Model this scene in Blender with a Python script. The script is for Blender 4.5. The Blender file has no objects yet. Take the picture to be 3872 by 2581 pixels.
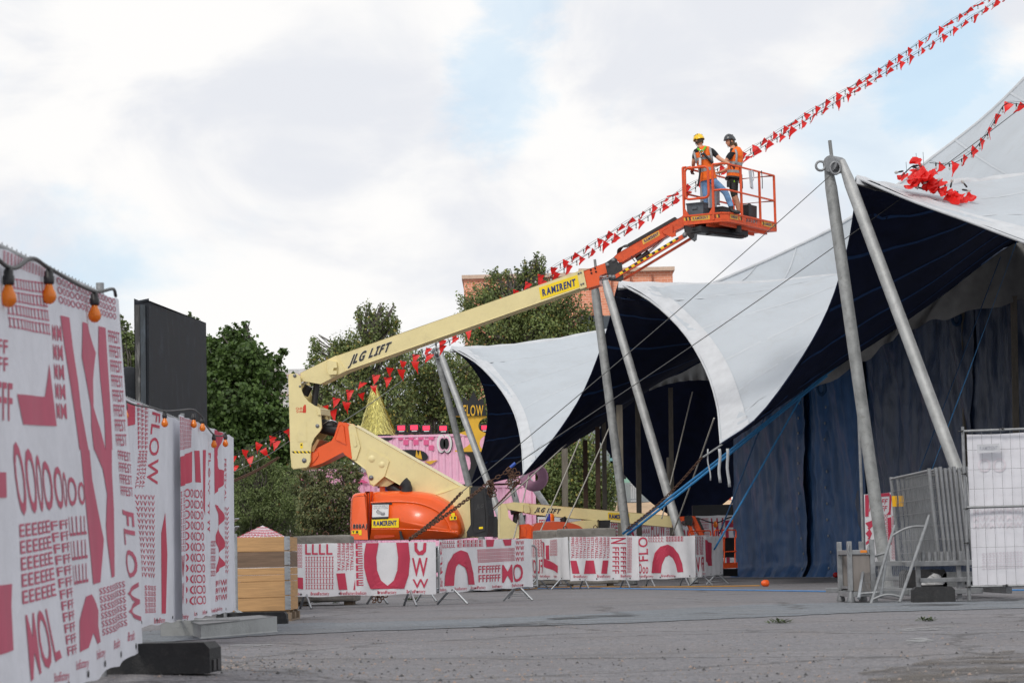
import bpy, bmesh, math, random
import numpy as np
from mathutils import Vector, Matrix, Quaternion, noise as mnoise
from mathutils.geometry import tessellate_polygon

SC = bpy.context.scene
COL = SC.collection
R = math.radians
rnd = random.Random(7)

# ------------------------------------------------------------------ camera
LENS, PITCH, ROLL, EYE = 85.0, R(5.2), R(1.3), 0.65
PXW, PXH = 3872.0, 2581.0
FPX = LENS / 36.0 * PXW
_f = Vector((0, math.cos(PITCH), math.sin(PITCH)))
_u0 = Vector((0, -math.sin(PITCH), math.cos(PITCH)))
_r0 = Vector((1, 0, 0))
_r = _r0 * math.cos(ROLL) - _u0 * math.sin(ROLL)
_u = _u0 * math.cos(ROLL) + _r0 * math.sin(ROLL)
cam_data = bpy.data.cameras.new('camera')
cam_data.lens = LENS
cam_data.sensor_width = 36.0
cam_data.clip_start = 0.1
cam_data.clip_end = 3000
cam_data.dof.use_dof = True
cam_data.dof.focus_distance = 55.0
cam_data.dof.aperture_fstop = 9.0
cam = bpy.data.objects.new('camera', cam_data)
COL.objects.link(cam)
cam.matrix_world = Matrix(((_r.x, _u.x, -_f.x, 0), (_r.y, _u.y, -_f.y, 0), (_r.z, _u.z, -_f.z, EYE), (0, 0, 0, 1)))
SC.camera = cam

# ------------------------------------------------------------------ sky and sun
SUN_EL, SUN_AZ = R(42), R(205)          # azimuth clockwise from +Y: behind the camera, to the left
world = bpy.data.worlds.new('World')
SC.world = world
world.use_nodes = True
wn, wl = world.node_tree.nodes, world.node_tree.links
wn.clear()
w_out = wn.new('ShaderNodeOutputWorld')
w_sky = wn.new('ShaderNodeTexSky')
w_sky.sky_type = 'NISHITA'
w_sky.sun_disc = False
w_sky.sun_elevation = SUN_EL
w_sky.sun_rotation = SUN_AZ
w_sky.air_density = 1.0
w_sky.dust_density = 1.5
w_bg1 = wn.new('ShaderNodeBackground')
w_bg1.inputs['Strength'].default_value = 0.15
wl.new(w_sky.outputs['Color'], w_bg1.inputs['Color'])
w_tc = wn.new('ShaderNodeTexCoord')
w_map = wn.new('ShaderNodeMapping')
w_map.inputs['Location'].default_value = (3.1, 0.4, 1.7)
w_map.inputs['Scale'].default_value = (1.0, 1.0, 1.7)
wl.new(w_tc.outputs['Generated'], w_map.inputs['Vector'])


def wnoise(scale, detail, rough, dist=0.0, src=None):
    n = wn.new('ShaderNodeTexNoise')
    n.inputs['Scale'].default_value = scale
    n.inputs['Detail'].default_value = detail
    n.inputs['Roughness'].default_value = rough
    n.inputs['Distortion'].default_value = dist
    wl.new((src or w_map).outputs['Vector'], n.inputs['Vector'])
    return n


def wmath(op, a, b=None, c=None, clamp=False):
    m = wn.new('ShaderNodeMath')
    m.operation = op
    m.use_clamp = clamp
    for i, v in enumerate((a, b, c)):
        if v is None:
            continue
        if isinstance(v, (int, float)):
            m.inputs[i].default_value = v
        else:
            wl.new(v, m.inputs[i])
    return m.outputs[0]


def wrange(v, a, b, lo, hi, kind='SMOOTHSTEP'):
    m = wn.new('ShaderNodeMapRange')
    m.interpolation_type = kind
    wl.new(v, m.inputs['Value'])
    for k, x in zip(('From Min', 'From Max', 'To Min', 'To Max'), (a, b, lo, hi)):
        m.inputs[k].default_value = x
    return m.outputs[0]


n_big = wnoise(5.5, 9, 0.55, 0.35)
n_shape = wnoise(17, 7, 0.6, 0.2)
n_shade = wnoise(8.5, 8, 0.52, 0.5)
# breaks between the clouds, where the blue shows: three openings given as directions in the sky
gaps = None
for x, y, rad, amt in ((1880, 260, 0.034, 0.55), (1960, 60, 0.03, 0.5), (3560, 230, 0.05, 0.75), (3760, 480, 0.05, 0.6), (3300, 640, 0.05, 0.4)):
    d = (_f + (x - PXW / 2) / FPX * _r - (y - PXH / 2) / FPX * _u).normalized()
    vm = wn.new('ShaderNodeVectorMath')
    vm.operation = 'DISTANCE'
    wl.new(w_tc.outputs['Generated'], vm.inputs[0])
    vm.inputs[1].default_value = d
    dist = wmath('ADD', vm.outputs['Value'], wmath('MULTIPLY', wmath('SUBTRACT', n_shape.outputs['Fac'], 0.5), 0.09))
    g = wrange(dist, rad * .25, rad * .9, amt, 0.0)
    gaps = g if gaps is None else wmath('MAXIMUM', gaps, g)
far_gap = wrange(n_big.outputs['Fac'], 0.60, 0.72, 0.0, 0.6)
gap = wmath('MAXIMUM', gaps, far_gap, clamp=True)
shade = wrange(n_shade.outputs['Fac'], 0.40, 0.60, 0.0, 1.0)
w_ramp = wn.new('ShaderNodeValToRGB')
w_ramp.color_ramp.elements[0].color = (0.80, 0.82, 0.87, 1)
w_ramp.color_ramp.elements[1].color = (0.985, 0.975, 0.965, 1)
wl.new(shade, w_ramp.inputs['Fac'])
w_bg2 = wn.new('ShaderNodeBackground')
wl.new(w_ramp.outputs['Color'], w_bg2.inputs['Color'])
w_bg2.inputs['Strength'].default_value = 0.95
w_thin = wn.new('ShaderNodeMixShader')
w_bg3 = wn.new('ShaderNodeBackground')
w_bg3.inputs['Color'].default_value = (0.57, 0.80, 0.98, 1)
w_bg3.inputs['Strength'].default_value = 0.92
w_thin.inputs[0].default_value = 0.78
wl.new(w_bg1.outputs[0], w_thin.inputs[1])
wl.new(w_bg3.outputs[0], w_thin.inputs[2])
w_mix = wn.new('ShaderNodeMixShader')
wl.new(gap, w_mix.inputs[0])
wl.new(w_bg2.outputs[0], w_mix.inputs[1])
wl.new(w_thin.outputs[0], w_mix.inputs[2])
wl.new(w_mix.outputs[0], w_out.inputs['Surface'])

sun_data = bpy.data.lights.new('sun', 'SUN')
sun_data.energy = 1.35
sun_data.angle = R(14)
sun_data.color = (1.0, 0.95, 0.88)
sun = bpy.data.objects.new('sun', sun_data)
COL.objects.link(sun)
sdir = Vector((math.sin(SUN_AZ) * math.cos(SUN_EL), math.cos(SUN_AZ) * math.cos(SUN_EL), math.sin(SUN_EL)))
sun.rotation_euler = sdir.to_track_quat('Z', 'Y').to_euler()

vs = SC.view_settings
SC.display_settings.display_device = 'sRGB'
vs.view_transform = 'Standard'
vs.look = 'None'
vs.exposure = 0.1
vs.gamma = 1.0
vs.use_curve_mapping = False
SC.render.engine = 'CYCLES'
SC.cycles.use_denoising = True
SC.cycles.max_bounces = 5
SC.cycles.diffuse_bounces = 3
SC.cycles.glossy_bounces = 2
SC.cycles.transmission_bounces = 2
SC.cycles.transparent_max_bounces = 6

# ------------------------------------------------------------------ helpers: places
class Fr:
    """A crop of the photograph: turns a point of the crop plus a distance into a place."""
    def __init__(s, x0, y0, k):
        s.x0, s.y0, s.k = x0, y0, k

    def px(s, x, y):
        return s.x0 + x * s.k, s.y0 + y * s.k

    def ray(s, x, y):
        X, Y = s.px(x, y)
        return _f + (X - PXW / 2) / FPX * _r - (Y - PXH / 2) / FPX * _u

    def __call__(s, x, y, Y):                 # on the plane Y = const
        d = s.ray(x, y)
        t = Y / d.y
        return Vector((d.x * t, Y, EYE + d.z * t))

    def g(s, x, y, z=0.0):                    # on the plane z = const
        d = s.ray(x, y)
        t = (z - EYE) / d.z
        return Vector((d.x * t, d.y * t, z))


D = Fr(0, 0, 1.64630)
A1, A2 = Fr(0, 900, .51020), Fr(0, 1700, .56180)
A4, A5, A6 = Fr(1050, 1200, .57394), Fr(850, 1900, .48874), Fr(1900, 1750, .40374)
B1, B2, B3 = Fr(2200, 450, .44643), Fr(2550, 480, .28063), Fr(1600, 900, .63762)
B4, B5, B6, B7 = Fr(2600, 500, .63791), Fr(2600, 1400, .63791), Fr(3100, 1750, .41461), Fr(2700, 0, .49809)
C1, C2, C6, C7 = Fr(1100, 1400, .425), Fr(1850, 1650, .425), Fr(1700, 900, .31891), Fr(1400, 1900, .425)


def zg(x, y):
    """Height of the yard: a slight rise where the near fence stands."""
    return 0.12 * math.exp(-((x + 2.2) / 1.5) ** 2 - ((y - 12.6) / 2.6) ** 2)


class Plane:
    """An upright plane through P0 along dir; gives (a, z) of a picture point, and places back."""
    def __init__(s, P0, P1):
        s.P = Vector((P0[0], P0[1], 0))
        d = Vector((P1[0] - P0[0], P1[1] - P0[1], 0))
        s.L = d.length
        s.e = d.normalized()
        s.n = Vector((s.e.y, -s.e.x, 0))
        if s.n.dot(s.P) > 0:
            s.n = -s.n                       # towards the viewer's side

    def uv(s, fr, x, y, w=0.0):
        d = fr.ray(x, y)
        P = s.P - s.n * w
        o = Vector((0, 0, EYE))
        t = (P - o).dot(s.n) / d.dot(s.n)
        q = o + d * t
        return (q - s.P).dot(s.e), q.z

    def at(s, a, z, w=0.0):
        return s.P + s.e * a - s.n * w + Vector((0, 0, z))

    def pt(s, fr, x, y, w=0.0):
        a, z = s.uv(fr, x, y, w)
        return s.at(a, z, w)


# ------------------------------------------------------------------ helpers: scene graph
ORG = {}


def link(o, parent=None):
    COL.objects.link(o)
    if parent is not None:
        o.parent = parent
        ORG[o.name] = ORG.get(parent.name, Vector((0, 0, 0)))
    return o


def tag(o, label, cat, group=None, kind=None):
    if label:
        o['label'] = label
    if cat:
        o['category'] = cat
    if group:
        o['group'] = group
    if kind:
        o['kind'] = kind
    return o


def thing(name, loc, label, cat, group=None):
    o = bpy.data.objects.new(name, None)
    o.empty_display_size = 0.2
    COL.objects.link(o)
    o.location = loc
    ORG[o.name] = Vector(loc)
    return tag(o, label, cat, group)


class MB:
    def __init__(s):
        s.v, s.f, s.m, s.sm = [], [], [], []

    def add(s, vs, fs, mi=0, smooth=False):
        b = len(s.v)
        s.v += [tuple(p) for p in vs]
        s.f += [tuple(i + b for i in f) for f in fs]
        s.m += [mi] * len(fs)
        s.sm += [smooth] * len(fs)
        return s

    def box(s, c, size, ax=None, mi=0):
        c = Vector(c)
        X, Y, Z = ax if ax else (Vector((1, 0, 0)), Vector((0, 1, 0)), Vector((0, 0, 1)))
        hx, hy, hz = size[0] / 2, size[1] / 2, size[2] / 2
        vs = [c + X * (i * hx) + Y * (j * hy) + Z * (k * hz) for k in (-1, 1) for j in (-1, 1) for i in (-1, 1)]
        return s.add(vs, [(0, 2, 3, 1), (4, 5, 7, 6), (0, 1, 5, 4), (2, 6, 7, 3), (0, 4, 6, 2), (1, 3, 7, 5)], mi)

    def bar(s, a, b, w, h, up=(0, 0, 1), mi=0):
        a, b = Vector(a), Vector(b)
        d = b - a
        X = d.normalized()
        up = Vector(up)
        if abs(X.dot(up)) > .98:
            up = Vector((0, 1, 0))
        Y = up.cross(X).normalized()
        Z = X.cross(Y)
        return s.box((a + b) / 2, (d.length, w, h), (X, Y, Z), mi)

    def prism(s, pts, vec, mi=0):
        vec = Vector(vec)
        n = len(pts)
        pts = [Vector(p) for p in pts]
        tris = tessellate_polygon([pts])
        nrm = Vector((0, 0, 0))
        for i in range(n):
            nrm += pts[i].cross(pts[(i + 1) % n])
        flip = nrm.dot(vec) > 0
        vs = pts + [p + vec for p in pts]
        fr_, bk, sd = [], [], []
        for t in tris:
            a, b, c = t
            nn = (pts[b] - pts[a]).cross(pts[c] - pts[a])
            if nn.dot(vec) > 0:
                a, c = c, a
            fr_.append((a, b, c))
            bk.append((a + n, c + n, b + n))
        for i in range(n):
            j = (i + 1) % n
            sd.append((i, j, j + n, i + n) if not flip else (j, i, i + n, j + n))
        if n <= 6:
            pass
        return s.add(vs, fr_ + bk + sd, mi)

    def tube(s, pts, r, seg=8, cap=True, smooth=True, mi=0, closed=False):
        pts = [Vector(p) for p in pts]
        n = len(pts)
        rs = r if isinstance(r, (list, tuple)) else [r] * n
        ring = []
        prev = None
        for i, p in enumerate(pts):
            if closed:
                t = (pts[(i + 1) % n] - pts[i - 1])
            else:
                t = (pts[min(i + 1, n - 1)] - pts[max(i - 1, 0)])
            t = t.normalized() if t.length > 1e-9 else Vector((0, 0, 1))
            if prev is None:
                a = Vector((0, 0, 1)) if abs(t.z) < .9 else Vector((1, 0, 0))
                x = a.cross(t).normalized()
            else:
                x = (prev - t * prev.dot(t))
                x = x.normalized() if x.length > 1e-6 else Vector((1, 0, 0))
            prev = x
            y = t.cross(x)
            ring.append([p + (x * math.cos(2 * math.pi * k / seg) + y * math.sin(2 * math.pi * k / seg)) * rs[i] for k in range(seg)])
        vs = [q for rg in ring for q in rg]
        fs = []
        for i in range(n if closed else n - 1):
            j = (i + 1) % n
            for k in range(seg):
                k2 = (k + 1) % seg
                fs.append((i * seg + k, i * seg + k2, j * seg + k2, j * seg + k))
        s.add(vs, fs, mi, smooth)
        if cap and not closed:
            s.add(ring[0][::-1], [tuple(range(seg))], mi)
            s.add(ring[-1], [tuple(range(seg))], mi)
        return s

    def cyl(s, c, axis, r, h, seg=16, mi=0, r2=None):
        c, axis = Vector(c), Vector(axis).normalized()
        return s.tube([c - axis * h / 2, c + axis * h / 2], [r, r if r2 is None else r2], seg, mi=mi)

    def lathe(s, c, prof, seg=16, axis=(0, 0, 1), mi=0, smooth=True):
        axis = Vector(axis).normalized()
        a = Vector((0, 0, 1)) if abs(axis.z) < .9 else Vector((1, 0, 0))
        x = a.cross(axis).normalized()
        y = axis.cross(x)
        c = Vector(c)
        vs = [c + axis * h + (x * math.cos(2 * math.pi * k / seg) + y * math.sin(2 * math.pi * k / seg)) * r for r, h in prof for k in range(seg)]
        fs = [(i * seg + k, i * seg + (k + 1) % seg, (i + 1) * seg + (k + 1) % seg, (i + 1) * seg + k) for i in range(len(prof) - 1) for k in range(seg)]
        return s.add(vs, fs, mi, smooth)

    def grid(s, fn, nu, nv, mi=0, smooth=True, flip=False):
        vs = [fn(i / nu, j / nv) for j in range(nv + 1) for i in range(nu + 1)]
        fs = []
        for j in range(nv):
            for i in range(nu):
                a = j * (nu + 1) + i
                q = (a, a + 1, a + nu + 2, a + nu + 1)
                fs.append(q[::-1] if flip else q)
        return s.add(vs, fs, mi, smooth)

    def mesh(s, name, mats, off=Vector((0, 0, 0))):
        me = bpy.data.meshes.new(name)
        me.from_pydata([(p[0] - off.x, p[1] - off.y, p[2] - off.z) for p in s.v], [], s.f)
        for m in (mats if isinstance(mats, (list, tuple)) else [mats]):
            me.materials.append(m)
        me.polygons.foreach_set('material_index', s.m)
        me.polygons.foreach_set('use_smooth', s.sm)
        me.update()
        return me

    def build(s, name, mats, parent=None, loc=None, bevel=0, seg=2, kind=None, fix=False):
        off = Vector((0, 0, 0))
        if parent is not None:
            off = ORG.get(parent.name, off)
        elif loc is not None:
            off = Vector(loc)
        me = s.mesh(name, mats, off)
        if fix:
            bm = bmesh.new()
            bm.from_mesh(me)
            bmesh.ops.remove_doubles(bm, verts=bm.verts, dist=1e-5)
            bmesh.ops.recalc_face_normals(bm, faces=bm.faces)
            bm.to_mesh(me)
            bm.free()
        o = bpy.data.objects.new(name, me)
        link(o, parent)
        if parent is None and loc is not None:
            o.location = loc
            ORG[o.name] = Vector(loc)
        if bevel:
            b = o.modifiers.new('bevel', 'BEVEL')
            b.width = bevel
            b.segments = seg
            b.limit_method = 'ANGLE'
            b.angle_limit = R(40)
            b.harden_normals = False
        if kind:
            o['kind'] = kind
        return o


def place(mesh, name, parent, mat4):
    """An object sharing mesh data, placed by a world matrix under its parent."""
    o = bpy.data.objects.new(name, mesh)
    link(o, parent)
    off = ORG.get(parent.name, Vector((0, 0, 0))) if parent is not None else Vector((0, 0, 0))
    o.matrix_local = Matrix.Translation(-off) @ mat4
    return o


def basis(o, x, y, z):
    o, x, y, z = Vector(o), Vector(x), Vector(y), Vector(z)
    return Matrix(((x.x, y.x, z.x, o.x), (x.y, y.y, z.y, o.y), (x.z, y.z, z.z, o.z), (0, 0, 0, 1)))


def along(a, b, up=(0, 0, 1)):
    a, b = Vector(a), Vector(b)
    X = (b - a).normalized()
    up = Vector(up)
    if abs(X.dot(up)) > .97:
        up = Vector((0, 1, 0))
    Y = up.cross(X).normalized()
    return X, Y, X.cross(Y)


def lerp(a, b, t):
    return a + (b - a) * t


def spline(pts, n):
    """Catmull-Rom through points."""
    pts = [Vector(p) for p in pts]
    P = [pts[0] * 2 - pts[1]] + pts + [pts[-1] * 2 - pts[-2]]
    out = []
    m = len(pts) - 1
    for i in range(n + 1):
        t = i / n * m
        k = min(int(t), m - 1)
        u = t - k
        a, b, c, d = P[k], P[k + 1], P[k + 2], P[k + 3]
        out.append(0.5 * ((2 * b) + (c - a) * u + (2 * a - 5 * b + 4 * c - d) * u * u + (3 * b - a - 3 * c + d) * u ** 3))
    return out


# ------------------------------------------------------------------ helpers: materials
MATS = {}


def srgb(r, g, b):
    return tuple(((c / 255 + .055) / 1.055) ** 2.4 if c > 10 else c / 255 / 12.92 for c in (r, g, b))


def mat(name, col, rough=.6, metal=0., var=.12, vscale=6., bump=0., bscale=40., dirt=0., dcol=(.08, .07, .06), spec=.5, coat=0., emit=None, estr=0., transl=0., stretch=(1, 1, 1), island=0., coords='Object'):
    if name in MATS:
        return MATS[name]
    m = bpy.data.materials.new(name)
    m.use_nodes = True
    nt = m.node_tree
    N, L = nt.nodes, nt.links
    b = N['Principled BSDF']
    out = N['Material Output']
    b.inputs['Roughness'].default_value = rough
    b.inputs['Metallic'].default_value = metal
    b.inputs['Specular IOR Level'].default_value = spec
    b.inputs['Coat Weight'].default_value = coat
    b.inputs['Coat Roughness'].default_value = .15
    tc = N.new('ShaderNodeTexCoord')
    mp = N.new('ShaderNodeMapping')
    mp.inputs['Scale'].default_value = stretch
    L.new(tc.outputs[coords], mp.inputs['Vector'])

    def noise(sc, det=5, ro=.6):
        n = N.new('ShaderNodeTexNoise')
        n.inputs['Scale'].default_value = sc
        n.inputs['Detail'].default_value = det
        n.inputs['Roughness'].default_value = ro
        L.new(mp.outputs['Vector'], n.inputs['Vector'])
        return n
    n1 = noise(vscale)
    r = N.new('ShaderNodeValToRGB')
    lo = tuple(max(0, c * (1 - var)) for c in col) + (1,)
    hi = tuple(min(1, c * (1 + var)) for c in col) + (1,)
    r.color_ramp.elements[0].position = .3
    r.color_ramp.elements[1].position = .7
    r.color_ramp.elements[0].color = lo
    r.color_ramp.elements[1].color = hi
    L.new(n1.outputs['Fac'], r.inputs['Fac'])
    colout = r.outputs['Color']
    if island:
        g = N.new('ShaderNodeNewGeometry')
        hs = N.new('ShaderNodeHueSaturation')
        mr = N.new('ShaderNodeMapRange')
        mr.inputs['To Min'].default_value = 1 - island
        mr.inputs['To Max'].default_value = 1 + island
        L.new(g.outputs['Random Per Island'], mr.inputs['Value'])
        L.new(mr.outputs[0], hs.inputs['Value'])
        L.new(colout, hs.inputs['Color'])
        colout = hs.outputs['Color']
    if dirt:
        n2 = noise(vscale * 2.7, 8, .7)
        r2 = N.new('ShaderNodeValToRGB')
        r2.color_ramp.elements[0].position = .52
        r2.color_ramp.elements[1].position = .72
        r2.color_ramp.elements[0].color = (0, 0, 0, 1)
        r2.color_ramp.elements[1].color = (dirt, dirt, dirt, 1)
        L.new(n2.outputs['Fac'], r2.inputs['Fac'])
        mx = N.new('ShaderNodeMix')
        mx.data_type = 'RGBA'
        L.new(r2.outputs['Color'], mx.inputs['Factor'])
        L.new(colout, mx.inputs['A'])
        mx.inputs['B'].default_value = tuple(dcol) + (1,)
        colout = mx.outputs['Result']
    L.new(colout, b.inputs['Base Color'])
    rr = N.new('ShaderNodeMapRange')
    rr.inputs['To Min'].default_value = max(.02, rough - .1)
    rr.inputs['To Max'].default_value = min(1, rough + .1)
    L.new(n1.outputs['Fac'], rr.inputs['Value'])
    L.new(rr.outputs[0], b.inputs['Roughness'])
    if bump:
        n3 = noise(bscale, 6, .65)
        bp = N.new('ShaderNodeBump')
        bp.inputs['Strength'].default_value = bump
        bp.inputs['Distance'].default_value = .02
        L.new(n3.outputs['Fac'], bp.inputs['Height'])
        L.new(bp.outputs['Normal'], b.inputs['Normal'])
    if emit:
        b.inputs['Emission Color'].default_value = tuple(emit) + (1,)
        b.inputs['Emission Strength'].default_value = estr
    if transl:
        t = N.new('ShaderNodeBsdfTranslucent')
        L.new(colout, t.inputs['Color'])
        ms = N.new('ShaderNodeMixShader')
        ms.inputs[0].default_value = transl
        L.new(b.outputs[0], ms.inputs[1])
        L.new(t.outputs[0], ms.inputs[2])
        L.new(ms.outputs[0], out.inputs['Surface'])
    MATS[name] = m
    return m


M_galv = mat('galvanised steel', (.27, .28, .29), .5, .55, .22, 9, .15, 60, dirt=.35, dcol=(.12, .11, .1))
M_zinc = mat('bright zinc', (.37, .39, .41), .38, .7, .15, 14, .1, 60)
M_mast = mat('weathered mast steel', (.27, .28, .28), .6, .3, .3, 4, .3, 25, dirt=.6, dcol=(.12, .11, .1))
M_cream = mat('cream machine paint', srgb(229, 214, 158), .45, 0, .06, 2, .08, 30, dirt=.3, dcol=(.50, .42, .26), coat=.1)
M_orange = mat('orange machine paint', srgb(238, 92, 24), .34, 0, .08, 2, .05, 12, dirt=.22, dcol=(.5, .11, .03), coat=.35)
M_orange2 = mat('worn orange paint', srgb(222, 84, 36), .5, 0, .18, 8, .12, 40, dirt=.45, dcol=(.16, .05, .02))
M_black = mat('black plastic', (.018, .018, .02), .45, 0, .3, 6, .1, 60)
M_blackm = mat('black machine paint', (.025, .025, .027), .4, .1, .3, 8, .1, 40, dirt=.3, dcol=(.1, .09, .08))
M_steel = mat('polished rod', (.6, .6, .62), .2, .9, .1, 8)
M_rubber = mat('black rubber', (.022, .023, .025), .75, 0, .35, 8, .35, 60, dirt=.4, dcol=(.09, .08, .075))
M_rust = mat('rusty chain', (.115, .06, .038), .85, .2, .45, 14, .4, 80)
M_conc = mat('weathered concrete', (.25, .235, .215), .9, 0, .22, 3.5, .6, 30, dirt=.5, dcol=(.09, .085, .075))
M_concl = mat('pale concrete', (.33, .34, .34), .85, 0, .15, 3, .4, 30, dirt=.25, dcol=(.14, .14, .14))
M_yellow = mat('yellow sticker', srgb(248, 214, 20), .4, 0, .06, 8)
M_navytxt = mat('navy print', srgb(24, 48, 110), .45, 0, .05, 8)
M_blktxt = mat('black print', (.02, .02, .02), .5, 0, .1, 8)
M_white = mat('white print', (.78, .78, .78), .5, 0, .05, 8)
M_red = mat('red flag vinyl', srgb(240, 44, 40), .4, 0, .1, 6, .1, 20, transl=.4)
M_cable = mat('black cable', (.015, .015, .016), .5, 0, .2, 10)
M_wire = mat('steel wire rope', (.09, .09, .09), .5, .5, .2, 20)
M_rope = mat('pale rope', (.38, .36, .32), .85, 0, .2, 20, .3, 90)
M_strap = mat('blue ratchet strap', srgb(50, 128, 186), .65, 0, .15, 8, .1, 90)
M_strapd = mat('faded blue strap', srgb(26, 70, 110), .7, 0, .2, 8)
M_canvas = mat('white tent canvas', (.445, .485, .525), .6, 0, .06, .6, .6, 2.6, dirt=.45, dcol=(.39, .405, .415))
M_seam = mat('welded canvas seam', (.485, .52, .555), .55, 0, .05, 3)
M_lining = mat('navy tent lining', (.008, .0125, .036), .85, 0, .3, 2, .2, 12, spec=.15)
M_liningseam = mat('blue lining seam', (.016, .052, .15), .7, 0, .2, 6, spec=.2)
M_hem = mat('pale hem webbing', (.53, .55, .575), .6, 0, .1, 3, .2, 30)
M_valance = mat('grey valance cloth', (.30, .30, .295), .8, 0, .2, 3, .3, 14)
M_banner = mat('white banner mesh', (.78, .78, .81), .75, 0, .06, 2.5, .6, 5, transl=.12)
M_bannern = mat('shaded banner mesh', (.68, .69, .75), .75, 0, .07, 2.5, .6, 5, transl=.12)  # greyer copy of the banner cloth for the left fences, shade put into its colour
M_print = mat('crimson print', srgb(192, 60, 86), .75, 0, .1, 3, .1, 12)
M_printn = mat('pale crimson print', srgb(184, 84, 108), .75, 0, .1, 3, .1, 12)  # paler copy of the crimson print, for the near banner
M_wood = mat('pine board', srgb(186, 146, 100), .7, 0, .2, 5, .25, 14, stretch=(.5, .5, 9), dirt=.5, dcol=(.33, .17, .07))
M_woodd = mat('weathered board', srgb(118, 97, 80), .8, 0, .25, 5, .3, 14, stretch=(.5, .5, 9), dirt=.4, dcol=(.06, .045, .035))
M_pallet = mat('grey pallet wood', srgb(128, 112, 94), .85, 0, .25, 5, .3, 20)

# ------------------------------------------------------------------ helpers: lettering
GL = {}


def load_glyphs(chars, off=.012, GL=GL):
    obs = []
    for c in chars:
        cu = bpy.data.curves.new('glyph', 'FONT')
        cu.body = c
        cu.size = 1
        cu.offset = off
        cu.resolution_u = 3
        o = bpy.data.objects.new('glyph', cu)
        COL.objects.link(o)
        obs.append((c, o))
    bpy.context.view_layer.update()
    dg = bpy.context.evaluated_depsgraph_get()
    raw = {}
    for c, o in obs:
        ev = o.evaluated_get(dg)
        me = ev.to_mesh()
        vs = [(v.co.x, v.co.y) for v in me.vertices]
        fs = []
        for p in me.polygons:
            q = list(p.vertices)
            fs += [(q[0], q[i], q[i + 1]) for i in range(1, len(q) - 1)]
        raw[c] = (vs, fs)
        ev.to_mesh_clear()
    for c, o in obs:
        cu = o.data
        bpy.data.objects.remove(o)
        bpy.data.curves.remove(cu)
    cap = max(y for x, y in raw['H'][0])
    for c, (vs, fs) in raw.items():
        if not vs:
            GL[c] = ([], [], .35)
            continue
        x0 = min(x for x, y in vs)
        x1 = max(x for x, y in vs)
        if c == 'I':      # slab serifs like the print's capital I
            vs = [(-.12, 0), (.28, 0), (.28, .1), (-.12, .1), (.02, .1), (.14, .1), (.14, .6), (.02, .6), (-.12, .6), (.28, .6), (.28, .7), (-.12, .7)]
            fs = [(0, 1, 2), (0, 2, 3), (4, 5, 6), (4, 6, 7), (8, 9, 10), (8, 10, 11)]
            vs = [(x, y * cap / .7) for x, y in vs]
            x0, x1 = -.12, .28
        GL[c] = ([((x - x0) / cap, y / cap) for x, y in vs], fs, (x1 - x0) / cap)


load_glyphs('ABCDEFGHIJKLMNOPQRSTUVWXYZ0123456789abcdefghiknorstuvyl:Ä Ö')


def text_tris(rows, tl, tr, br, bl, gap=.16, lead=.22, shear=0., bold=False):
    """Rows of capitals filling a quad given by four 2-D corners; returns triangles."""
    tl, tr, br, bl = (Vector(p) for p in (tl, tr, br, bl))
    n = len(rows)
    out = []
    for i, row in enumerate(rows):
        tot = sum(GL[c][2] + gap for c in row) - gap
        y1 = 1 - i / n
        hh = 1 / n * (1 - (lead if n > 1 else 0))
        y0 = y1 - hh
        x = 0
        for c in row:
            vs, fs, w = GL[c]
            pts = []
            for gx, gy in vs:
                s = (x + gx + shear * gy) / tot
                t = y0 + gy * hh
                pts.append((s, t))
            k = {0: 0, 1: .05, 2: .085}[int(bold)]
            for q, (dx, dy) in enumerate(((0, 0), (k, 0), (-k, 0), (k * .7, k * .6), (-k * .7, k * .6), (k * .7, -k * .6), (-k * .7, -k * .6)) if bold else ((0, 0),)):
                P = []
                for s, t in pts:
                    s, t = s + dx / tot, t + dy * hh
                    v = (bl * (1 - s) + br * s) * (1 - t) + (tl * (1 - s) + tr * s) * t
                    P.append(Vector((v.x, v.y, q * .0007)))
                out += [(P[a], P[b], P[d]) for a, b, d in fs]
            x += w + gap
    return out


def split(tris, m):
    out = []
    st = list(tris)
    while st:
        a, b, c = st.pop()
        if max((a - b).length, (b - c).length, (c - a).length) > m:
            ab, bc, ca = (a + b) / 2, (b + c) / 2, (c + a) / 2
            st += [(a, ab, ca), (ab, b, bc), (ca, bc, c), (ab, bc, ca)]
        else:
            out.append((a, b, c))
    return out


def poly_tris(loops):
    L2 = [[Vector((p[0], p[1], 0)) for p in lp] for lp in loops]
    flat = [Vector((p.x, p.y)) for lp in L2 for p in lp]
    return [tuple(flat[i] for i in t) for t in tessellate_polygon(L2)]


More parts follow.
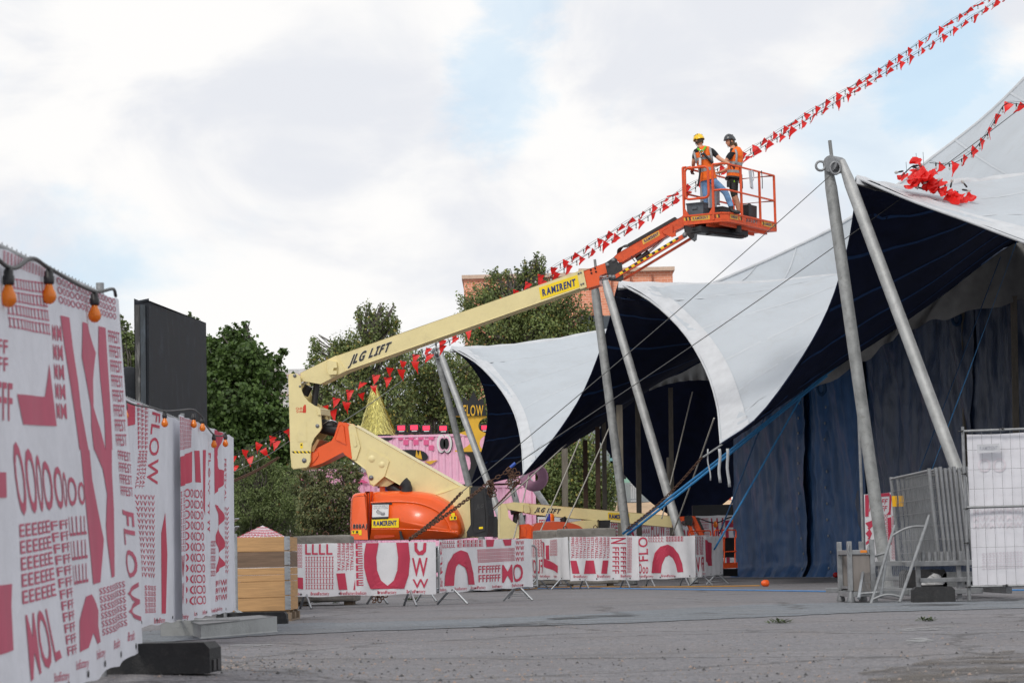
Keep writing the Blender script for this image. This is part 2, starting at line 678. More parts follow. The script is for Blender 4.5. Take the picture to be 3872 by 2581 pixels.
class Banner(Plane):
    """A printed cloth hung in an upright plane."""
    def __init__(s, P0, P1, top, bot, amp=.02, lam=.8, seed=0, sag=0., base=.03, lean=0., fine=False):
        super().__init__(P0, P1)
        s.top, s.bot = top, bot
        r = random.Random(seed)
        s.wv = [(r.uniform(.6, 1.6) / lam, r.uniform(-.5, .5), r.uniform(0, 6.3), r.uniform(.4, 1)) for _ in range(4)]
        s.amp, s.sag, s.base, s.lean = amp, sag, base, lean
        s.pr = MB()
        s.fine = fine

    def S(s, u, v, w=0.):
        h = (v - s.bot[0]) / (s.top[0] - s.bot[0])
        k = s.amp * sum(a * math.sin(6.283 * (f * u + g * v) + p) for f, g, p, a in s.wv) * (.35 + .65 * min(1, max(0, 1.15 - h)))
        k += s.sag * math.sin(math.pi * min(1, max(0, h)))
        return s.at(u, v, -(k + w) - s.base - s.lean * (s.top[1] - v))

    def uv(s, fr, x, y, w=0.):
        q = w - s.base
        for _ in range(3):
            a, z = Plane.uv(s, fr, x, y, q)
            q = w - s.base - s.lean * (s.top[1] - z)
        return a, z

    def draw(s, tris):
        for t in split(tris, .06 if s.fine else .14):
            q = [s.S(p.x, p.y, .003 if s.fine else .009) for p in t]
            if (q[1] - q[0]).cross(q[2] - q[0]).dot(s.n) < 0:
                q = q[::-1]
            s.pr.add(q, [(0, 1, 2)], 0, False)

    def clip(s, x, y, fr):
        u, v = s.uv(fr, x, y)
        return Vector((min(max(u, .005), s.L - .005), min(max(v, lerp(s.bot[0], s.bot[1], u / s.L) + .01), lerp(s.top[0], s.top[1], u / s.L) - .01)))

    def poly(s, fr, *loops):
        s.draw(poly_tris([[s.clip(x, y, fr) for x, y in lp] for lp in loops]))

    def text(s, fr, rows, tl, tr, br, bl, **k):
        s.draw(text_tris(rows, *[s.clip(p[0], p[1], fr) for p in (tl, tr, br, bl)], **k))

    def brand(s, fr, *quads):
        for x0, x1, y0, y1, dy in quads:
            s.text(fr, ['BrandFactory'], (x0, y0), (x1, y0 + dy), (x1, y1 + dy), (x0, y1), gap=.1)

    def build(s, name, label, group, mprint, cloth=None, eyelets=0):
        nu = max(12, int(s.L / (.03 if s.fine else .06)))
        nv = max(8, int((s.top[0] - s.bot[0]) / (.03 if s.fine else .06)))
        b = MB()

        def fn(i, j):
            u = i * s.L
            return s.S(u, lerp(lerp(s.bot[0], s.bot[1], i) + .008 * math.sin(u * 7), lerp(s.top[0], s.top[1], i) - .01 * abs(math.sin(u * 4.2)), j))
        b.grid(fn, nu, nv)
        P = s.at(s.L / 2, s.bot[0])
        root = b.build(name, cloth or M_banner, loc=P)
        tag(root, label, 'banner', group)
        if s.pr.v:
            s.pr.build('printed_lettering', mprint, root)
        for k in range(eyelets):
            u = s.L * (k + .5) / eyelets
            e = MB()
            c = s.S(u, lerp(s.bot[0], s.bot[1], u / s.L) + .04, .003)
            e.lathe(c, [(.006, 0), (.016, .002), (.016, .005), (.006, .006)], 8, s.n)
            e.build('eyelet', M_blackm, root)
        return root

# ------------------------------------------------------------------ the yard
def ground_material(name, T=(1, 1, 1), wear=1.):
    m = bpy.data.materials.new(name)
    m.use_nodes = True
    N, L = m.node_tree.nodes, m.node_tree.links
    b = N['Principled BSDF']
    b.inputs['Roughness'].default_value = .9
    b.inputs['Specular IOR Level'].default_value = .3
    tc = N.new('ShaderNodeTexCoord')

    def noise(sc, det=6, ro=.6, st=None):
        n = N.new('ShaderNodeTexNoise')
        n.inputs['Scale'].default_value = sc
        n.inputs['Detail'].default_value = det
        n.inputs['Roughness'].default_value = ro
        if st:
            mp = N.new('ShaderNodeMapping')
            mp.inputs['Scale'].default_value = st
            mp.inputs['Rotation'].default_value = (0, 0, .5)
            L.new(tc.outputs['Object'], mp.inputs['Vector'])
            L.new(mp.outputs['Vector'], n.inputs['Vector'])
        else:
            L.new(tc.outputs['Object'], n.inputs['Vector'])
        return n

    def ramp(src, stops, tint=False):
        r = N.new('ShaderNodeValToRGB')
        while len(r.color_ramp.elements) < len(stops):
            r.color_ramp.elements.new(.5)
        for e, (p, c) in zip(r.color_ramp.elements, stops):
            e.position = p
            e.color = tuple(c) + (1,)
            if tint:
                e.color = tuple(x * t for x, t in zip(c, T)) + (1,)
        L.new(src, r.inputs['Fac'])
        return r.outputs['Color']

    def mix(f, a, c, mode='MIX'):
        x = N.new('ShaderNodeMix')
        x.data_type = 'RGBA'
        x.blend_type = mode
        if isinstance(f, float):
            x.inputs['Factor'].default_value = f
        else:
            L.new(f, x.inputs['Factor'])
        L.new(a, x.inputs['A'])
        if isinstance(c, tuple):
            x.inputs['B'].default_value = c + (1,)
        else:
            L.new(c, x.inputs['B'])
        return x.outputs['Result']
    base = ramp(noise(.35, 8, .62).outputs['Fac'], [(.3, (.185, .180, .184)), (.55, (.218, .212, .216)), (.72, (.25, .24, .24))], True)
    pat = ramp(noise(1.1, 6, .6, (1, .35, 1)).outputs['Fac'], [(.46, (0, 0, 0)), (.66, (.6, .6, .6))])
    base = mix(pat, base, tuple(x * t for x, t in zip((.21, .193, .186), T)))
    dk = ramp(noise(.55, 7, .65).outputs['Fac'], [(.60, (0, 0, 0)), (.76, (.6, .6, .6))])
    base = mix(dk, base, (.14, .132, .13))
    vo = N.new('ShaderNodeTexVoronoi')
    vo.inputs['Scale'].default_value = 46
    L.new(tc.outputs['Object'], vo.inputs['Vector'])
    hs = N.new('ShaderNodeSeparateColor')
    L.new(vo.outputs['Color'], hs.inputs[0])
    sp = ramp(hs.outputs[0], [(0, (.32, .33, .36)), (.2, (.75, .75, .76)), (.7, (1, 1, 1)), (.93, (1.35, 1.25, 1.18)), (1, (2.0, 1.9, 1.8))])
    base = mix(.6, base, sp, 'MULTIPLY')
    mpx = N.new('ShaderNodeVectorMath')
    mpx.operation = 'MULTIPLY_ADD'
    nz = noise(1.3, 5, .7)
    L.new(nz.outputs['Color'], mpx.inputs[0])
    mpx.inputs[1].default_value = (1.1, 1.1, 0)
    L.new(tc.outputs['Object'], mpx.inputs[2])
    ck = N.new('ShaderNodeTexVoronoi')
    ck.feature = 'DISTANCE_TO_EDGE'
    ck.inputs['Scale'].default_value = .23
    L.new(mpx.outputs[0], ck.inputs['Vector'])
    crack = ramp(ck.outputs['Distance'], [(0, (.75, .75, .75)), (.006, (.45, .45, .45)), (.012, (0, 0, 0))])
    base = mix(crack, base, (.06, .058, .056))
    tyre = ramp(noise(1.0, 4, .5, (.16, 2.2, 1)).outputs['Fac'], [(.55, (0, 0, 0)), (.68, (.42, .42, .42))])
    base = mix(tyre, base, (.12, .118, .12))
    fine = ramp(noise(160, 3, .7).outputs['Fac'], [(.3, (.6, .6, .6)), (.7, (1.3, 1.3, 1.3))])
    base = mix(.6, base, fine, 'MULTIPLY')
    L.new(base, b.inputs['Base Color'])
    bp = N.new('ShaderNodeBump')
    bp.inputs['Strength'].default_value = .8
    bp.inputs['Distance'].default_value = .012
    L.new(vo.outputs['Distance'], bp.inputs['Height'])
    bp2 = N.new('ShaderNodeBump')
    bp2.inputs['Strength'].default_value = .5
    bp2.inputs['Distance'].default_value = .03
    L.new(noise(9, 6).outputs['Fac'], bp2.inputs['Height'])
    L.new(bp.outputs['Normal'], bp2.inputs['Normal'])
    L.new(bp2.outputs['Normal'], b.inputs['Normal'])
    return m


M_ground = ground_material('worn asphalt', (.98, 1.0, 1.05))
ys = [-30, -10, 0, 4, 7] + [8 + .5 * i for i in range(20)] + [19, 21, 24, 28, 34, 42, 52, 65, 80, 100, 140, 220, 400, 900]
xs = [-700, -300, -120, -50, -25, -14, -9] + [-6 + .5 * i for i in range(25)] + [8, 12, 20, 40, 90, 250, 700]
b = MB()
b.grid(lambda i, j: (xs[round(i * (len(xs) - 1))], ys[round(j * (len(ys) - 1))], zg(xs[round(i * (len(xs) - 1))], ys[round(j * (len(ys) - 1))])), len(xs) - 1, len(ys) - 1)
b.build('ground', M_ground, kind='structure')

M_strip = ground_material('blue-grey asphalt', (.93, 1.06, 1.16))
top = [(330, 1449), (620, 1434), (900, 1427), (1176, 1418), (1450, 1404), (1750, 1388), (2000, 1382), (2352, 1377), (2700, 1371)]
bot = [(330, 1477), (620, 1459), (900, 1447), (1176, 1438), (1450, 1430), (1750, 1417), (2000, 1406), (2352, 1396), (2700, 1388)]
tp = spline([D.g(x, y) for x, y in top], 60)
bt = spline([D.g(x, y) for x, y in bot], 60)
b = MB()
for i, (p, q) in enumerate(zip(tp, bt)):
    p.y += rnd.uniform(-.3, .3)
    q.y += rnd.uniform(-.16, .16)
b.grid(lambda i, j: lerp(bt[round(i * 60)], tp[round(i * 60)], j) + Vector((0, 0, .006)), 60, 3)
b.build('asphalt_strip', M_strip, kind='structure')


def worn(name, col, lo, hi, scale):
    m = mat(name, col, .85, 0, .2, 9, .4, 60)
    N, L = m.node_tree.nodes, m.node_tree.links
    n = N.new('ShaderNodeTexNoise')
    n.inputs['Scale'].default_value = scale
    n.inputs['Detail'].default_value = 8
    n.inputs['Roughness'].default_value = .7
    L.new(N['Texture Coordinate'].outputs['Object'], n.inputs['Vector'])
    r = N.new('ShaderNodeMapRange')
    r.inputs['From Min'].default_value = lo
    r.inputs['From Max'].default_value = hi
    L.new(n.outputs['Fac'], r.inputs['Value'])
    L.new(r.outputs[0], N['Principled BSDF'].inputs['Alpha'])
    return m


def blotch(name, pts, m, z):
    r = random.Random(len(pts) + int(pts[0][0]))
    g = [D.g(x, y) for x, y in pts]
    c = sum(g, Vector((0, 0, 0))) / len(g)
    ring = []
    for i in range(len(g)):
        for k in range(4):
            p = lerp(g[i], g[(i + 1) % len(g)], k / 4)
            ring.append(c + (p - c) * r.uniform(.75, 1.08) + Vector((0, 0, z)))
    b = MB()
    b.add([c + Vector((0, 0, z))] + ring, [(0, 1 + i, 1 + (i + 1) % len(ring)) for i in range(len(ring))])
    # keep the faces upward
    b.f = [f if (Vector(b.v[f[1]]) - Vector(b.v[f[0]])).cross(Vector(b.v[f[2]]) - Vector(b.v[f[0]])).z > 0 else f[::-1] for f in b.f]
    return b.build(name, m, kind='structure')


M_paint = worn('worn white road paint', (.34, .345, .35), .45, .62, 3.5)
M_wet = worn('dark tar seam', (.07, .073, .078), .42, .6, 1.6)
blotch('painted_marking', [(2040, 1449), (2090, 1441), (2180, 1437), (2215, 1437), (2150, 1446), (2060, 1452)], M_paint, .005)
blotch('painted_marking', [(2070, 1474), (2090, 1466), (2130, 1463), (2145, 1472), (2120, 1480), (2080, 1479)], M_paint, .005)
blotch('painted_marking', [(2310, 1448), (2352, 1444), (2380, 1444), (2352, 1451)], M_paint, .005)
blotch('painted_marking', [(505, 1483), (560, 1479), (610, 1478), (640, 1479), (590, 1485), (530, 1487)], M_paint, .005)
blotch('tar_seam', [(1085, 1440), (1150, 1434), (1300, 1430), (1330, 1432), (1250, 1437), (1120, 1442)], M_wet, .011)
blotch('tar_seam', [(1240, 1421), (1350, 1415), (1470, 1411), (1480, 1414), (1360, 1421), (1270, 1424)], M_wet, .011)
blotch('tar_seam', [(2020, 1392), (2120, 1387), (2230, 1387), (2250, 1389), (2150, 1393), (2060, 1394)], M_wet, .011)
blotch('tar_seam', [(2180, 1382), (2240, 1378), (2352, 1375), (2352, 1380), (2260, 1383)], M_wet, .013)
M_sand = worn('loose brown grit', (.13, .115, .10), .42, .66, 2.2)
blotch('grit_patch', [(1980, 1545), (2100, 1520), (2250, 1500), (2400, 1490), (2420, 1600), (2100, 1600), (1960, 1590)], M_sand, .006)

# loose gravel over the near asphalt (nobody could count it)
r = random.Random(3)
b = MB()
for k in range(5200):
    x = r.uniform(0, 2352)
    y = 1400 + 190 * r.random() ** .55
    p = D.g(x, y)
    if r.random() < .25:
        p = Vector((-2.3 + r.gauss(0, .7), r.uniform(12.2, 18), 0))
    s = r.choice((.003, .005, .005, .008, .008, .013)) * r.uniform(.7, 1.3)
    p.z = zg(p.x, p.y) + s * .2
    a = r.uniform(0, 6.28)
    c, sn = math.cos(a) * s, math.sin(a) * s
    k2 = r.uniform(.6, 1)
    vs = [p + Vector((c, sn, 0)), p + Vector((-sn * k2, c * k2, 0)), p + Vector((-c, -sn, 0)), p + Vector((sn * k2, -c * k2, 0)), p + Vector((c * .2, sn * .1, s * r.uniform(.6, 1)))]
    b.add(vs, [(0, 1, 4), (1, 2, 4), (2, 3, 4), (3, 0, 4)], r.choice((0, 0, 1, 2)))
o = b.build('gravel', [mat('grey grit', (.2, .19, .185), .9), mat('dark grit', (.07, .07, .072), .9), mat('pinkish grit', (.3, .235, .2), .9)], kind='stuff')
tag(o, 'loose grey and pinkish gravel strewn over the near asphalt', 'gravel')

# weeds in the asphalt near the barrier and fallen leaves
M_weed = mat('low weed', (.055, .075, .03), .8, 0, .3, 20, transl=.2, island=.3)


def weed(px, size, label, seed):
    r = random.Random(seed)
    p = D.g(*px)
    b = MB()
    for k in range(46):
        a = r.uniform(0, 6.28)
        l = size * r.uniform(.3, 1)
        d = Vector((math.cos(a), math.sin(a), r.uniform(.05, .6))) * l
        t = Vector((-math.sin(a), math.cos(a), 0)) * l * .16
        q = p + Vector((r.gauss(0, size * .35), r.gauss(0, size * .35), .004))
        b.add([q, q + d * .6 + t, q + d, q + d * .6 - t], [(0, 1, 2, 3)])
    tag(b.build('weed', M_weed, loc=p), label, 'weed')


weed((729, 1384), .16, 'small green weed in the asphalt right of the wooden crate', 1)
weed((770, 1385), .08, 'tiny weed tuft just right of the bigger weed by the crate', 2)
weed((945, 1378), .14, 'flat olive weed under the barrier with the big letter O', 3)
weed((1790, 1431), .12, 'flat green weed on the edge of the blue-grey asphalt strip', 4)
weed((2130, 1426), .09, 'bright green leaf tuft in front of the white fence banner', 5)

# ------------------------------------------------------------------ fences with printed banners, left
def fence_panel(A, B, z0, z1, label, group, legs=True, zt=None):
    """A mobile site fence panel: two posts, three rails, welded wire."""
    A, B = Vector(A), Vector(B)
    zt = zt or (z1, z1)
    d = (B - A)
    L = d.length
    e = d.normalized()
    root = thing('site_fence', (A.x, A.y, zg(A.x, A.y)), label, 'fence', group)
    for P, zz in ((A, zt[0]), (B, zt[1])):
        b = MB()
        b.tube([Vector((P.x, P.y, z0 - .12 if legs else z0)), Vector((P.x, P.y, zz + .06))], .021, 10)
        b.build('post', M_galv, root)
    for k, (za, zb) in enumerate(((z0 + .05, z0 + .05), (lerp(z0, zt[0], .52), lerp(z0, zt[1], .52)), (zt[0], zt[1]))):
        b = MB()
        b.tube([Vector((A.x, A.y, za)), Vector((B.x, B.y, zb))], .016, 8)
        b.build('rail', M_galv, root)
    b = MB()
    n = int(L / .12)
    for i in range(1, n):
        p = A + e * (L * i / n)
        t = i / n
        b.tube([Vector((p.x, p.y, z0 + .05)), Vector((p.x, p.y, lerp(zt[0], zt[1], t) + .025))], .0022, 4, cap=False)
    for k in range(1, 8):
        t = k / 8
        b.tube([Vector((A.x, A.y, lerp(z0 + .05, zt[0], t))), Vector((B.x, B.y, lerp(z0 + .05, zt[1], t)))], .0022, 4, cap=False)
    b.build('wire_mesh', M_galv, root)
    return root


G_f = 'banner fences on the left'
FA, FB = (-1.797, 7.4), (-2.06, 12.4)
fence_panel((FA[0] - .06, FA[1]), (FB[0] - .06, FB[1]), .22, 2.06, 'near left site fence panel behind the big crimson bars banner', G_f, zt=(1.79, 2.07))
fence_panel((-3.32, 20.4), (-3.32, 24.05), .16, 2.12, 'site fence panel beside the black slab, just past the near fence', G_f)
fence_panel((-3.31, 24.12), (-3.34, 27.75), .16, 2.14, 'far left site fence panel ending beside the wooden crate', G_f)

bn = Banner(FA, (FB[0] - .017, FB[1] + .32), (1.75, 2.08), (.10, .235), .005, .9, 5, base=.0, lean=.06, fine=True)
bn.poly(A1, [(440, 572), (515, 590), (540, 800), (580, 1060), (600, 1250), (655, 1568), (580, 1568), (545, 1300), (500, 1000), (470, 800)])
bn.poly(A1, [(600, 620), (650, 635), (665, 700), (710, 850), (690, 1060), (690, 1250), (740, 1400), (780, 1568), (690, 1568), (670, 1400), (665, 1250), (630, 1050), (600, 880)])
bn.poly(A1, [(722, 652), (780, 665), (790, 850), (808, 1150), (825, 1568), (780, 1568), (770, 1350), (740, 1050), (725, 850)])
bn.poly(A2, [(537, 0), (600, 0), (620, 200), (660, 430), (690, 600), (680, 890), (620, 905), (600, 700), (575, 450), (555, 200)])
bn.poly(A2, [(630, 0), (745, 0), (748, 150), (765, 400), (775, 700), (775, 850), (740, 858), (710, 600), (705, 500), (720, 300), (690, 130)])
bn.text(A1, ['OOOOOOOOOOOOOOO'] * 3, (410, 285), (846, 420), (856, 615), (432, 495))
bn.text(A1, ['IIIIIIIIIIIIII'] * 3, (20, 75), (330, 195), (330, 300), (20, 185))
bn.text(A1, ['IIIIIIIIIIIII'] * 4, (30, 290), (330, 330), (372, 740), (70, 680))
bn.text(A1, ['MM'] * 5, (385, 640), (445, 650), (500, 1370), (412, 1365), gap=.3)
bn.text(A1, ['FFFEST'] * 8, (802, 680), (876, 700), (930, 1560), (866, 1560))
bn.text(A1, ['FFF'], (-30, 1060), (95, 1075), (95, 1350), (-30, 1340))
bn.text(A1, ['FF', 'FF'], (-20, 745), (60, 755), (62, 1015), (-20, 1010))
bn.poly(A1, [(125, 1155), (330, 1175), (404, 1392), (165, 1380)])
bn.poly(A1, [(352, 930), (404, 1392), (330, 1180)])
bn.text(A2, ['OOOOOOOO'], (75, -70), (558, 230), (562, 362), (130, 430))
bn.text(A2, ['EEEEEE'] * 5, (128, 500), (340, 470), (385, 1000), (150, 1060))
bn.text(A2, ['FFF'] * 12, (345, 480), (455, 465), (520, 1380), (450, 1400))
bn.text(A2, ['LLLLL'] * 3, (470, 450), (565, 440), (580, 920), (515, 940))
bn.text(A2, ['FLOW'], (888, 425), (945, 1150), (860, 1165), (822, 400))
bn.text(A2, ['SSSSSSSSSS'] * 6, (675, 930), (830, 880), (850, 1190), (700, 1260))
bn.text(A2, ['MOL'], (165, 1110), (330, 1060), (415, 1390), (200, 1545))
bn.poly(A2, [(570, 985), (600, 970), (650, 1030), (670, 1080), (665, 1180), (685, 1290), (650, 1305), (610, 1230), (590, 1330), (548, 1360), (545, 1150)])
bn.poly(A2, [(-60, 915), (85, 900), (80, 1050), (95, 1345), (-60, 1390)])
bn.poly(A2, [(-60, 150), (40, 150), (45, 320), (-60, 325)])
bn.text(A2, ['FFFEST'] * 4, (795, 0), (868, 20), (886, 330), (815, 320))
bn.brand(A2, (365, 458, 1500, 1560, -18), (508, 593, 1420, 1480, -25), (640, 714, 1350, 1408, -24), (755, 820, 1280, 1338, -24), (855, 915, 1225, 1285, -22))
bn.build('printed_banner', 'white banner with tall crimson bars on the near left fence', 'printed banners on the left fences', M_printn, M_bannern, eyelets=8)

bn = Banner((-3.26, 19.2), (-3.26, 24.0), (2.08, 2.08), (.17, .17), .005, .7, 9, base=.05, fine=True)
bn.poly(A1, [(930, 1218), (1000, 1235), (1000, 1380), (930, 1395)])
bn.text(A1, ['FFF'] * 10, (1015, 1215), (1098, 1225), (1095, 1568), (1020, 1568))
bn.text(D, ['FLOW'], (368, 950), (361, 1112), (336, 1112), (350, 945))
bn.text(A2, ['FFFESTIVAL', 'FFFESTIVAL', 'FFESTIVALL'], (990, 5), (970, 258), (905, 255), (925, 5))
bn.text(A2, ['VVVVV'] * 14, (905, 300), (1040, 305), (1045, 870), (955, 862))
bn.text(A2, ['SSSSS'] * 5, (975, 910), (1050, 915), (1050, 1100), (980, 1105))
bn.poly(A2, [(1083, 560), (1108, 420), (1125, 700), (1115, 1100), (1083, 1100)])
bn.brand(A2, (1042, 1110, 1130, 1168, -4))
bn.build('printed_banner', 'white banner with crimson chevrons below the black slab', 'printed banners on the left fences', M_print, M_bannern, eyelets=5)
bn = Banner((-3.19, 22.7), (-3.27, 27.8), (2.10, 2.15), (.17, .17), .009, .55, 12, base=.05, fine=True)
bn.text(A1, ['SSSSSSSSSS'] * 8, (1190, 1232), (1418, 1285), (1415, 1555), (1190, 1520))
bn.poly(A2, [(1085, 0), (1290, 10), (1290, 215), (1100, 215)])
bn.poly(A2, [(1300, 5), (1340, 5), (1350, 220), (1310, 215)])
bn.text(A2, ['IIII'] * 9, (1105, 255), (1250, 260), (1240, 690), (1150, 690), gap=.5)
bn.text(A2, ['OOOOO'] * 11, (1255, 260), (1360, 270), (1385, 1050), (1245, 1060))
bn.text(A2, ['W', 'W'], (1150, 710), (1232, 705), (1230, 1085), (1160, 1088))
bn.poly(A2, [(1440, -330), (1490, -330), (1505, -200), (1455, 50), (1480, 130), (1505, 140), (1500, 230), (1470, 270), (1440, 300)])
bn.poly(A2, [(1445, 365), (1480, 385), (1506, 455), (1475, 520), (1506, 640), (1478, 700), (1506, 770), (1450, 840), (1478, 690), (1446, 600), (1478, 480)])
bn.poly(A2, [(1363, 0), (1385, 0), (1380, 440), (1366, 400)])
bn.text(A2, ['VV'] * 14, (1508, 382), (1540, 386), (1540, 838), (1520, 835))
bn.text(A2, ['FESTIVAL'], (1528, 60), (1528, 340), (1510, 340), (1508, 60))
bn.text(A2, ['FLOW WW'], (1420, 20), (1415, 560), (1395, 560), (1398, 20))
bn.text(A2, ['FLWWWWW'] * 3, (1442, 880), (1535, 866), (1535, 1015), (1442, 1030))
bn.text(A2, ['OOOO'] * 5, (1425, 610), (1440, 610), (1440, 860), (1425, 860))
bn.brand(A2, (1188, 1275, 1108, 1142, -6), (1295, 1330, 1090, 1118, -5), (1355, 1395, 1078, 1106, -5), (1430, 1455, 1066, 1092, -5), (1465, 1495, 1058, 1082, -5))
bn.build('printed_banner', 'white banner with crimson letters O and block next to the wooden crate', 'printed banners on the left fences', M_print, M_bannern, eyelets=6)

# festoon lights along the fence tops
M_bulb = mat('orange bulb glass', srgb(255, 146, 32), .22, 0, .08, 12, coat=.6, transl=.35)


def bulb_mesh(name, s):
    b = MB()
    b.lathe((0, 0, 0), [(.013 * s, 0), (.016 * s, -.008 * s), (.021 * s, -.024 * s), (.03 * s, -.042 * s), (.0325 * s, -.058 * s), (.028 * s, -.074 * s), (.015 * s, -.087 * s), (.001 * s, -.09 * s)], 14)
    return b.mesh(name, M_bulb)


def socket_mesh(name, s):
    b = MB()
    b.lathe((0, 0, 0), [(.001, .055 * s), (.012 * s, .054 * s), (.017 * s, .045 * s), (.0175 * s, .03 * s), (.021 * s, .026 * s), (.021 * s, .004 * s), (.018 * s, -.004 * s), (.001, -.004 * s)], 12)
    return b.mesh(name, M_black)


ME_bulb, ME_sock = bulb_mesh('bulb', .95), socket_mesh('socket', 1.05)


def festoon(path, bulbs, label, loc):
    root = thing('festoon_light_string', loc, label, 'string lights', 'orange festoon lights on the fences')
    b = MB()
    b.tube(spline(path, len(path) * 8), .0085, 6)
    b.build('cable', M_cable, root)
    for p in bulbs:
        s = place(ME_sock, 'socket', root, Matrix.Translation(Vector(p) + Vector((0, 0, -.055))))
        q = place(ME_bulb, 'bulb', s, Matrix.Translation(Vector(p) + Vector((0, 0, -.055))))
        q.matrix_local = Matrix.Identity(4)


pn = Plane(FA, FB)
fp = lambda fr, x, y, w=-.045: pn.pt(fr, x, y, w)
festoon([fp(A1, -90, 60), fp(A1, -20, 150), fp(A1, 62, 215), fp(A1, 130, 215), fp(A1, 240, 150), fp(A1, 360, 220), fp(A1, 560, 335), fp(A1, 700, 395), fp(A1, 770, 390), fp(A1, 840, 378), fp(A1, 858, 430)],
        [fp(A1, 62, 228), fp(A1, 362, 235), fp(A1, 700, 405)], 'black cable with orange bulbs along the near fence top', (-1.95, 10, 0))
pn2 = Plane((-3.26, 20.4), (-3.27, 27.8))
fq = lambda fr, x, y, w=-.14: pn2.pt(fr, x, y, w)
festoon([fq(A1, 905, 1195), fq(A1, 1000, 1235), fq(A1, 1120, 1255), fq(A1, 1220, 1280), fq(A1, 1330, 1275), fq(A1, 1430, 1270), fq(A1, 1495, 1325), fq(A1, 1530, 1390), fq(A1, 1585, 1455), fq(A1, 1640, 1465), fq(A1, 1665, 1445), fq(A1, 1672, 1440)],
        [fq(A1, 925, 1215), fq(A1, 1220, 1284), fq(A1, 1436, 1300), fq(A1, 1500, 1328), fq(A1, 1585, 1455), fq(A1, 1670, 1450)], 'black cable with orange bulbs along the second fence row', (-3.26, 24, 0))


# fence feet
def foot(name, c, size, rot, m, label, hole=True, z=None):
    z = zg(c[0], c[1]) if z is None else z
    root = thing(name, (c[0], c[1], z), label, 'fence foot', 'fence foot blocks')
    X = Vector((math.cos(rot), math.sin(rot), 0))
    Y = Vector((-math.sin(rot), math.cos(rot), 0))
    lx, ly, h = size
    C = Vector((c[0], c[1], z))
    prof = [(-lx / 2, 0), (-lx / 2, h * .8), (-lx / 2 + h * .2, h), (lx / 2 - h * .2, h), (lx / 2, h * .8), (lx / 2, 0)]
    b = MB()
    b.prism([C + X * x - Y * (ly / 2) + Vector((0, 0, q)) for x, q in prof], Y * ly)
    b.build('body', m, root, bevel=.012)
    if hole:
        for sx, sy in ((1, -.3), (1, .3)):
            b = MB()
            b.box(C + X * (lx / 2 * sx) + Y * ly * sy * .6 + Vector((0, 0, h * .25)), (.02, .06, h * .36), (X, Y, Vector((0, 0, 1))))
            b.build('slot', M_black, root)
    return root


foot('ballast_block', (-1.93, 12.72), (.70, .26, .155), R(-6), M_rubber, 'black rubber foot block of the near left fence')
foot('ballast_block', (-3.10, 23.9), (.80, .27, .15), R(3), M_concl, 'grey concrete foot block under the second fence row')
foot('ballast_block', (-3.05, 27.9), (.80, .24, .14), R(0), M_rubber, 'black rubber foot block left of the wooden crate')
c = D.g(520, 1453)
b = MB()
pts = [D.g(465, 1478), D.g(608, 1451), D.g(600, 1443), D.g(455, 1455)]
b.prism([(-2.95, 22.6, 0), (-2.42, 24.4, 0), (-2.80, 26.2, 0), (-3.35, 24.6, 0)], (0, 0, .14))
o = b.build('concrete_slab', M_concl, loc=(-2.9, 24.4, 0), bevel=.02)
tag(o, 'flat pale concrete slab lying beside the fence foot in front of the crate', 'slab')

# crowd-barrier end standing behind the second fence row
b = MB()
root = thing('crowd_barrier', (-3.34, 28.3, 0), 'narrow steel barrier end between the banner fence and the crate', 'barrier', 'steel crowd barriers')
for x, zt in ((-3.29, 1.05), (-3.36, 1.05)):
    b = MB()
    b.tube([(x, 28.4, .12), (x, 28.4, zt)], .02, 8)
    b.build('post', M_zinc, root)
for i, (dx, dy) in enumerate(((.1, -.25), (.18, -.05))):
    b = MB()
    b.tube([(-3.3, 28.4, .16), (-3.3 + dx + .12, 28.4 + dy, .01)], .018, 8)
    b.build('foot', M_zinc, root)
for i, (y0, y1) in enumerate(((1190, 1205), (1208, 1235))):
    b = MB()
    b.bar(D(523, y1, 28.4), D(545, y0, 28.2), .05, .012)
    b.build('bracket', M_zinc, root)

# ------------------------------------------------------------------ the tall black slab behind the fence
Ys = 33.0
p0, p1, p2 = D(337, 690, Ys), D(473, 745, 41.5), D(317, 690, 33.4)
M_slab = mat('black painted concrete', (.019, .022, .028), .8, 0, .3, .8, .3, 14, dirt=.55, dcol=(.055, .066, .085), spec=.3)
M_edge = mat('streaked black and white paint', (.05, .05, .05), .7, 0, .5, 2, .3, 14, dirt=.85, dcol=(.42, .41, .40), stretch=(3, 3, .35))
zt0, zt1 = p0.z, D(473, 745, 41.5).z
root = thing('black_slab_wall', (p0.x, p0.y, 0), 'tall black painted concrete slab rising behind the left fence', 'wall')
d = (Vector((p1.x, p1.y, 0)) - Vector((p0.x, p0.y, 0)))
nrm = Vector((-d.y, d.x, 0)).normalized()
if nrm.x > 0:
    nrm = -nrm
b = MB()
b.prism([(p0.x, p0.y, 0), (p1.x, p1.y, 0), (p1.x, p1.y, zt1), (p0.x, p0.y, zt0)], nrm * .17)
b.build('body', M_slab, root, bevel=.03)
b = MB()
e = d.normalized()
q = p0 - e * .004 + nrm * .05
for k, (o0, w) in enumerate(((.008, .07), (.085, .065))):
    b = MB()
    c0 = Vector((p0.x, p0.y, 0)) - e * .012 + nrm * (o0 + .01)
    b.prism([c0, c0 + nrm * w, c0 + nrm * w + Vector((0, 0, zt0 - .06)), c0 + Vector((0, 0, zt0 - .06))], -e * .02)
    b.build('edge_strip', M_edge if k else mat('blue black paint', (.035, .045, .055), .6, 0, .5, 3, .3, 20, dirt=.6, dcol=(.1, .13, .16), stretch=(2, 2, .5)), root)
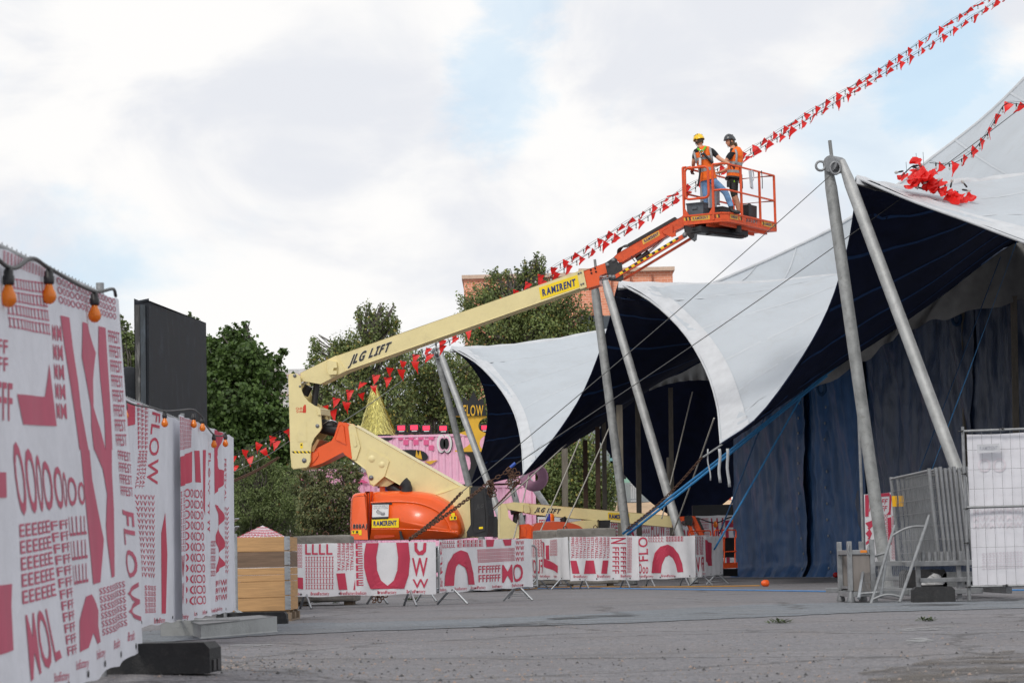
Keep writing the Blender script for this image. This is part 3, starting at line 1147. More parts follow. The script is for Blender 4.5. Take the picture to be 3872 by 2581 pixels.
# black rounded block seen beside the slab
b = MB()
c = D(297, 893, 36)
b.lathe(c, [(.001, .34), (.18, .3), (.3, .18), (.34, 0), (.34, -1.5)], 18)
tag(b.build('black_post', M_slab, loc=(c.x, c.y, 0)), 'round-topped black post half hidden left of the black slab', 'post')
b2 = MB()
b2.tube([(c.x, c.y, 0), (c.x, c.y, c.z - 1.3)], .3, 12)
b2.build('shaft', M_slab, bpy.data.objects['black_post'])

# ------------------------------------------------------------------ wooden pallet collars on a pallet
Yc = 29.3
zb = .15
x0, x1 = D(533, 1400, Yc).x, D(664, 1400, Yc).x
xr = D(676, 1400, Yc).x
ztop = D(600, 1231, Yc).z
root = thing('pallet_crate', ((x0 + x1) / 2, Yc, 0), 'wooden crate of stacked pallet collars in front of the barriers', 'crate')
rows = [(1231, 1264, 0), (1264, 1300, 1), (1300, 1323, 0), (1323, 1345, 0), (1345, 1383, 0), (1383, 1412, 0)]
zz = [D(600, y, Yc).z for y in (1232, 1266, 1303, 1320, 1335, 1372, 1403)]
Lc = 1.2
for k in range(6):
    m = M_woodd if k == 1 else M_wood
    zc, h = (zz[k] + zz[k + 1]) / 2, zz[k] - zz[k + 1] - .006
    for (c, sz) in (((x0 + x1) / 2, Yc, zc), (x1 - x0, .022, h)), (((x0 + x1) / 2, Yc + Lc, zc), (x1 - x0, .022, h)), ((x0 + .011, Yc + Lc / 2, zc), (.022, Lc - .03, h)), ((x1 - .011, Yc + Lc / 2, zc), (.022, Lc - .03, h)):
        b = MB()
        b.box(c, sz)
        b.build('board', m, root, bevel=.004)
    # steel corner hinge
for k in range(5):
    za, zc2 = lerp(zz[0], zz[6], k / 5), lerp(zz[0], zz[6], (k + .93) / 5)
    b = MB()
    b.box((x1 - .022, Yc - .016, (za + zc2) / 2), (.05, .008, za - zc2))
    b.tube([(x1 + .01, Yc - .012, zc2), (x1 + .01, Yc - .012, za)], .011, 8)
    for j in range(4):
        b.box((x1 + .01, Yc - .018, lerp(zc2, za, (j + .5) / 4)), (.03, .016, .022))
    b.box((x1 + .008, Yc + .045, (za + zc2) / 2), (.008, .075, za - zc2))
    b.build('corner_hinge', M_zinc, root, bevel=.002, seg=1)
b = MB()
for k in range(5):
    b = MB()
    b.box((lerp(x0 + .06, x1 - .06, k / 4), Yc + Lc / 2, zb - .011), (.11, Lc, .02))
    b.build('deck_board', M_pallet, root)
for i in range(3):
    for j in range(3):
        b = MB()
        b.box((lerp(x0 + .06, x1 - .03, i / 2), lerp(Yc + .06, Yc + Lc - .06, j / 2), .062), (.11, .12, .08))
        b.build('block', M_pallet, root, bevel=.004)
for i in range(3):
    b = MB()
    b.box((lerp(x0 + .06, x1 - .03, i / 2), Yc + Lc / 2, .011), (.11, Lc, .02))
    b.build('runner', M_pallet, root)
for i in range(3):
    b = MB()
    b.box(((x0 + x1) / 2, lerp(Yc + .06, Yc + Lc - .06, i / 2), .112), (x1 - x0, .1, .018))
    b.build('stringer_board', M_pallet, root)

# ------------------------------------------------------------------ crowd barriers with banners
def barrier(A, B, ztop, label, feet=(.12, .88), bars=True):
    A, B = Vector((A[0], A[1], 0)), Vector((B[0], B[1], 0))
    e = (B - A).normalized()
    n = Vector((e.y, -e.x, 0))
    L = (B - A).length
    root = thing('crowd_barrier', (A + B) / 2, label, 'barrier', 'steel crowd barriers')
    Z = lambda z: Vector((0, 0, z))
    b = MB()
    b.tube([A + Z(.2), A + Z(ztop - .06), A + e * .06 + Z(ztop), B - e * .06 + Z(ztop), B + Z(ztop - .06), B + Z(.2)], .018, 8)
    b.tube([A + Z(.22), B + Z(.22)], .016, 8)
    b.build('frame', M_zinc, root)
    k = int(L / .12)
    for i in range(1, k):
        p = lerp(A, B, i / k)
        b = MB()
        b.tube([p + Z(.22), p + Z(ztop)], .007, 5, cap=False)
        b.build('bar', M_zinc, root)
    for t in feet:
        p = lerp(A, B, t)
        b = MB()
        b.tube([p + n * .27 + Z(.01), p + n * .03 + Z(.24)], .019, 8)
        b.tube([p - n * .27 + Z(.01), p - n * .03 + Z(.24)], .019, 8)
        b.tube([p + n * .2 + Z(.08), p - n * .2 + Z(.08)], .005, 5)
        b.build('foot', M_zinc, root)
    return root


GB = 'printed banners on the barriers'
# first row, near
bA, bB = D.g(640, 1401), D.g(990, 1391)
bA, bB = Vector((-3.62, 37.0, 0)), Vector((-1.28, 38.0, 0))
bC = Vector((.20, 40.9, 0))
barrier(bA, bB, .975, 'front barrier behind the wooden crate, under the big O banner', (.16, .83))
barrier(bB + Vector((.06, .05, 0)), bC, .965, 'front barrier under the crimson arch banner, right of the big O', (.13, .86))
pl = Plane(bA, bB)
tz = lambda fr, x, y: pl.uv(fr, x, y)[1]
bn = Banner(bA + Vector((0, -.03, 0)), bB + Vector((0, -.03, 0)), (tz(D, 680, 1247), tz(D, 985, 1243)), (tz(D, 680, 1370), tz(D, 985, 1363)), .02, .6, 21)
bn.text(A5, ['OOO'] * 7, (556, 320), (595, 320), (595, 505), (556, 505))
bn.text(A5, ['LLLL'], (620, 318), (830, 318), (830, 398), (620, 398), gap=.12)
bn.text(A5, ['IIIIIIIIII'] * 6, (620, 415), (838, 415), (838, 675), (622, 675), gap=.3)
bn.text(A5, ['FESTIVALLL', 'FFESTIVALL', 'FFFESTIVAL', 'FFFFESTIVA'], (995, 312), (995, 522), (858, 525), (858, 312), lead=.3)
bn.poly(A5, [(860, 545), (930, 543), (947, 670), (882, 672)])
bn.poly(A5, [(556, 575), (600, 578), (602, 668), (556, 660)])
bn.poly(A5, [(990, 672), (1004, 590), (1004, 672)])
bn.text(A5, ['E'] * 6, (1012, 312), (1062, 310), (1070, 650), (1014, 652))
bn.poly(A5, [(1090, 308), (1190, 308), (1172, 420), (1180, 520), (1210, 600), (1255, 640), (1300, 600), (1330, 520), (1337, 420), (1322, 306), (1420, 306), (1435, 430), (1425, 560), (1390, 662), (1130, 665), (1100, 600), (1075, 500), (1075, 400)])
bn.poly(A5, [(1466, 308), (1490, 308), (1488, 350), (1505, 376), (1530, 362), (1536, 308), (1557, 308), (1553, 375), (1530, 402), (1495, 402), (1470, 370)])
bn.text(A5, ['W'], (1450, 425), (1565, 423), (1565, 563), (1450, 565))
bn.text(A5, ['W'], (1455, 590), (1570, 587), (1570, 655), (1455, 657))
bn.brand(A5, (556, 576, 690, 715, 0), (665, 805, 688, 713, -1), (895, 1005, 685, 710, -1), (1008, 1095, 683, 708, -1), (1185, 1322, 678, 703, -2), (1410, 1548, 672, 697, -3))
bn.build('printed_banner', 'white banner with a giant crimson letter O on the front barrier', GB, M_print, eyelets=4)
pl = Plane(bB, bC)
bn = Banner(bB + Vector((.03, 0, 0)), bC + Vector((.03, -.03, 0)), (tz(D, 990, 1239), tz(D, 1203, 1236)), (tz(D, 990, 1362), tz(D, 1203, 1347)), .018, .6, 23)
bn.text(A5, ['FLO'], (1597, 555), (1590, 300), (1672, 298), (1680, 540))
bn.text(A5, ['Ooo'], (1590, 580), (1682, 573), (1682, 648), (1590, 650))
bn.text(A5, ['LLLLLL'] * 2, (1683, 288), (1785, 286), (1785, 350), (1683, 355))
bn.text(A5, ['EEEEEE'] * 2, (1800, 286), (1995, 283), (1995, 342), (1800, 348))
bn.poly(A5, [(1703, 642), (1710, 560), (1730, 460), (1770, 395), (1820, 365), (1870, 385), (1905, 450), (1930, 540), (1940, 630), (1875, 632), (1865, 560), (1845, 500), (1810, 470), (1790, 495), (1775, 560), (1768, 640)])
bn.text(A5, ['S' * 22] * 4, (1955, 360), (2243, 347), (2245, 452), (1960, 468), gap=.1)
bn.text(A5, ['FFFFFFF'] * 2, (1962, 487), (2135, 480), (2135, 620), (1962, 628))
bn.text(A5, ['MO'], (2150, 480), (2300, 472), (2300, 605), (2150, 615))
bn.text(A5, ['WW'] * 4, (2250, 290), (2310, 290), (2310, 460), (2250, 460))
bn.poly(A5, [(2015, 284), (2080, 283), (2072, 338), (2020, 340)])
bn.poly(A5, [(2150, 282), (2215, 281), (2213, 328), (2165, 332)])
bn.brand(A5, (1625, 1718, 662, 684, -4), (1773, 1860, 653, 675, -4), (1917, 2008, 645, 667, -5), (2065, 2150, 636, 657, -5), (2208, 2306, 627, 649, -6))
bn.build('printed_banner', 'white banner with a crimson arch on the front barrier', GB, M_print, eyelets=4)
# a second barrier line just behind, only its feet and top showing
for k, (a, c) in enumerate((((-1.9, 41.2), (.35, 43.2)), ((-4.2, 38.6), (-2.0, 40.6)))):
    barrier(a, c, .93, ('barrier standing behind the arch banner, only its feet showing', 'barrier standing behind the giant O banner, only its feet showing')[k], (.15, .85))

# second row, farther
q0, q1, q2, q3, q4 = (D.g(1213, 1351), Vector((1.18, 54.6, 0)), D.g(1452, 1346), D.g(1598, 1345), D.g(1640, 1339))
q0, q1, q2, q3, q4 = [Vector(p) for p in ((.3, 56.8, 0), (1.19, 54.8, 0), (2.76, 55.4, 0), (4.1, 55.9, 0), (4.95, 58.6, 0))]
names = ['back-row barrier receding behind the arch banner', 'back-row barrier with crimson trapezoids in front of the concrete block', 'back-row barrier under the second arch banner', 'back-row barrier turning away beside the blue strap end']
for (a, c), nm in zip(((q0, q1), (q1, q2), (q2, q3), (q3, q4)), names):
    barrier(a, c, 1.09, nm, (.2, .8))


def rowbanner(a, c, xl, xr, yt, yb, seed):
    global pl
    pl = Plane(a, c)
    return Banner(a + Vector((0, -.03, 0)), c + Vector((0, -.03, 0)), (tz(D, xl, yt[0]), tz(D, xr, yt[1])), (tz(D, xl, yb[0]), tz(D, xr, yb[1])), .022, .6, seed)


bn = rowbanner(q0, q1, 1206, 1297, (1238, 1232), (1330, 1331), 31)
bn.poly(A6, [(205, 712), (275, 710), (270, 765), (230, 770)])
bn.text(A6, ['SSSSSSS'] * 4, (205, 778), (290, 773), (290, 880), (205, 885))
bn.text(A6, ['SSSS'] * 6, (298, 718), (360, 713), (360, 880), (298, 885))
bn.text(A6, ['FFFF'] * 2, (205, 905), (240, 905), (240, 1028), (205, 1032))
bn.text(A6, ['FLOW'], (362, 900), (246, 905), (250, 1030), (360, 1028))
bn.poly(A6, [(365, 740), (393, 742), (405, 885), (515, 960), (517, 1028), (375, 950)])
bn.poly(A6, [(418, 770), (443, 768), (445, 905), (425, 895)])
bn.text(A6, ['OOOOO'] * 6, (450, 722), (510, 712), (510, 870), (450, 870))
bn.brand(A6, (220, 256, 1045, 1066, 0), (283, 318, 1045, 1066, 0), (345, 388, 1045, 1066, 0), (408, 446, 1045, 1066, 0), (470, 512, 1046, 1067, 0))
bn.build('printed_banner', 'narrow white banner receding right of the arch banner, reversed letters', GB, M_print, eyelets=3)
bn = rowbanner(q1, q2, 1298, 1450, (1232, 1230), (1334, 1331), 33)
bn.text(A6, ['LLL'], (518, 705), (600, 712), (600, 768), (518, 770))
bn.text(A6, ['IIIIII'] * 6, (520, 785), (612, 785), (612, 1033), (520, 1033), gap=.3)
bn.text(A6, ['FFFESTIVAL', 'FFESTIVALL', 'FESTIVALLL', 'ESTIVALLLL', 'STIVALLLLL', 'ESTIVALLLL', 'FESTIVALLL', 'FFESTIVALL', 'FFFESTIVAL', 'FFFFESTIVA'][::-1], (1003, 694), (1003, 890), (630, 890), (630, 694), lead=.3)
bn.poly(A6, [(635, 912), (690, 912), (718, 1033), (655, 1033)])
bn.poly(A6, [(780, 910), (855, 910), (873, 1033), (760, 1035)])
bn.poly(A6, [(935, 910), (995, 908), (980, 1033), (918, 1033)])
bn.text(A6, ['N'], (1155, 697), (1155, 755), (1020, 752), (1020, 697))
bn.text(A6, ['FFFFFF', 'FFFFFF'], (1155, 785), (1155, 1033), (1018, 1033), (1018, 785))
bn.text(A6, ['SSS'] * 13, (1170, 694), (1213, 694), (1213, 1028), (1170, 1028))
bn.brand(A6, (530, 582, 1048, 1070, 0), (665, 798, 1047, 1071, -1), (883, 1015, 1044, 1069, -1), (1100, 1213, 1042, 1066, -1))
bn.build('printed_banner', 'white banner with three crimson trapezoids in front of the concrete block', GB, M_print, eyelets=4)
bn = rowbanner(q2, q3, 1451, 1597, (1231, 1229), (1331, 1325), 35)
bn.text(A6, ['FLO'], (1228, 920), (1226, 692), (1350, 690), (1355, 915))
bn.text(A6, ['Ooo'], (1225, 943), (1357, 940), (1357, 1030), (1225, 1032))
bn.text(A6, ['LLLLLL'] * 2, (1365, 686), (1505, 685), (1505, 742), (1365, 742))
bn.text(A6, ['EEEEEE'] * 2, (1530, 685), (1690, 684), (1690, 735), (1530, 738))
bn.poly(A6, [(1387, 1028), (1400, 930), (1430, 840), (1480, 780), (1540, 760), (1600, 785), (1650, 850), (1680, 940), (1690, 1018), (1640, 1020), (1625, 950), (1595, 890), (1555, 860), (1520, 880), (1495, 950), (1487, 1028)])
bn.brand(A6, (1275, 1405, 1046, 1068, -2), (1490, 1620, 1042, 1064, -2))
bn.build('printed_banner', 'white banner with a crimson arch beside the blue straps', GB, M_print, eyelets=4)
bn = rowbanner(q3, q4, 1598, 1637, (1229, 1230), (1326, 1318), 37)
bn.poly(A6, [(1715, 684), (1745, 684), (1740, 735), (1722, 735)])
bn.poly(A6, [(1775, 684), (1800, 684), (1798, 735), (1783, 735)])
bn.text(A6, ['SSSSSSSS'] * 5, (1697, 757), (1820, 752), (1820, 858), (1697, 862))
bn.text(A6, ['FFFFFF'] * 2, (1698, 882), (1770, 877), (1770, 1018), (1698, 1022))
bn.text(A6, ['FLOW'], (1888, 875), (1778, 880), (1780, 1013), (1888, 1008))
bn.text(A6, ['SSSS'] * 6, (1822, 690), (1888, 686), (1888, 860), (1826, 860))
bn.poly(A6, [(1895, 715), (1955, 750), (1950, 880), (1966, 960), (1930, 960), (1898, 920)])
bn.brand(A6, (1680, 1718, 1034, 1055, -2), (1738, 1775, 1030, 1050, -2), (1795, 1835, 1026, 1047, -2), (1855, 1892, 1022, 1043, -2))
bn.build('printed_banner', 'narrow white banner at the right end of the back barrier row', GB, M_print, eyelets=3)


# ------------------------------------------------------------------ concrete anchor blocks
def conc_block(parts, label, lugs=()):
    p = parts[0]
    root = thing('concrete_anchor', (p[0], p[1], 0), label, 'concrete block', 'concrete anchor blocks')
    r = random.Random(int(p[0] * 10))
    for cx, cy, z0, z1, lx, ly in parts:
        b = MB()
        nx, ny, nz = 14, 6, 5
        bm = bmesh.new()
        bmesh.ops.create_cube(bm, size=1)
        bmesh.ops.subdivide_edges(bm, edges=bm.edges[:], cuts=5, use_grid_fill=True)
        for v in bm.verts:
            q = Vector((v.co.x * lx, v.co.y * ly, v.co.z * (z1 - z0)))
            edge = sum(abs(abs(c) - .5) < .01 for c in v.co)
            if edge >= 2:
                q *= 1 - r.uniform(.005, .03)
            q += Vector((r.uniform(-1, 1), r.uniform(-1, 1), r.uniform(-1, 1))) * .008
            v.co = q + Vector((cx, cy, (z0 + z1) / 2)) - ORG[root.name]
        me = bpy.data.meshes.new('block')
        bm.to_mesh(me)
        bm.free()
        me.materials.append(M_conc)
        o = link(bpy.data.objects.new('block', me), root)
        m = o.modifiers.new('bevel', 'BEVEL')
        m.width, m.segments, m.limit_method, m.angle_limit = .03, 2, 'ANGLE', R(50)
    for x, y, z in lugs:
        b = MB()
        b.tube([(x - .05, y, z - .03), (x - .04, y, z + .05), (x, y, z + .08), (x + .04, y, z + .05), (x + .05, y, z - .03)], .014, 6)
        b.build('lifting_lug', M_rust, root)
    for dx in (-.35, .35):
        b = MB()
        b.box((p[0] + dx * p[4], p[1], .03), (.14, p[5] * .8, .06))
        b.build('timber_bearer', M_pallet, root)


cl = D(745, 1230, 40.2)
xl0, xl1 = D(672, 1380, 40.2).x, D(822, 1380, 40.2).x
conc_block([((xl0 + xl1) / 2, 40.6, .06, .6, xl1 - xl0, 1.0), ((D(672, 1240, 40.2).x + D(806, 1240, 40.2).x) / 2, 40.6, .605, D(745, 1229, 40.2).z, D(806, 1240, 40.2).x - D(672, 1240, 40.2).x, 1.0)],
           'stacked grey concrete anchor block behind the wooden crate', [(cl.x, 40.5, cl.z)])
Yb = 59.5
f = lambda x: D(x, 1260, Yb).x
conc_block([((f(1290) + f(1420)) / 2, Yb + .5, .06, .74, f(1422) - f(1290), 1.0), ((f(1282) + f(1415)) / 2, Yb + .5, .745, D(1340, 1213, Yb).z, f(1415) - f(1278), 1.0)],
           'big grey concrete anchor block behind the trapezoid banner', [(f(1300), Yb + .4, D(1340, 1213, Yb).z), (f(1370), Yb + .4, D(1340, 1213, Yb).z)])
conc_block([((f(1229) + f(1281)) / 2, Yb + 1.4, .06, .8, f(1290) - f(1229), 1.0), ((f(1229) + f(1285)) / 2, Yb + 1.4, .805, D(1250, 1217, Yb + 1).z, f(1292) - f(1229), 1.0)],
           'smaller grey concrete block left of the big anchor block')

# draped banner heap left, behind the crate
bnp = [D(545, 1231, 33), D(600, 1207, 33.3), D(655, 1229, 33.2)]
b = MB()
r = random.Random(4)
apex = D(603, 1206, 33.6)
ring = [D(x, y, Y) for x, y, Y in ((540, 1236, 33.0), (575, 1236, 32.6), (618, 1238, 32.5), (660, 1234, 33.2), (650, 1232, 34.6), (560, 1232, 34.8))]
base = [Vector((p.x, p.y, .02)) for p in ring]
b.add([apex] + ring + base, [(0, 1 + (i + 1) % 6, 1 + i) for i in range(6)] + [(1 + i, 1 + (i + 1) % 6, 7 + (i + 1) % 6, 7 + i) for i in range(6)])
o = b.build('tarp_heap', M_banner, loc=(apex.x, apex.y, 0), fix=True)
tag(o, 'white heap covered with crimson-lettered cloth peeking over the wooden crate', 'covered heap')
pr = MB()
for (i0, i1) in ((0, 1), (1, 2), (2, 3)):
    a, c, t = ring[i0], ring[i1], apex
    nn = (c - a).cross(t - a).normalized()
    if nn.y > 0:
        nn = -nn
    for k in range(4):
        s0, s1 = k / 4 + .02, (k + 1) / 4 - .02
        lo, hi = .04, .9
        P = lambda s, q: lerp(lerp(a, c, s), t, q) + nn * .008
        for tr in text_tris(['FFEST'], (0, 1), (1, 1), (1, 0), (0, 0)):
            q = [P(lerp(s0, s1, 1 - v.y), lerp(lo, hi, v.x)) for v in tr]
            pr.add(q, [(0, 1, 2)])
pr.build('printed_lettering', M_print, o)

# ------------------------------------------------------------------ the tent: zig-zag awning, main roof, lining
EIN = Vector((.973, .231, 0))                       # inward, away from the open side
Pk = {1: D(1037, 799, 84.0), 2: D(1422, 650, 63.0), 3: D(1968, 408, 46.0)}
Lk = {0: D(1078, 1122, 95.0), 1: D(1203, 1090, 73.0), 2: D(1656, 1020, 54.0), 3: Vector((13.6, 40.0, 3.4))}


def edge(a, Ya, c, Yc, pts, n=20):
    """Cut edge of the canopy through picture points, its distance running from Ya to Yc."""
    P = [a]
    L = [0.]
    allp = pts
    for i, (x, y) in enumerate(allp):
        t = (i + 1) / (len(allp) + 1)
        P.append(D(x, y, lerp(Ya, Yc, t)))
    P.append(c)
    return spline(P, n)


E = {
    '0-1': edge(Lk[0], 95, Pk[1], 84, [(1098, 1065), (1114, 1010), (1121, 950), (1108, 880), (1075, 830)]),
    '1-1': edge(Pk[1], 84, Lk[1], 73, [(1098, 836), (1150, 893), (1182, 950), (1197, 1010), (1201, 1055)]),
    '1-2': edge(Lk[1], 73, Pk[2], 63, [(1275, 1003), (1338, 905), (1383, 795), (1406, 715), (1413, 680)]),
    '2-2': edge(Pk[2], 63, Lk[2], 54, [(1500, 695), (1572, 765), (1622, 850), (1647, 930), (1653, 985)]),
    '2-3': edge(Lk[2], 54, Pk[3], 46, [(1742, 958), (1838, 830), (1903, 712), (1943, 590), (1962, 490)]),
}
E['3-3'] = spline([Pk[3], D(2100, 463, 44.6), D(2230, 510, 43.6), D(2352, 556, 42.8), Vector((11.4, 41.2, 4.9)), Lk[3]], 20)
Rk = {1: spline([Pk[1], D(1120, 796, 84.5), D(1250, 783, 84.9), D(1400, 757, 85.4), Pk[1] + EIN * 8.5 + Vector((0, 0, .9))], 16),
      2: spline([Pk[2], D(1560, 653, 62.4), D(1720, 650, 62.9), D(1905, 635, 63.4), Pk[2] + EIN * 8.5 + Vector((0, 0, .2))], 16),
      3: spline([Pk[3], D(2060, 428, 46.2), D(2200, 418, 46.5), D(2352, 400, 46.9), Pk[3] + EIN * 8.5 + Vector((0, 0, .9))], 16)}
Vk = {}
for k in (0, 1, 2, 3):
    a = Lk[k]
    top = a + EIN * 8.0
    top.z = 8.0
    if k == 0:
        Vk[k] = spline([a, D(1140, 1104, 95.7), D(1210, 1083, 96.4), D(1300, 1010, 97.2), top], 16)
    elif k == 1:
        Vk[k] = spline([a, D(1293, 1029, 73.6), D(1398, 963, 74.2), D(1491, 893, 74.6), top], 16)
    elif k == 2:
        Vk[k] = spline([a, D(1850, 885, 54.6), D(2070, 742, 55.2), D(2310, 563, 55.6), top], 16)
    else:
        Vk[k] = spline([a, lerp(a, top, .33) + Vector((0, 0, -.25)), lerp(a, top, .66) + Vector((0, 0, -.25)), top], 16)


def patch(edge_pts, r0, r1, nu=24, nv=18, sag=0., off=0.):
    """Surface between two inward lines r0 and r1 whose outer border is the cut edge."""
    def S(u, v):
        i = u * (len(edge_pts) - 1)
        k = min(int(i), len(edge_pts) - 2)
        e = lerp(edge_pts[k], edge_pts[k + 1], i - k)
        j = v * (len(r0) - 1)
        m = min(int(j), len(r0) - 2)
        a = lerp(r0[m], r0[m + 1], j - m)
        c = lerp(r1[m], r1[m + 1], j - m)
        # Coons: edge displacement fades inward
        base0 = lerp(r0[0], r1[0], u)
        p = lerp(a, c, u) + (e - base0) * (1 - v) ** 1.5
        for uc in (0., 1.):
            du = abs(u - uc)
            rr = math.hypot(du, v * .8)
            if rr > 1e-4:
                p.z += .07 * math.sin(22 * math.atan2(v * .8, du) + uc) * math.exp(-rr / .22) * min(1, rr / .06)
        p.z += .025 * mnoise.noise(Vector((u * 7, v * 5, 1.7)))
        return p
    return S


def stitched(S, nu, nv, flip, d):
    """Two skins d apart: outer canvas, inner lining, same surface."""
    pts = [[S(i / nu, j / nv) for i in range(nu + 1)] for j in range(nv + 1)]
    nm = [[None] * (nu + 1) for _ in range(nv + 1)]
    for j in range(nv + 1):
        for i in range(nu + 1):
            a = pts[j][min(i + 1, nu)] - pts[j][max(i - 1, 0)]
            c = pts[min(j + 1, nv)][i] - pts[max(j - 1, 0)][i]
            n = a.cross(c)
            if n.length < 1e-9:
                n = Vector((0, 0, 1))
            n.normalize()
            nm[j][i] = n if n.z > 0 else -n
    out, inn = MB(), MB()
    for b, s in ((out, 0.), (inn, -d)):
        vs = [pts[j][i] + nm[j][i] * s for j in range(nv + 1) for i in range(nu + 1)]
        fs = []
        for j in range(nv):
            for i in range(nu):
                q = j * (nu + 1) + i
                fs.append((q, q + 1, q + nu + 2, q + nu + 1))
        b.add(vs, fs, 0, True)
    return out, inn, pts, nm


tent = thing('circus_tent', (8, 60, 0), 'large white tent with navy lining and a zig-zag awning on slanted masts', 'tent')
halves = [('0-1', Vk[0], Rk[1]), ('1-1', Rk[1], Vk[1]), ('1-2', Vk[1], Rk[2]), ('2-2', Rk[2], Vk[2]), ('2-3', Vk[2], Rk[3]), ('3-3', Rk[3], Vk[3])]
SURF = {}
for key, a, c in halves:
    S = patch(E[key], a, c)
    SURF[key] = S
    out, inn, pts, nm = stitched(S, 60, 44, False, .03)
    o = out.build('awning_canvas', M_canvas, tent)
    i = inn.build('awning_lining', M_lining, tent)
    # hem along the cut edge
    b = MB()
    b.tube([p for p in E[key]], .03, 6)
    b.build('edge_rope', M_hem if key[0] == key[2] else M_lining, tent)
    if key[0] == key[2]:
        b = MB()
        nn = 40
        vs = []
        for q in range(nn + 1):
            for v in (0.004, .085):
                u = q / nn
                p = S(u, v)
                n = (S(min(1, u + .02), v) - S(max(0, u - .02), v)).cross(S(u, v + .02) - S(u, max(0, v - .02)))
                n = n.normalized() if n.length > 1e-9 else Vector((0, 0, 1))
                if n.z < 0:
                    n = -n
                vs.append(p + n * .012)
        b.add(vs, [(2 * q, 2 * q + 1, 2 * q + 3, 2 * q + 2) for q in range(nn)], 0, True)
        b.build('hem_band', M_hem, tent)
    # welded seams, outside pale, inside blue
    ns = 6
    for q in range(1, ns):
        u0_ = q / 6
        for side, m, w in ((.003, M_seam, .08), (-.040, M_liningseam, .12)):
            b = MB()
            vs = []
            for t in range(23):
                v, u = t / 22, u0_
                p = S(u, v)
                tu = S(min(1, u + .02), v) - S(max(0, u - .02), v)
                tv = S(u, min(1, v + .02)) - S(u, max(0, v - .02))
                n = tu.cross(tv)
                n = n.normalized() if n.length > 1e-9 else Vector((0, 0, 1))
                if n.z < 0:
                    n = -n
                tu = tu.normalized()
                vs += [p + n * side - tu * w / 2, p + n * side + tu * w / 2]
            b.add(vs, [(2 * t, 2 * t + 1, 2 * t + 3, 2 * t + 2) for t in range(22)], 0, True)
            b.build('seam', m, tent)
# folded ridge flaps
for k in (1, 2, 3):
    b = MB()
    r = random.Random(k)
    rr = Rk[k]
    vs = []
    for i, p in enumerate(rr):
        h = .10 + .06 * r.random()
        side = Vector((-.2, -.9, 0)).normalized()
        vs += [p + Vector((0, 0, .03 + .05 * r.random())), p + side * .12 + Vector((0, 0, -.02)), p + side * .2 + Vector((0, 0, -.10 - h * .6))]
    b.add(vs, [(3 * i + j, 3 * i + j + 1, 3 * i + j + 4, 3 * i + j + 3) for i in range(len(rr) - 1) for j in (0, 1)], 0, True)
    b.build('ridge_flap', M_hem, tent)
    b = MB()
    b.tube([p + Vector((-.05, -.22, -.16)) for p in rr], .018, 5)
    b.build('ridge_lacing', M_wire, tent)
# main roof
hip = spline([D(1640, 652, 63.2), D(1810, 577, 65), D(1960, 498, 66), D(2130, 373, 66), D(2352, 183, 65), D(2760, -290, 63)], 36)
apex = hip[-1]
rim = [D(1640, 654, 63.0), Rk[2][9], Rk[2][-1], Vk[2][-1] + Vector((0, 0, .3)), Rk[3][-1], Vk[3][-1] + Vector((6, -1, 1))]
rimc = spline(rim, 36)
S = lambda u, v: lerp(rimc[round(u * 36)], hip[round(u * 36)], v) - Vector((0, 0, .5 * math.sin(math.pi * v) * u))
out, inn, pts, nm = stitched(S, 36, 16, False, .03)
out.build('roof_canvas', M_canvas, tent)
inn.build('roof_lining', M_lining, tent)
for q in range(1, 9):
    u = q * 4 / 36
    b = MB()
    vs = []
    for t in range(17):
        p = S(u, t / 16) + Vector((-.004, -.008, .010))
        vs += [p, p + (S(min(1, u + 1 / 36), t / 16) - S(u, t / 16)).normalized() * .07 + Vector((-.003, -.006, .003))]
    b.add(vs, [(2 * t, 2 * t + 1, 2 * t + 3, 2 * t + 2) for t in range(16)], 0, True)
    b.build('seam', M_seam, tent)
# hip edge cap of the main roof
b = MB()
b.tube([p + Vector((0, 0, .02)) for p in hip], .05, 6)
b.build('hip_cap', M_hem, tent)
# the far side of the awning, seen from inside, black against the light
far = [(1368, 1012), (1385, 1022), (1430, 1085), (1475, 1135), (1515, 1168), (1560, 1192), (1595, 1196), (1640, 1172), (1695, 1128), (1760, 1060)]
fl = spline([D(x, y, 92 - abs(i - 5) * .7) for i, (x, y) in enumerate(far)], 40)
b = MB()
b.grid(lambda i, j: lerp(fl[round(i * 40)], Vector((fl[round(i * 40)].x * .98 + .6, fl[round(i * 40)].y - 3 - 8 * j, 6.5 + 2.5 * min(1, max(0, i / .3)))), j), 40, 8)
b.build('far_awning_lining', M_lining, tent)
b = MB()
b.grid(lambda i, j: lerp(fl[round(i * 40)], Vector((fl[round(i * 40)].x * .98 + .6, fl[round(i * 40)].y - 3 - 8 * j, 6.5 + 2.5 * min(1, max(0, i / .3)))), j) + Vector((0, .04, .03)), 40, 8)
b.build('far_awning_canvas', M_canvas, tent)
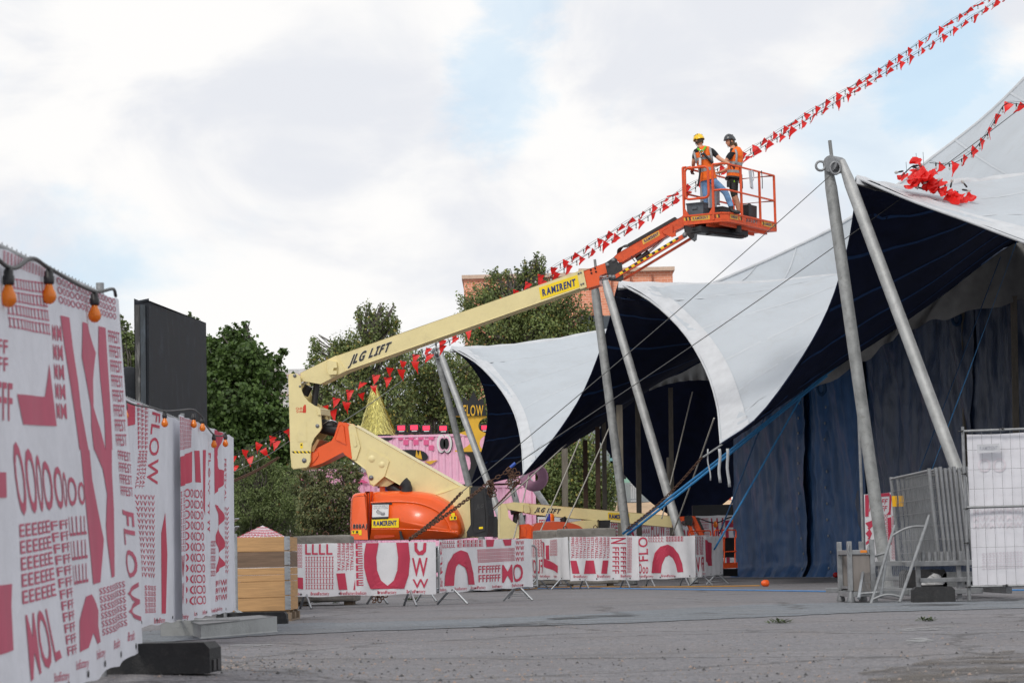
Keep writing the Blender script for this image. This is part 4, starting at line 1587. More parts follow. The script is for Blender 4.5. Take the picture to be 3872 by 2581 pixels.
# grey valance hanging inside the awning valleys
for key, pts in (('a', [(B3, 1340, 895, 72), (B3, 1440, 835, 72.5), (B3, 1530, 800, 73), (B3, 1640, 740, 73.5), (B3, 1760, 690, 74)]),):
    top = spline([fr(x, y, Y) for fr, x, y, Y in pts], 24)
    bot = spline([B3(1340, 905, 72), B3(1440, 868, 72.5), B3(1545, 848, 73), (B3(1640, 842, 73.5)), B3(1780, 845, 74)], 24)
    b = MB()
    b.grid(lambda i, j: lerp(top[round(i * 24)], bot[round(i * 24)], j) + Vector((0, .12 * math.sin(i * 40) * j, 0)), 24, 5)
    b.build('valance', M_valance, tent)
top = spline([D(1850, 895, 57.0), D(2000, 790, 57.2), D(2150, 690, 57.4), D(2310, 570, 57.6), D(2420, 520, 57.6)], 40)
bot = spline([D(1850, 905, 57.0), D(1990, 826, 57.2), D(2070, 765, 57.3), D(2180, 728, 57.4), D(2352, 690, 57.5), D(2420, 680, 57.5)], 40)
b = MB()
r = random.Random(2)
b.grid(lambda i, j: lerp(top[round(i * 40)], bot[round(i * 40)], j) + Vector((0, .16 * math.sin(i * 33) * j + .05 * math.sin(i * 81 + j * 3), .05 * math.sin(i * 50) * j)), 40, 8)
b.build('valance', M_valance, tent)

# ------------------------------------------------------------------ blue tarpaulin walls
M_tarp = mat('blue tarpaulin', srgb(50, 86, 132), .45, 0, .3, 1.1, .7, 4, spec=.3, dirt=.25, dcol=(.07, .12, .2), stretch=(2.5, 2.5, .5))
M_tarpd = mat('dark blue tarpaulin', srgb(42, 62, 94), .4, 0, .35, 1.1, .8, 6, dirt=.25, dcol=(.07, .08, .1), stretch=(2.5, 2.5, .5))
CW = lambda x, y, w=0: Plane((7.02, 77.0), (9.41, 68.5)).uv(D, x, y, w)
cwp = Plane((7.02, 77.0), (9.41, 68.5))
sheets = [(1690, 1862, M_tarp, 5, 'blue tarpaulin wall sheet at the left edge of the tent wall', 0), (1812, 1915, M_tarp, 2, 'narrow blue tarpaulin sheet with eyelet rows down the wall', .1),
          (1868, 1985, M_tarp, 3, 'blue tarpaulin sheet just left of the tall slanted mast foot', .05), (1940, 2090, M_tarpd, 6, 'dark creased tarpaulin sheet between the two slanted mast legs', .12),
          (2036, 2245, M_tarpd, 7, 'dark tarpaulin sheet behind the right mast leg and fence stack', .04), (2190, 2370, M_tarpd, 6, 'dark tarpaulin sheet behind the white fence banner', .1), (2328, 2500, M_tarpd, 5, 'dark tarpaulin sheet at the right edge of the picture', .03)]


def walltop(x):
    for (xa, ya), (xb, yb) in zip(((1600, 1075), (1700, 1000), (1850, 890), (2000, 800), (2100, 735), (2300, 560)), ((1700, 1000), (1850, 890), (2000, 800), (2100, 735), (2300, 560), (2600, 380))):
        if xa <= x <= xb:
            return lerp(ya, yb, (x - xa) / (xb - xa))
    return 560


for n, (xa, xb, m, folds, label, w) in enumerate(sheets):
    r = random.Random(n)
    u0, u1 = cwp.uv(D, xa, 1300)[0], cwp.uv(D, xb, 1300)[0]
    ph = [r.uniform(0, 6.28) for _ in range(4)]

    def fn(i, j):
        u = lerp(u0, u1, i)
        x = lerp(xa, xb, i)
        zt = cwp.uv(D, x, walltop(x) - 30)[1]
        z = lerp(.01, zt, j)
        q3 = Vector((u * .9 + .25 * z, z * .16, n * .12))
        k = (.16 if n < 3 else .26) * mnoise.fractal(q3, .9, 2.1, 3) + (.05 if n < 3 else .09) * mnoise.noise(Vector((u * 3.4, z * .35, n * .2 + 3.1))) + .03 * math.sin(folds * 4 * i + ph[0])
        k += .035 * mnoise.noise(Vector((u * 2 + z * 2.5, z * 2.5 - u, n)))
        flare = .25 * max(0, .06 - j) / .06
        return cwp.at(u, z, w * 1.4 - k - flare)
    b = MB()
    b.grid(fn, 70, 60)
    o = b.build('tarpaulin_sheet', m, loc=cwp.at((u0 + u1) / 2, 0, w))
    tag(o, label, 'tarpaulin', 'tarpaulin walls of the tent')
    if n in (0, 1):
        for side in ((.93,) if n == 0 else (.12, .88)):
            for q in range(12):
                c = Vector(fn(side, .04 + q * .075)) + cwp.n * .03
                e = MB()
                e.lathe(c, [(.02, 0), (.045, .004), (.045, .012), (.02, .014)], 10, cwp.n)
                e.build('eyelet', M_zinc, o)

# timber and steel posts of the tent wall
M_post = mat('weathered timber post', srgb(122, 116, 106), .85, 0, .25, 6, .3, 30, stretch=(3, 3, .5))
M_postr = mat('rust brown steel post', srgb(74, 56, 46), .8, .1, .25, 6, .2, 30)
GP = 'tent wall posts'
posts = [(2040, 830, 2040, 1330, 66.2, .12, M_post, 'timber post inside the tent wall right of the tall mast'), (2212, 700, 2226, 1330, 61.3, .13, M_post, 'timber post on the tent wall above the white fence banner'),
         (2328, 680, 2340, 1330, 57.6, .13, M_post, 'timber post on the tent wall at the right picture edge'),
         (1297, 1030, 1299, 1330, 70, .16, M_post, 'grey square post right of the weeping tree, nearest the chain mast'), (1344, 1010, 1347, 1330, 73, .13, M_postr, 'rust brown square post between two grey posts'),
         (1372, 980, 1376, 1330, 72, .13, M_postr, 'dark brown post just left of the grey post with rope'), (1387, 960, 1391, 1330, 74, .13, M_post, 'thin grey post behind the rope-wound post'),
         (1422, 930, 1428, 1330, 70, .17, M_post, 'grey square post wound with rope'), (1464, 890, 1470, 1330, 76, .15, M_post, 'grey post close behind the middle mast leg'),
         (1540, 890, 1545, 1330, 74, .13, M_post, 'grey post deep in the dark tent opening'), (1535, 1050, 1540, 1330, 84, .12, M_post, 'thin dim post far inside the tent')]
for xt, yt, xb, yb, Y, w, m, label in posts:
    t, q = D(xt, yt, Y), D(xb, yb, Y)
    b = MB()
    b.prism([(q.x - w / 2, Y - w / 2, 0), (q.x + w / 2, Y - w / 2, 0), (t.x + w / 2, Y - w / 2, t.z), (t.x - w / 2, Y - w / 2, t.z)], (0, w, 0))
    tag(b.build('tent_post', m, loc=(q.x, Y, 0), bevel=.008), label, 'post', GP)


# ------------------------------------------------------------------ slanted A-masts
def amast(top, f1, f2, r, label, mt=M_mast):
    root = thing('a_frame_mast', (f1 + f2) / 2, label, 'mast', 'slanted steel masts')
    for k, f in enumerate((f1, f2)):
        t = top + (f - f1 if k else f1 - f2).normalized() * .16
        b = MB()
        b.tube([f, lerp(f, t, .94), t + Vector((0, 0, .0))], [r, r * .98, r * .62], 18)
        b.build('leg', mt if k == 0 else M_galvm, root)
    b = MB()
    n = (f2 - f1).normalized()
    v = Vector((n.y, -n.x, 0))
    b.cyl(top + Vector((0, 0, -.05)), v, .16, .34, 16)
    b.build('head_joint', M_galv, root, bevel=.01)
    b = MB()
    b.tube([top + Vector((-.05, 0, .05)), top + Vector((-.08, 0, .42))], .035, 8)
    b.build('pin', M_mast, root)
    b = MB()
    c = top + Vector((-.28, -.05, -.08))
    b.tube([c + Vector((math.cos(a) * .09, 0, math.sin(a) * .09)) for a in [i * 6.283 / 14 for i in range(14)]], .026, 6, closed=True)
    b.tube([top + Vector((-.02, -.2, -.15)) + Vector((math.cos(a) * .1, 0, math.sin(a) * .12)) for a in [i * 6.283 / 14 for i in range(14)]], .024, 6, closed=True)
    b.build('shackle_eye', M_galv, root)
    return root


M_logo = mat('red logo print', srgb(206, 60, 34), .5)
M_galvm = mat('galvanised mast tube', (.40, .41, .41), .55, .35, .22, 3, .3, 25, dirt=.4, dcol=(.2, .19, .18))


def footat(fr, x, y, Y):
    p = fr(x, y, Y)
    return p


def extend(top, through):
    """Continue the line top->through down to the ground."""
    d = through - top
    return top + d * (top.z / -d.z)


T3 = D(1917, 372, 46.0)
amast(T3, extend(T3, D(2026, 1245, 45.2)), extend(T3, D(2192, 1075, 44.2)), .118, 'tallest slanted mast, right of the lift basket')
T2 = D(1374, 632, 63.0)
amast(T2, extend(T2, D(1440, 1215, 62.0)), extend(T2, D(1556, 1215, 61.0)), .115, 'middle slanted mast under the boom tip')
T1 = D(1006, 806, 84.0)
amast(T1, extend(T1, D(1076, 1105, 84.0)), extend(T1, D(1163, 1225, 81.5)), .118, 'far left slanted mast behind the boom')
T0 = D(1150, 1010, 100.0)
amast(T0, extend(T0, D(1190, 1160, 100)), extend(T0, D(1238, 1140, 98)), .13, 'farthest slanted mast in front of the pink container')


# ------------------------------------------------------------------ guys, chains, straps
def cable(name, pts, r, m, label, cat, group=None, n=12, sag=0.):
    pts = [Vector(p) for p in pts]
    if len(pts) == 2:
        pts = [lerp(pts[0], pts[1], i / n) - Vector((0, 0, sag * math.sin(math.pi * i / n))) for i in range(n + 1)]
    b = MB()
    b.tube(pts, r, 6)
    o = b.build(name, m, loc=pts[-1])
    tag(o, label, cat, group)
    return o


def link_mesh(name, L, W, r):
    b = MB()
    pts = []
    for i in range(16):
        a = 2 * math.pi * i / 16
        x = (L / 2 - W / 2) * (1 if math.cos(a) > 0 else -1) + math.cos(a) * W / 2
        pts.append(Vector((x, math.sin(a) * W / 2, 0)))
    b.tube(pts, r, 6, closed=True)
    return b.mesh(name, M_rust)


ME_link = link_mesh('chain_link', .092, .056, .0095)


def chain(a, c, label, sag=0., hang=0, step=.070):
    a, c = Vector(a), Vector(c)
    n = int((c - a).length / step)
    root = thing('chain', c, label, 'chain', 'rusty anchor chains')
    P = [lerp(a, c, i / n) - Vector((0, 0, sag * math.sin(math.pi * i / n))) for i in range(n + 1)]
    for i in range(n):
        X, Y, Z = along(P[i], P[i + 1])
        if i % 2:
            Y, Z = Z, -Y
        place(ME_link, 'link', root, basis((P[i] + P[i + 1]) / 2, X, Y, Z))
    r = random.Random(n)
    for i in range(hang):
        p = a + Vector((r.gauss(0, .05), r.gauss(0, .04), -.02 - .022 * i * r.uniform(.6, 1)))
        X = Vector((r.uniform(-1, 1), r.uniform(-.4, .4), r.uniform(-1, 1))).normalized()
        Y = Vector((0, 1, 0)).cross(X).normalized()
        place(ME_link, 'link', root, basis(p, X, Y, X.cross(Y)))
    return root


anch1 = Vector((-1.95, 40.6, 1.02))
hub1 = D(1170, 1077, 43.0)
GW = 'steel guy wires'
cable('guy_wire', [D(2700, -30, 50.0), D(1178, 1070, 43.0)], .0085, M_wire, 'long steel guy wire crossing the tent from the upper right', 'wire', GW, n=30, sag=.25)
cable('guy_wire', [D(1905, 405, 45.8), D(1062, 1128, 43.6)], .0085, M_wire, 'steel guy wire from the tallest mast head to the black lift cover', 'wire', GW, sag=.08)
chain(D(1128, 1103, 43.0), D(948, 1233, 41.0), 'upper rusty chain across the orange lift body', .03, hang=14)
chain(D(1060, 1130, 43.6), D(940, 1238, 41.2), 'lower rusty chain across the orange lift body', .05)
chain(D(1175, 1075, 43.0), D(1130, 1102, 43.0), 'short knotted chain under the blue-tagged wire clamp', .01, hang=18)
b = MB()
b.cyl(D(1178, 1068, 43.0), D(1182, 1064, 43.0) - D(1174, 1071, 43.0), .03, .12, 10)
tag(b.build('wire_clamp', mat('blue clamp sleeve', srgb(40, 80, 170), .4), loc=D(1178, 1068, 43.0)), 'small blue sleeve clamping the guy wire above the chains', 'clamp')
chain(D(1612, 1050, 54.5), D(1440, 1214, 57.2), 'long rusty chain from the awning tip to the big concrete block', .12)
chain(D(1195, 1100, 73), D(1110, 1188, 70), 'thin rusty chain below the left awning tip', .05)
b = MB()
ch = D(868, 1375, 40.0)
root = chain(D(872, 1362, 40.0) , D(858, 1383, 39.8), 'short rusty chain end lying on the asphalt under the O banner', .0, hang=5)
chain(D(640, 1050, 56), D(526, 1108, 50), 'rusty chain left of the upright arm above the bushes', .04)
cable('guy_wire', [D(1000, 812, 83.5), D(668, 1040, 57.0)], .012, M_wire, 'guy wire from the far mast head down to the left', 'wire', GW, sag=.15)
cable('guy_wire', [D(700, 985, 60.0), D(524, 1088, 50.0)], .010, M_wire, 'thin wire below the flags left of the upright arm', 'wire', GW, sag=.1)
# awning tip fittings
for k, (p, label) in {1: (Lk[1], 'steel clamp plate with a dangling strap at the left awning tip'), 2: (Lk[2], 'steel clamp plate with white straps at the middle awning tip')}.items():
    root = thing('awning_clamp', p, label, 'clamp', 'awning tip clamps')
    b = MB()
    b.bar(p + Vector((.12, 0, .06)), p + Vector((-.42, -.1, -.28)), .1, .03)
    b.build('plate', M_galv, root, bevel=.005)
    for j, (dx, l) in enumerate((((-.3, .55),) if k == 1 else ((-.05, .75), (.12, .85), (-.32, .7)))):
        b = MB()
        q = p + Vector((dx, -.12, -.1))
        pp = [q + Vector((.015 * math.sin(i * .9 + j) + .03 * j * i / 8, .02 * i, -l * i / 8)) for i in range(9)]
        w = .065 if (k == 2 and j < 2) else .03
        b.add([v + Vector((s * w / 2, 0, 0)) for v in pp for s in (-1, 1)], [(2 * i, 2 * i + 1, 2 * i + 3, 2 * i + 2) for i in range(8)], 0, True)
        o = b.build('strap', M_hem if k == 2 else M_wire, root)
        s = o.modifiers.new('thickness', 'SOLIDIFY')
        s.thickness = .006


def strap(a, c, w, m, label):
    a, c = Vector(a), Vector(c)
    X, Y, Z = along(a, c)
    b = MB()
    n = 14
    vs = []
    for i in range(n + 1):
        p = lerp(a, c, i / n) - Vector((0, 0, .02 * math.sin(math.pi * i / n)))
        tw = .5 + .25 * math.sin(i * .5)
        k = (Z * math.cos(tw) + Y * math.sin(tw))
        vs += [p - k * w * .31, p + k * w * .31]
    b.add(vs, [(2 * i, 2 * i + 1, 2 * i + 3, 2 * i + 2) for i in range(n)], 0, True)
    o = b.build('webbing_strap', m, loc=c)
    s = o.modifiers.new('thickness', 'SOLIDIFY')
    s.thickness = .008
    tag(o, label, 'strap', 'blue webbing straps')


strap(D(1962, 808, 56.5), D(1430, 1226, 58.2), .095, M_strap, 'upper of two long blue straps running to the concrete block')
strap(D(1900, 862, 55.8), D(1440, 1228, 57.8), .095, M_strap, 'lower of two long blue straps running to the concrete block')
strap(D(1838, 915, 56.2), D(1640, 1262, 57.0), .07, M_strap, 'blue strap from the awning valley to the end of the barriers')
strap(D(1755, 958, 58.0), D(1652, 1225, 60.0), .06, M_strapd, 'dark faded blue strap beside the left edge of the tarpaulin')
strap(D(2336, 553, 55.0), D(2140, 1080, 52.0), .08, M_strap, 'bright blue strap on the right, over the dark tarpaulin')
cable('cord', [D(2298, 590, 56.0), D(2110, 1085, 53.0)], .012, M_strapd, 'thin dark blue cord left of the bright blue strap', 'cord')
GR = 'pale guy ropes under the awning'
for a, c, label in (((1332, 1008, 68), (1240, 1222, 62), 'pale rope in front of the weeping tree, left one'), ((1400, 980, 67), (1292, 1218, 61), 'pale rope in front of the weeping tree, right one'),
                    ((1215, 1090, 73), (1180, 1235, 64), 'thin pale rope below the left awning tip'), ((1640, 960, 56), (1545, 1225, 60), 'pale rope in the dark tent opening'),
                    ((1590, 900, 70), (1520, 1190, 66), 'thin rope deep in the dark tent opening'), ((1300, 1020, 72), (1075, 1220, 60), 'grey strap slanting behind the lift cover')):
    cable('guy_rope', [D(*a), D(*c)], .02, M_rope, label, 'rope', GR, sag=.03)
for k, ((a, c), label) in enumerate(zip((((2252, 590, 60), (2252, 650, 60)), ((2196, 640, 60), (2196, 720, 60)), ((1885, 840, 60), (1885, 880, 60))), ('coiled blue strap hanging under the awning, the highest', 'coiled blue strap hanging under the awning, the middle one', 'coiled blue strap hanging low beside the tall mast'))):
    p, q = D(*a), D(*c)
    root = thing('coiled_strap', q, label, 'strap', 'coiled straps under the awning')
    b = MB()
    b.tube([p, q], .02, 5)
    b.build('tail', M_strapd, root)
    b = MB()
    b.tube([q + Vector((math.cos(t) * .1, 0, math.sin(t) * .16 - .12)) for t in [i * 6.283 / 16 for i in range(16)]], .05, 6, closed=True)
    b.build('coil', M_strapd, root)

m1 = bpy.data.objects['a_frame_mast.002']
for k, (y0, y1, m) in enumerate(((1195, 1199, 'r'), (1205, 1209, 'r'), (1223, 1228, 'r'), (1210, 1222, 'w'))):
    x = lambda y: lerp(1006, 1163, (y - 806) / (1225 - 806))
    a, c = D(x(y0), y0, 81.6), D(x(y1), y1, 81.6)
    b = MB()
    b.tube([a, c], .128 if m == 'r' else .132, 14)
    b.build('warning_tape' if m == 'r' else 'notice', M_logo if m == 'r' else M_white, m1)
b = MB()
for t in text_tris(['ANCE'], (0, 1), (1, 1), (1, 0), (0, 0)):
    b.add([D(lerp(1155, 1164, v.x), lerp(1217.5, 1213, v.y), 81.3) for v in t], [(0, 1, 2)])
b.build('lettering', M_blktxt, m1)

# ------------------------------------------------------------------ the articulated boom lift
AL = R(12)
c0 = D(960, 1240, 54.2)
LP = Plane((c0.x, c0.y), (c0.x + math.cos(AL), c0.y - math.sin(AL)))
LE, LN = LP.e, LP.n                          # along the boom to the right; towards the viewer


def lprism(root, name, fr, pts, w0, w1, m, bevel=.012, P=None, seg=2):
    P = P or LP
    b = MB()
    b.prism([P.pt(fr, x, y, w0) for x, y in pts], -P.n * (w1 - w0))
    return b.build(name, m, root, bevel=bevel, seg=seg)


def ldecal(root, name, fr, pts, w, m, P=None):
    return lprism(root, name, fr, pts, w - .004, w - .0005, m, 0, P)


def ltext(root, name, fr, rows, tl, tr, br, bl, w, m, P=None, **k):
    P = P or LP
    b = MB()
    for t in text_tris(rows, *[Vector(P.uv(fr, p[0], p[1], w)) for p in (tl, tr, br, bl)], **k):
        q = [P.at(v.x, v.y, w - v.z) for v in t]
        if (q[1] - q[0]).cross(q[2] - q[0]).dot(P.n) < 0:
            q = q[::-1]
        b.add(q, [(0, 1, 2)])
    return b.build(name, m, root)


def ltube(root, name, fr, a, c, w, r, m, P=None, seg=14):
    P = P or LP
    b = MB()
    b.tube([P.pt(fr, *a, w), P.pt(fr, *c, w)], r, seg)
    return b.build(name, m, root)


def lpin(root, fr, c, w, r, m=M_galv, P=None):
    P = P or LP
    b = MB()
    q = P.pt(fr, *c, w)
    b.lathe(q, [(.001, .03), (r * .6, .03), (r * .62, .018), (r, .016), (r, 0)], 14, P.n)
    return b.build('pivot_pin', m, root)


lift = thing('boom_lift', LP.at(0, 0, .9), 'raised cream and orange boom lift carrying two workers', 'boom lift', 'boom lifts')
# chassis and wheels behind the barriers
b = MB()
for a0, a1, z0, z1, w0, w1 in ((-2.0, 2.0, .45, .8, .1, 1.9), (-1.5, 1.5, .75, 1.0, .3, 1.7)):
    b.box(LP.at((a0 + a1) / 2, (z0 + z1) / 2, (w0 + w1) / 2), (a1 - a0, w1 - w0, z1 - z0), (LE, -LN, Vector((0, 0, 1))))
b.build('chassis', M_blackm, lift, bevel=.03)
for a in (-1.4, 1.4):
    for w in (.0, 2.0):
        b = MB()
        c = LP.at(a, .5, w)
        b.lathe(c, [(.28, -.18), (.44, -.17), (.5, -.1), (.5, .1), (.44, .17), (.28, .18)], 24, LN)
        t = b.build('wheel', M_rubber, lift)
        b = MB()
        b.lathe(c, [(.001, .12), (.12, .13), (.2, .08), (.28, .17)], 20, LN)
        b.build('rim', M_cream, t)
# turret side plate, hoods, rear cover
W = 0.
lprism(lift, 'turret_plate', A4, [(960, 1190), (1100, 1150), (1215, 1112), (1262, 1112), (1268, 1360), (1243, 1410), (1240, 1445), (960, 1462)], .35, 1.6, M_cream, .02)
lprism(lift, 'rear_cover', A4, [(1272, 1122), (1285, 1112), (1352, 1112), (1366, 1122), (1370, 1200), (1387, 1300), (1384, 1420), (1372, 1440), (1252, 1440), (1245, 1412), (1272, 1362)], .12, .75, M_black, .05, seg=3)
lprism(lift, 'rear_cover_panel', A4, [(1292, 1150), (1350, 1150), (1358, 1220), (1368, 1300), (1366, 1400), (1300, 1420), (1285, 1390), (1292, 1340)], .10, .12, M_black, .008)
ltext(lift, 'lettering', A4, ['JLG'], (1308, 1228), (1356, 1224), (1354, 1250), (1306, 1256), .095, mat('dark grey print', (.06, .06, .06), .4), shear=.25)
ldecal(lift, 'sticker', A4, [(1326, 1378), (1352, 1376), (1352, 1390), (1326, 1392)], .096, M_yellow)


def puffy(name, prof, w0, w1, m, rnd_=.16):
    """A moulded hood: the profile swept across with its near edges rounded over."""
    b = MB()
    pts = [LP.uv(A4, x, y, w0) for x, y in prof]
    cx = sum(p[0] for p in pts) / len(pts)
    cz = min(p[1] for p in pts)
    steps = [(0., rnd_), (.05, .075), (.13, .03), (.24, .008), (.4, 0.)]
    rings = []
    for dw, inset in steps + [(w1 - w0, 0.)]:
        ring = []
        for i, (a, z) in enumerate(pts):
            pa, pz = pts[i - 1]
            na, nz = pts[(i + 1) % len(pts)]
            t = Vector((na - pa, nz - pz)).normalized()
            nn = Vector((t.y, -t.x))
            if nn.dot(Vector((cx - a, cz + .3 - z))) < 0:
                nn = -nn
            k = inset if z > cz + .12 else inset * .2
            ring.append(LP.at(a + nn.x * k, z + nn.y * k, w0 + dw))
        rings.append(ring)
    n = len(pts)
    vs = [p for rg in rings for p in rg]
    fs = [(j * n + i, j * n + (i + 1) % n, (j + 1) * n + (i + 1) % n, (j + 1) * n + i) for j in range(len(rings) - 1) for i in range(n)]
    b.add(vs, fs, 0, True)
    b.prism(rings[0], -LN * .01)
    for i in range(len(b.sm)):
        b.sm[i] = True
    o = b.build(name, m, lift, fix=True)
    return o


def densify(pts, k=4):
    return [tuple(v)[:2] for v in spline([Vector((x, y, 0)) for x, y in pts], (len(pts) - 1) * k)]


HW = -.05
cap = densify([(470, 1466), (459, 1400), (460, 1300), (464, 1215), (474, 1172), (494, 1154), (550, 1147), (604, 1143)], 3) + [(600, 1464)]
puffy('hood_end', cap, HW, 1.0, M_orange, .10)
main = [(604, 1466), (606, 1300), (613, 1143)] + densify([(700, 1139), (830, 1137), (950, 1148), (1030, 1170), (1100, 1208), (1158, 1262), (1190, 1325), (1204, 1385), (1197, 1425), (1175, 1450), (1110, 1460)], 3)
puffy('hood', main, HW, 1.0, M_orange, .12)
# rib over the hood, lower grip, latch
for pts, r_ in (([(615, 1218), (760, 1212), (900, 1218), (1000, 1245), (1075, 1290), (1120, 1345), (1140, 1400)], .022), ([(618, 1392), (800, 1392), (1000, 1400), (1130, 1410), (1190, 1410)], .014)):
    b = MB()
    b.tube(spline([LP.pt(A4, x, y, HW + .004) for x, y in pts], 24), r_, 6)
    b.build('hood_rib', M_orange, lift)
lprism(lift, 'grip_recess', A4, [(632, 1440), (645, 1432), (768, 1432), (770, 1442), (640, 1455)], HW - .008, HW + .03, mat('dark orange recess', srgb(190, 62, 14), .5), .004)
lprism(lift, 'latch', A4, [(800, 1405), (812, 1405), (822, 1440), (832, 1462), (808, 1462), (806, 1440)], HW - .03, HW + .02, M_black, .004)
b = MB()
b.tube([LP.pt(A4, 606, 1146, HW - .002), LP.pt(A4, 602, 1300, HW - .002), LP.pt(A4, 600, 1462, HW - .002)], .008, 5)
b.build('hood_gap', M_black, lift)
dw = HW - .006
ldecal(lift, 'dark_tape', A4, [(614, 1219), (752, 1218), (752, 1231), (614, 1232)], dw, M_blackm)
ldecal(lift, 'notice_sheet', A4, [(624, 1232), (732, 1230), (729, 1312), (622, 1316)], dw - .002, M_white)
ldecal(lift, 'dark_tape', A4, [(622, 1314), (728, 1310), (728, 1326), (622, 1330)], dw - .006, M_blackm)
M_gtxt = mat('grey print', (.25, .25, .26), .6)
ltext(lift, 'lettering', A4, ['VAIN SUN EFFECTS', 'OYN KÄYTTÖÖN'], (632, 1236), (726, 1233), (726, 1262), (632, 1265), dw - .008, M_gtxt)
ldecal(lift, 'notice_logo', A4, [(648, 1278), (658, 1262), (672, 1272), (686, 1282), (704, 1282), (708, 1294), (700, 1302), (684, 1302), (676, 1294), (656, 1292)], dw - .007, M_gtxt)
ltext(lift, 'lettering', A4, ['SUN', 'EFFECTS'], (656, 1272), (698, 1272), (698, 1292), (656, 1292), dw - .013, M_white)
ldecal(lift, 'name_plate', A4, [(620, 1326), (798, 1320), (798, 1381), (620, 1384)], dw - .003, M_yellow)
ltext(lift, 'lettering', A4, ['RAMIRENT'], (632, 1340), (782, 1335), (782, 1366), (632, 1370), dw - .010, M_navytxt, bold=True, gap=.2)
ltext(lift, 'lettering', A4, ['800AJ'], (497, 1360), (588, 1358), (586, 1385), (496, 1387), dw - .001, M_white, gap=.3, bold=2)
ltext(lift, 'lettering', A4, ['800AJ'], (497, 1360), (588, 1358), (586, 1385), (496, 1387), dw - .009, M_blktxt, gap=.3, bold=1)
for q in ([(486, 1402), (552, 1398), (553, 1420), (487, 1424)], [(534, 1420), (552, 1420), (553, 1432), (535, 1432)], [(1132, 1308), (1178, 1306), (1180, 1330), (1134, 1333)], [(1142, 1286), (1166, 1285), (1168, 1306), (1144, 1307)]):
    ldecal(lift, 'sticker', A4, q, dw - (.03 if q[0][0] > 1000 else 0), M_yellow)
for q in ([(490, 1405), (505, 1404), (498, 1420)], [(515, 1404), (530, 1403), (530, 1418), (516, 1419)], [(1140, 1311), (1152, 1311), (1147, 1328)], [(1160, 1310), (1174, 1309), (1174, 1326), (1161, 1327)]):
    ldecal(lift, 'sticker_symbol', A4, q, dw - .005 - (.03 if q[0][0] > 1000 else 0), M_blktxt)
# exhaust, beacons
b = MB()
b.tube([LP.pt(A4, 850, 1160, .2), LP.pt(A4, 851, 1125, .2), LP.pt(A4, 843, 1102, .2), LP.pt(A4, 826, 1088, .2)], [.13, .13, .135, .15], 14)
b.build('exhaust', M_black, lift)
for x, m in ((697, mat('amber beacon', srgb(240, 110, 10), .3)), (728, mat('blue beacon', srgb(20, 40, 150), .3))):
    b = MB()
    b.lathe(LP.pt(A4, x, 1138, .7), [(.09, -.05), (.09, .06), (.085, .14), (.06, .19), (.001, .2)], 12)
    b.build('beacon', m, lift)
# lower arm
lprism(lift, 'lower_arm', A4, [(468, 720), (482, 704), (515, 717), (1208, 1113), (1236, 1126), (1240, 1166), (960, 1166), (845, 1125), (705, 1045), (632, 1108), (610, 1096), (580, 1000), (492, 935)], .42, 1.02, M_cream, .02)
lprism(lift, 'arm_stiffener', A4, [(600, 873), (614, 866), (724, 930), (735, 946), (704, 1044), (634, 1105), (612, 1093), (582, 998), (580, 975)], .395, .42, M_cream, .012)
for c, r_ in (((620, 931), 24), ((686, 969), 21)):
    b = MB()
    q = LP.pt(A4, c[0], c[1], .395)
    s = r_ * .0037
    b.lathe(q, [(.001, .012), (s * .72, .012), (s * .8, .004), (s, 0)], 20, LN)
    b.build('boss', M_cream, lift)
lprism(lift, 'arm_end_plate', A4, [(466, 722), (472, 706), (490, 702), (512, 718), (542, 850), (540, 868), (514, 935), (492, 935)], .39, .42, M_cream, .01)
lprism(lift, 'arm_end_rib', A4, [(484, 768), (497, 758), (508, 775), (522, 838), (512, 850), (500, 845)], .375, .39, M_cream, .008)
lpin(lift, A4, (616, 1054), .39, .055)
lpin(lift, A4, (1232, 1136), .40, .07)
ltube(lift, 'lift_cylinder', A4, (690, 1075), (790, 1140), .7, .085, M_steel)
ltube(lift, 'lift_cylinder', A4, (735, 1105), (830, 1165), .7, .14, M_blackm)
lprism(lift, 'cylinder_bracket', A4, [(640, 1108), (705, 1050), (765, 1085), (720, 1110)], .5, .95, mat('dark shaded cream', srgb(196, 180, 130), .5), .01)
# orange knuckle
lprism(lift, 'knuckle', A4, [(402, 685), (455, 694), (466, 702), (497, 880), (487, 932), (446, 906), (430, 886), (292, 958), (212, 985), (217, 886), (235, 873), (355, 810), (374, 776)], .44, 1.0, M_orange, .025, seg=3)
lprism(lift, 'knuckle_rib', A4, [(408, 714), (422, 706), (436, 716), (446, 832), (388, 806), (380, 796)], .415, .44, M_orange, .012)
lprism(lift, 'knuckle_rib', A4, [(219, 892), (240, 882), (262, 884), (266, 908), (240, 945), (216, 962)], .415, .44, M_orange, .012)
# upright: two side plates, spine, cross members
up = [(70, 380), (78, 370), (122, 369), (148, 386), (157, 482), (172, 517), (200, 551), (240, 579), (268, 592), (282, 615), (290, 725), (280, 746), (241, 791), (223, 831), (217, 886), (217, 940), (206, 976), (190, 990), (104, 998), (91, 985), (83, 900)]
lprism(lift, 'upright_plate', A4, up, .34, .385, M_cream, .008)
off = [LP.uv(A4, x, y, .34) for x, y in up]
b = MB()
b.prism([LP.at(a, z, 1.06) for a, z in off], -LN * .045)
b.build('upright_plate', M_cream, lift, bevel=.008)


def lcross(name, pts, w0, w1, m, bevel=.008):
    b = MB()
    b.prism([LP.at(a, z, w0) for a, z in [LP.uv(A4, x, y, .34) for x, y in pts]], -LN * (w1 - w0))
    return b.build(name, m, lift, bevel=bevel)


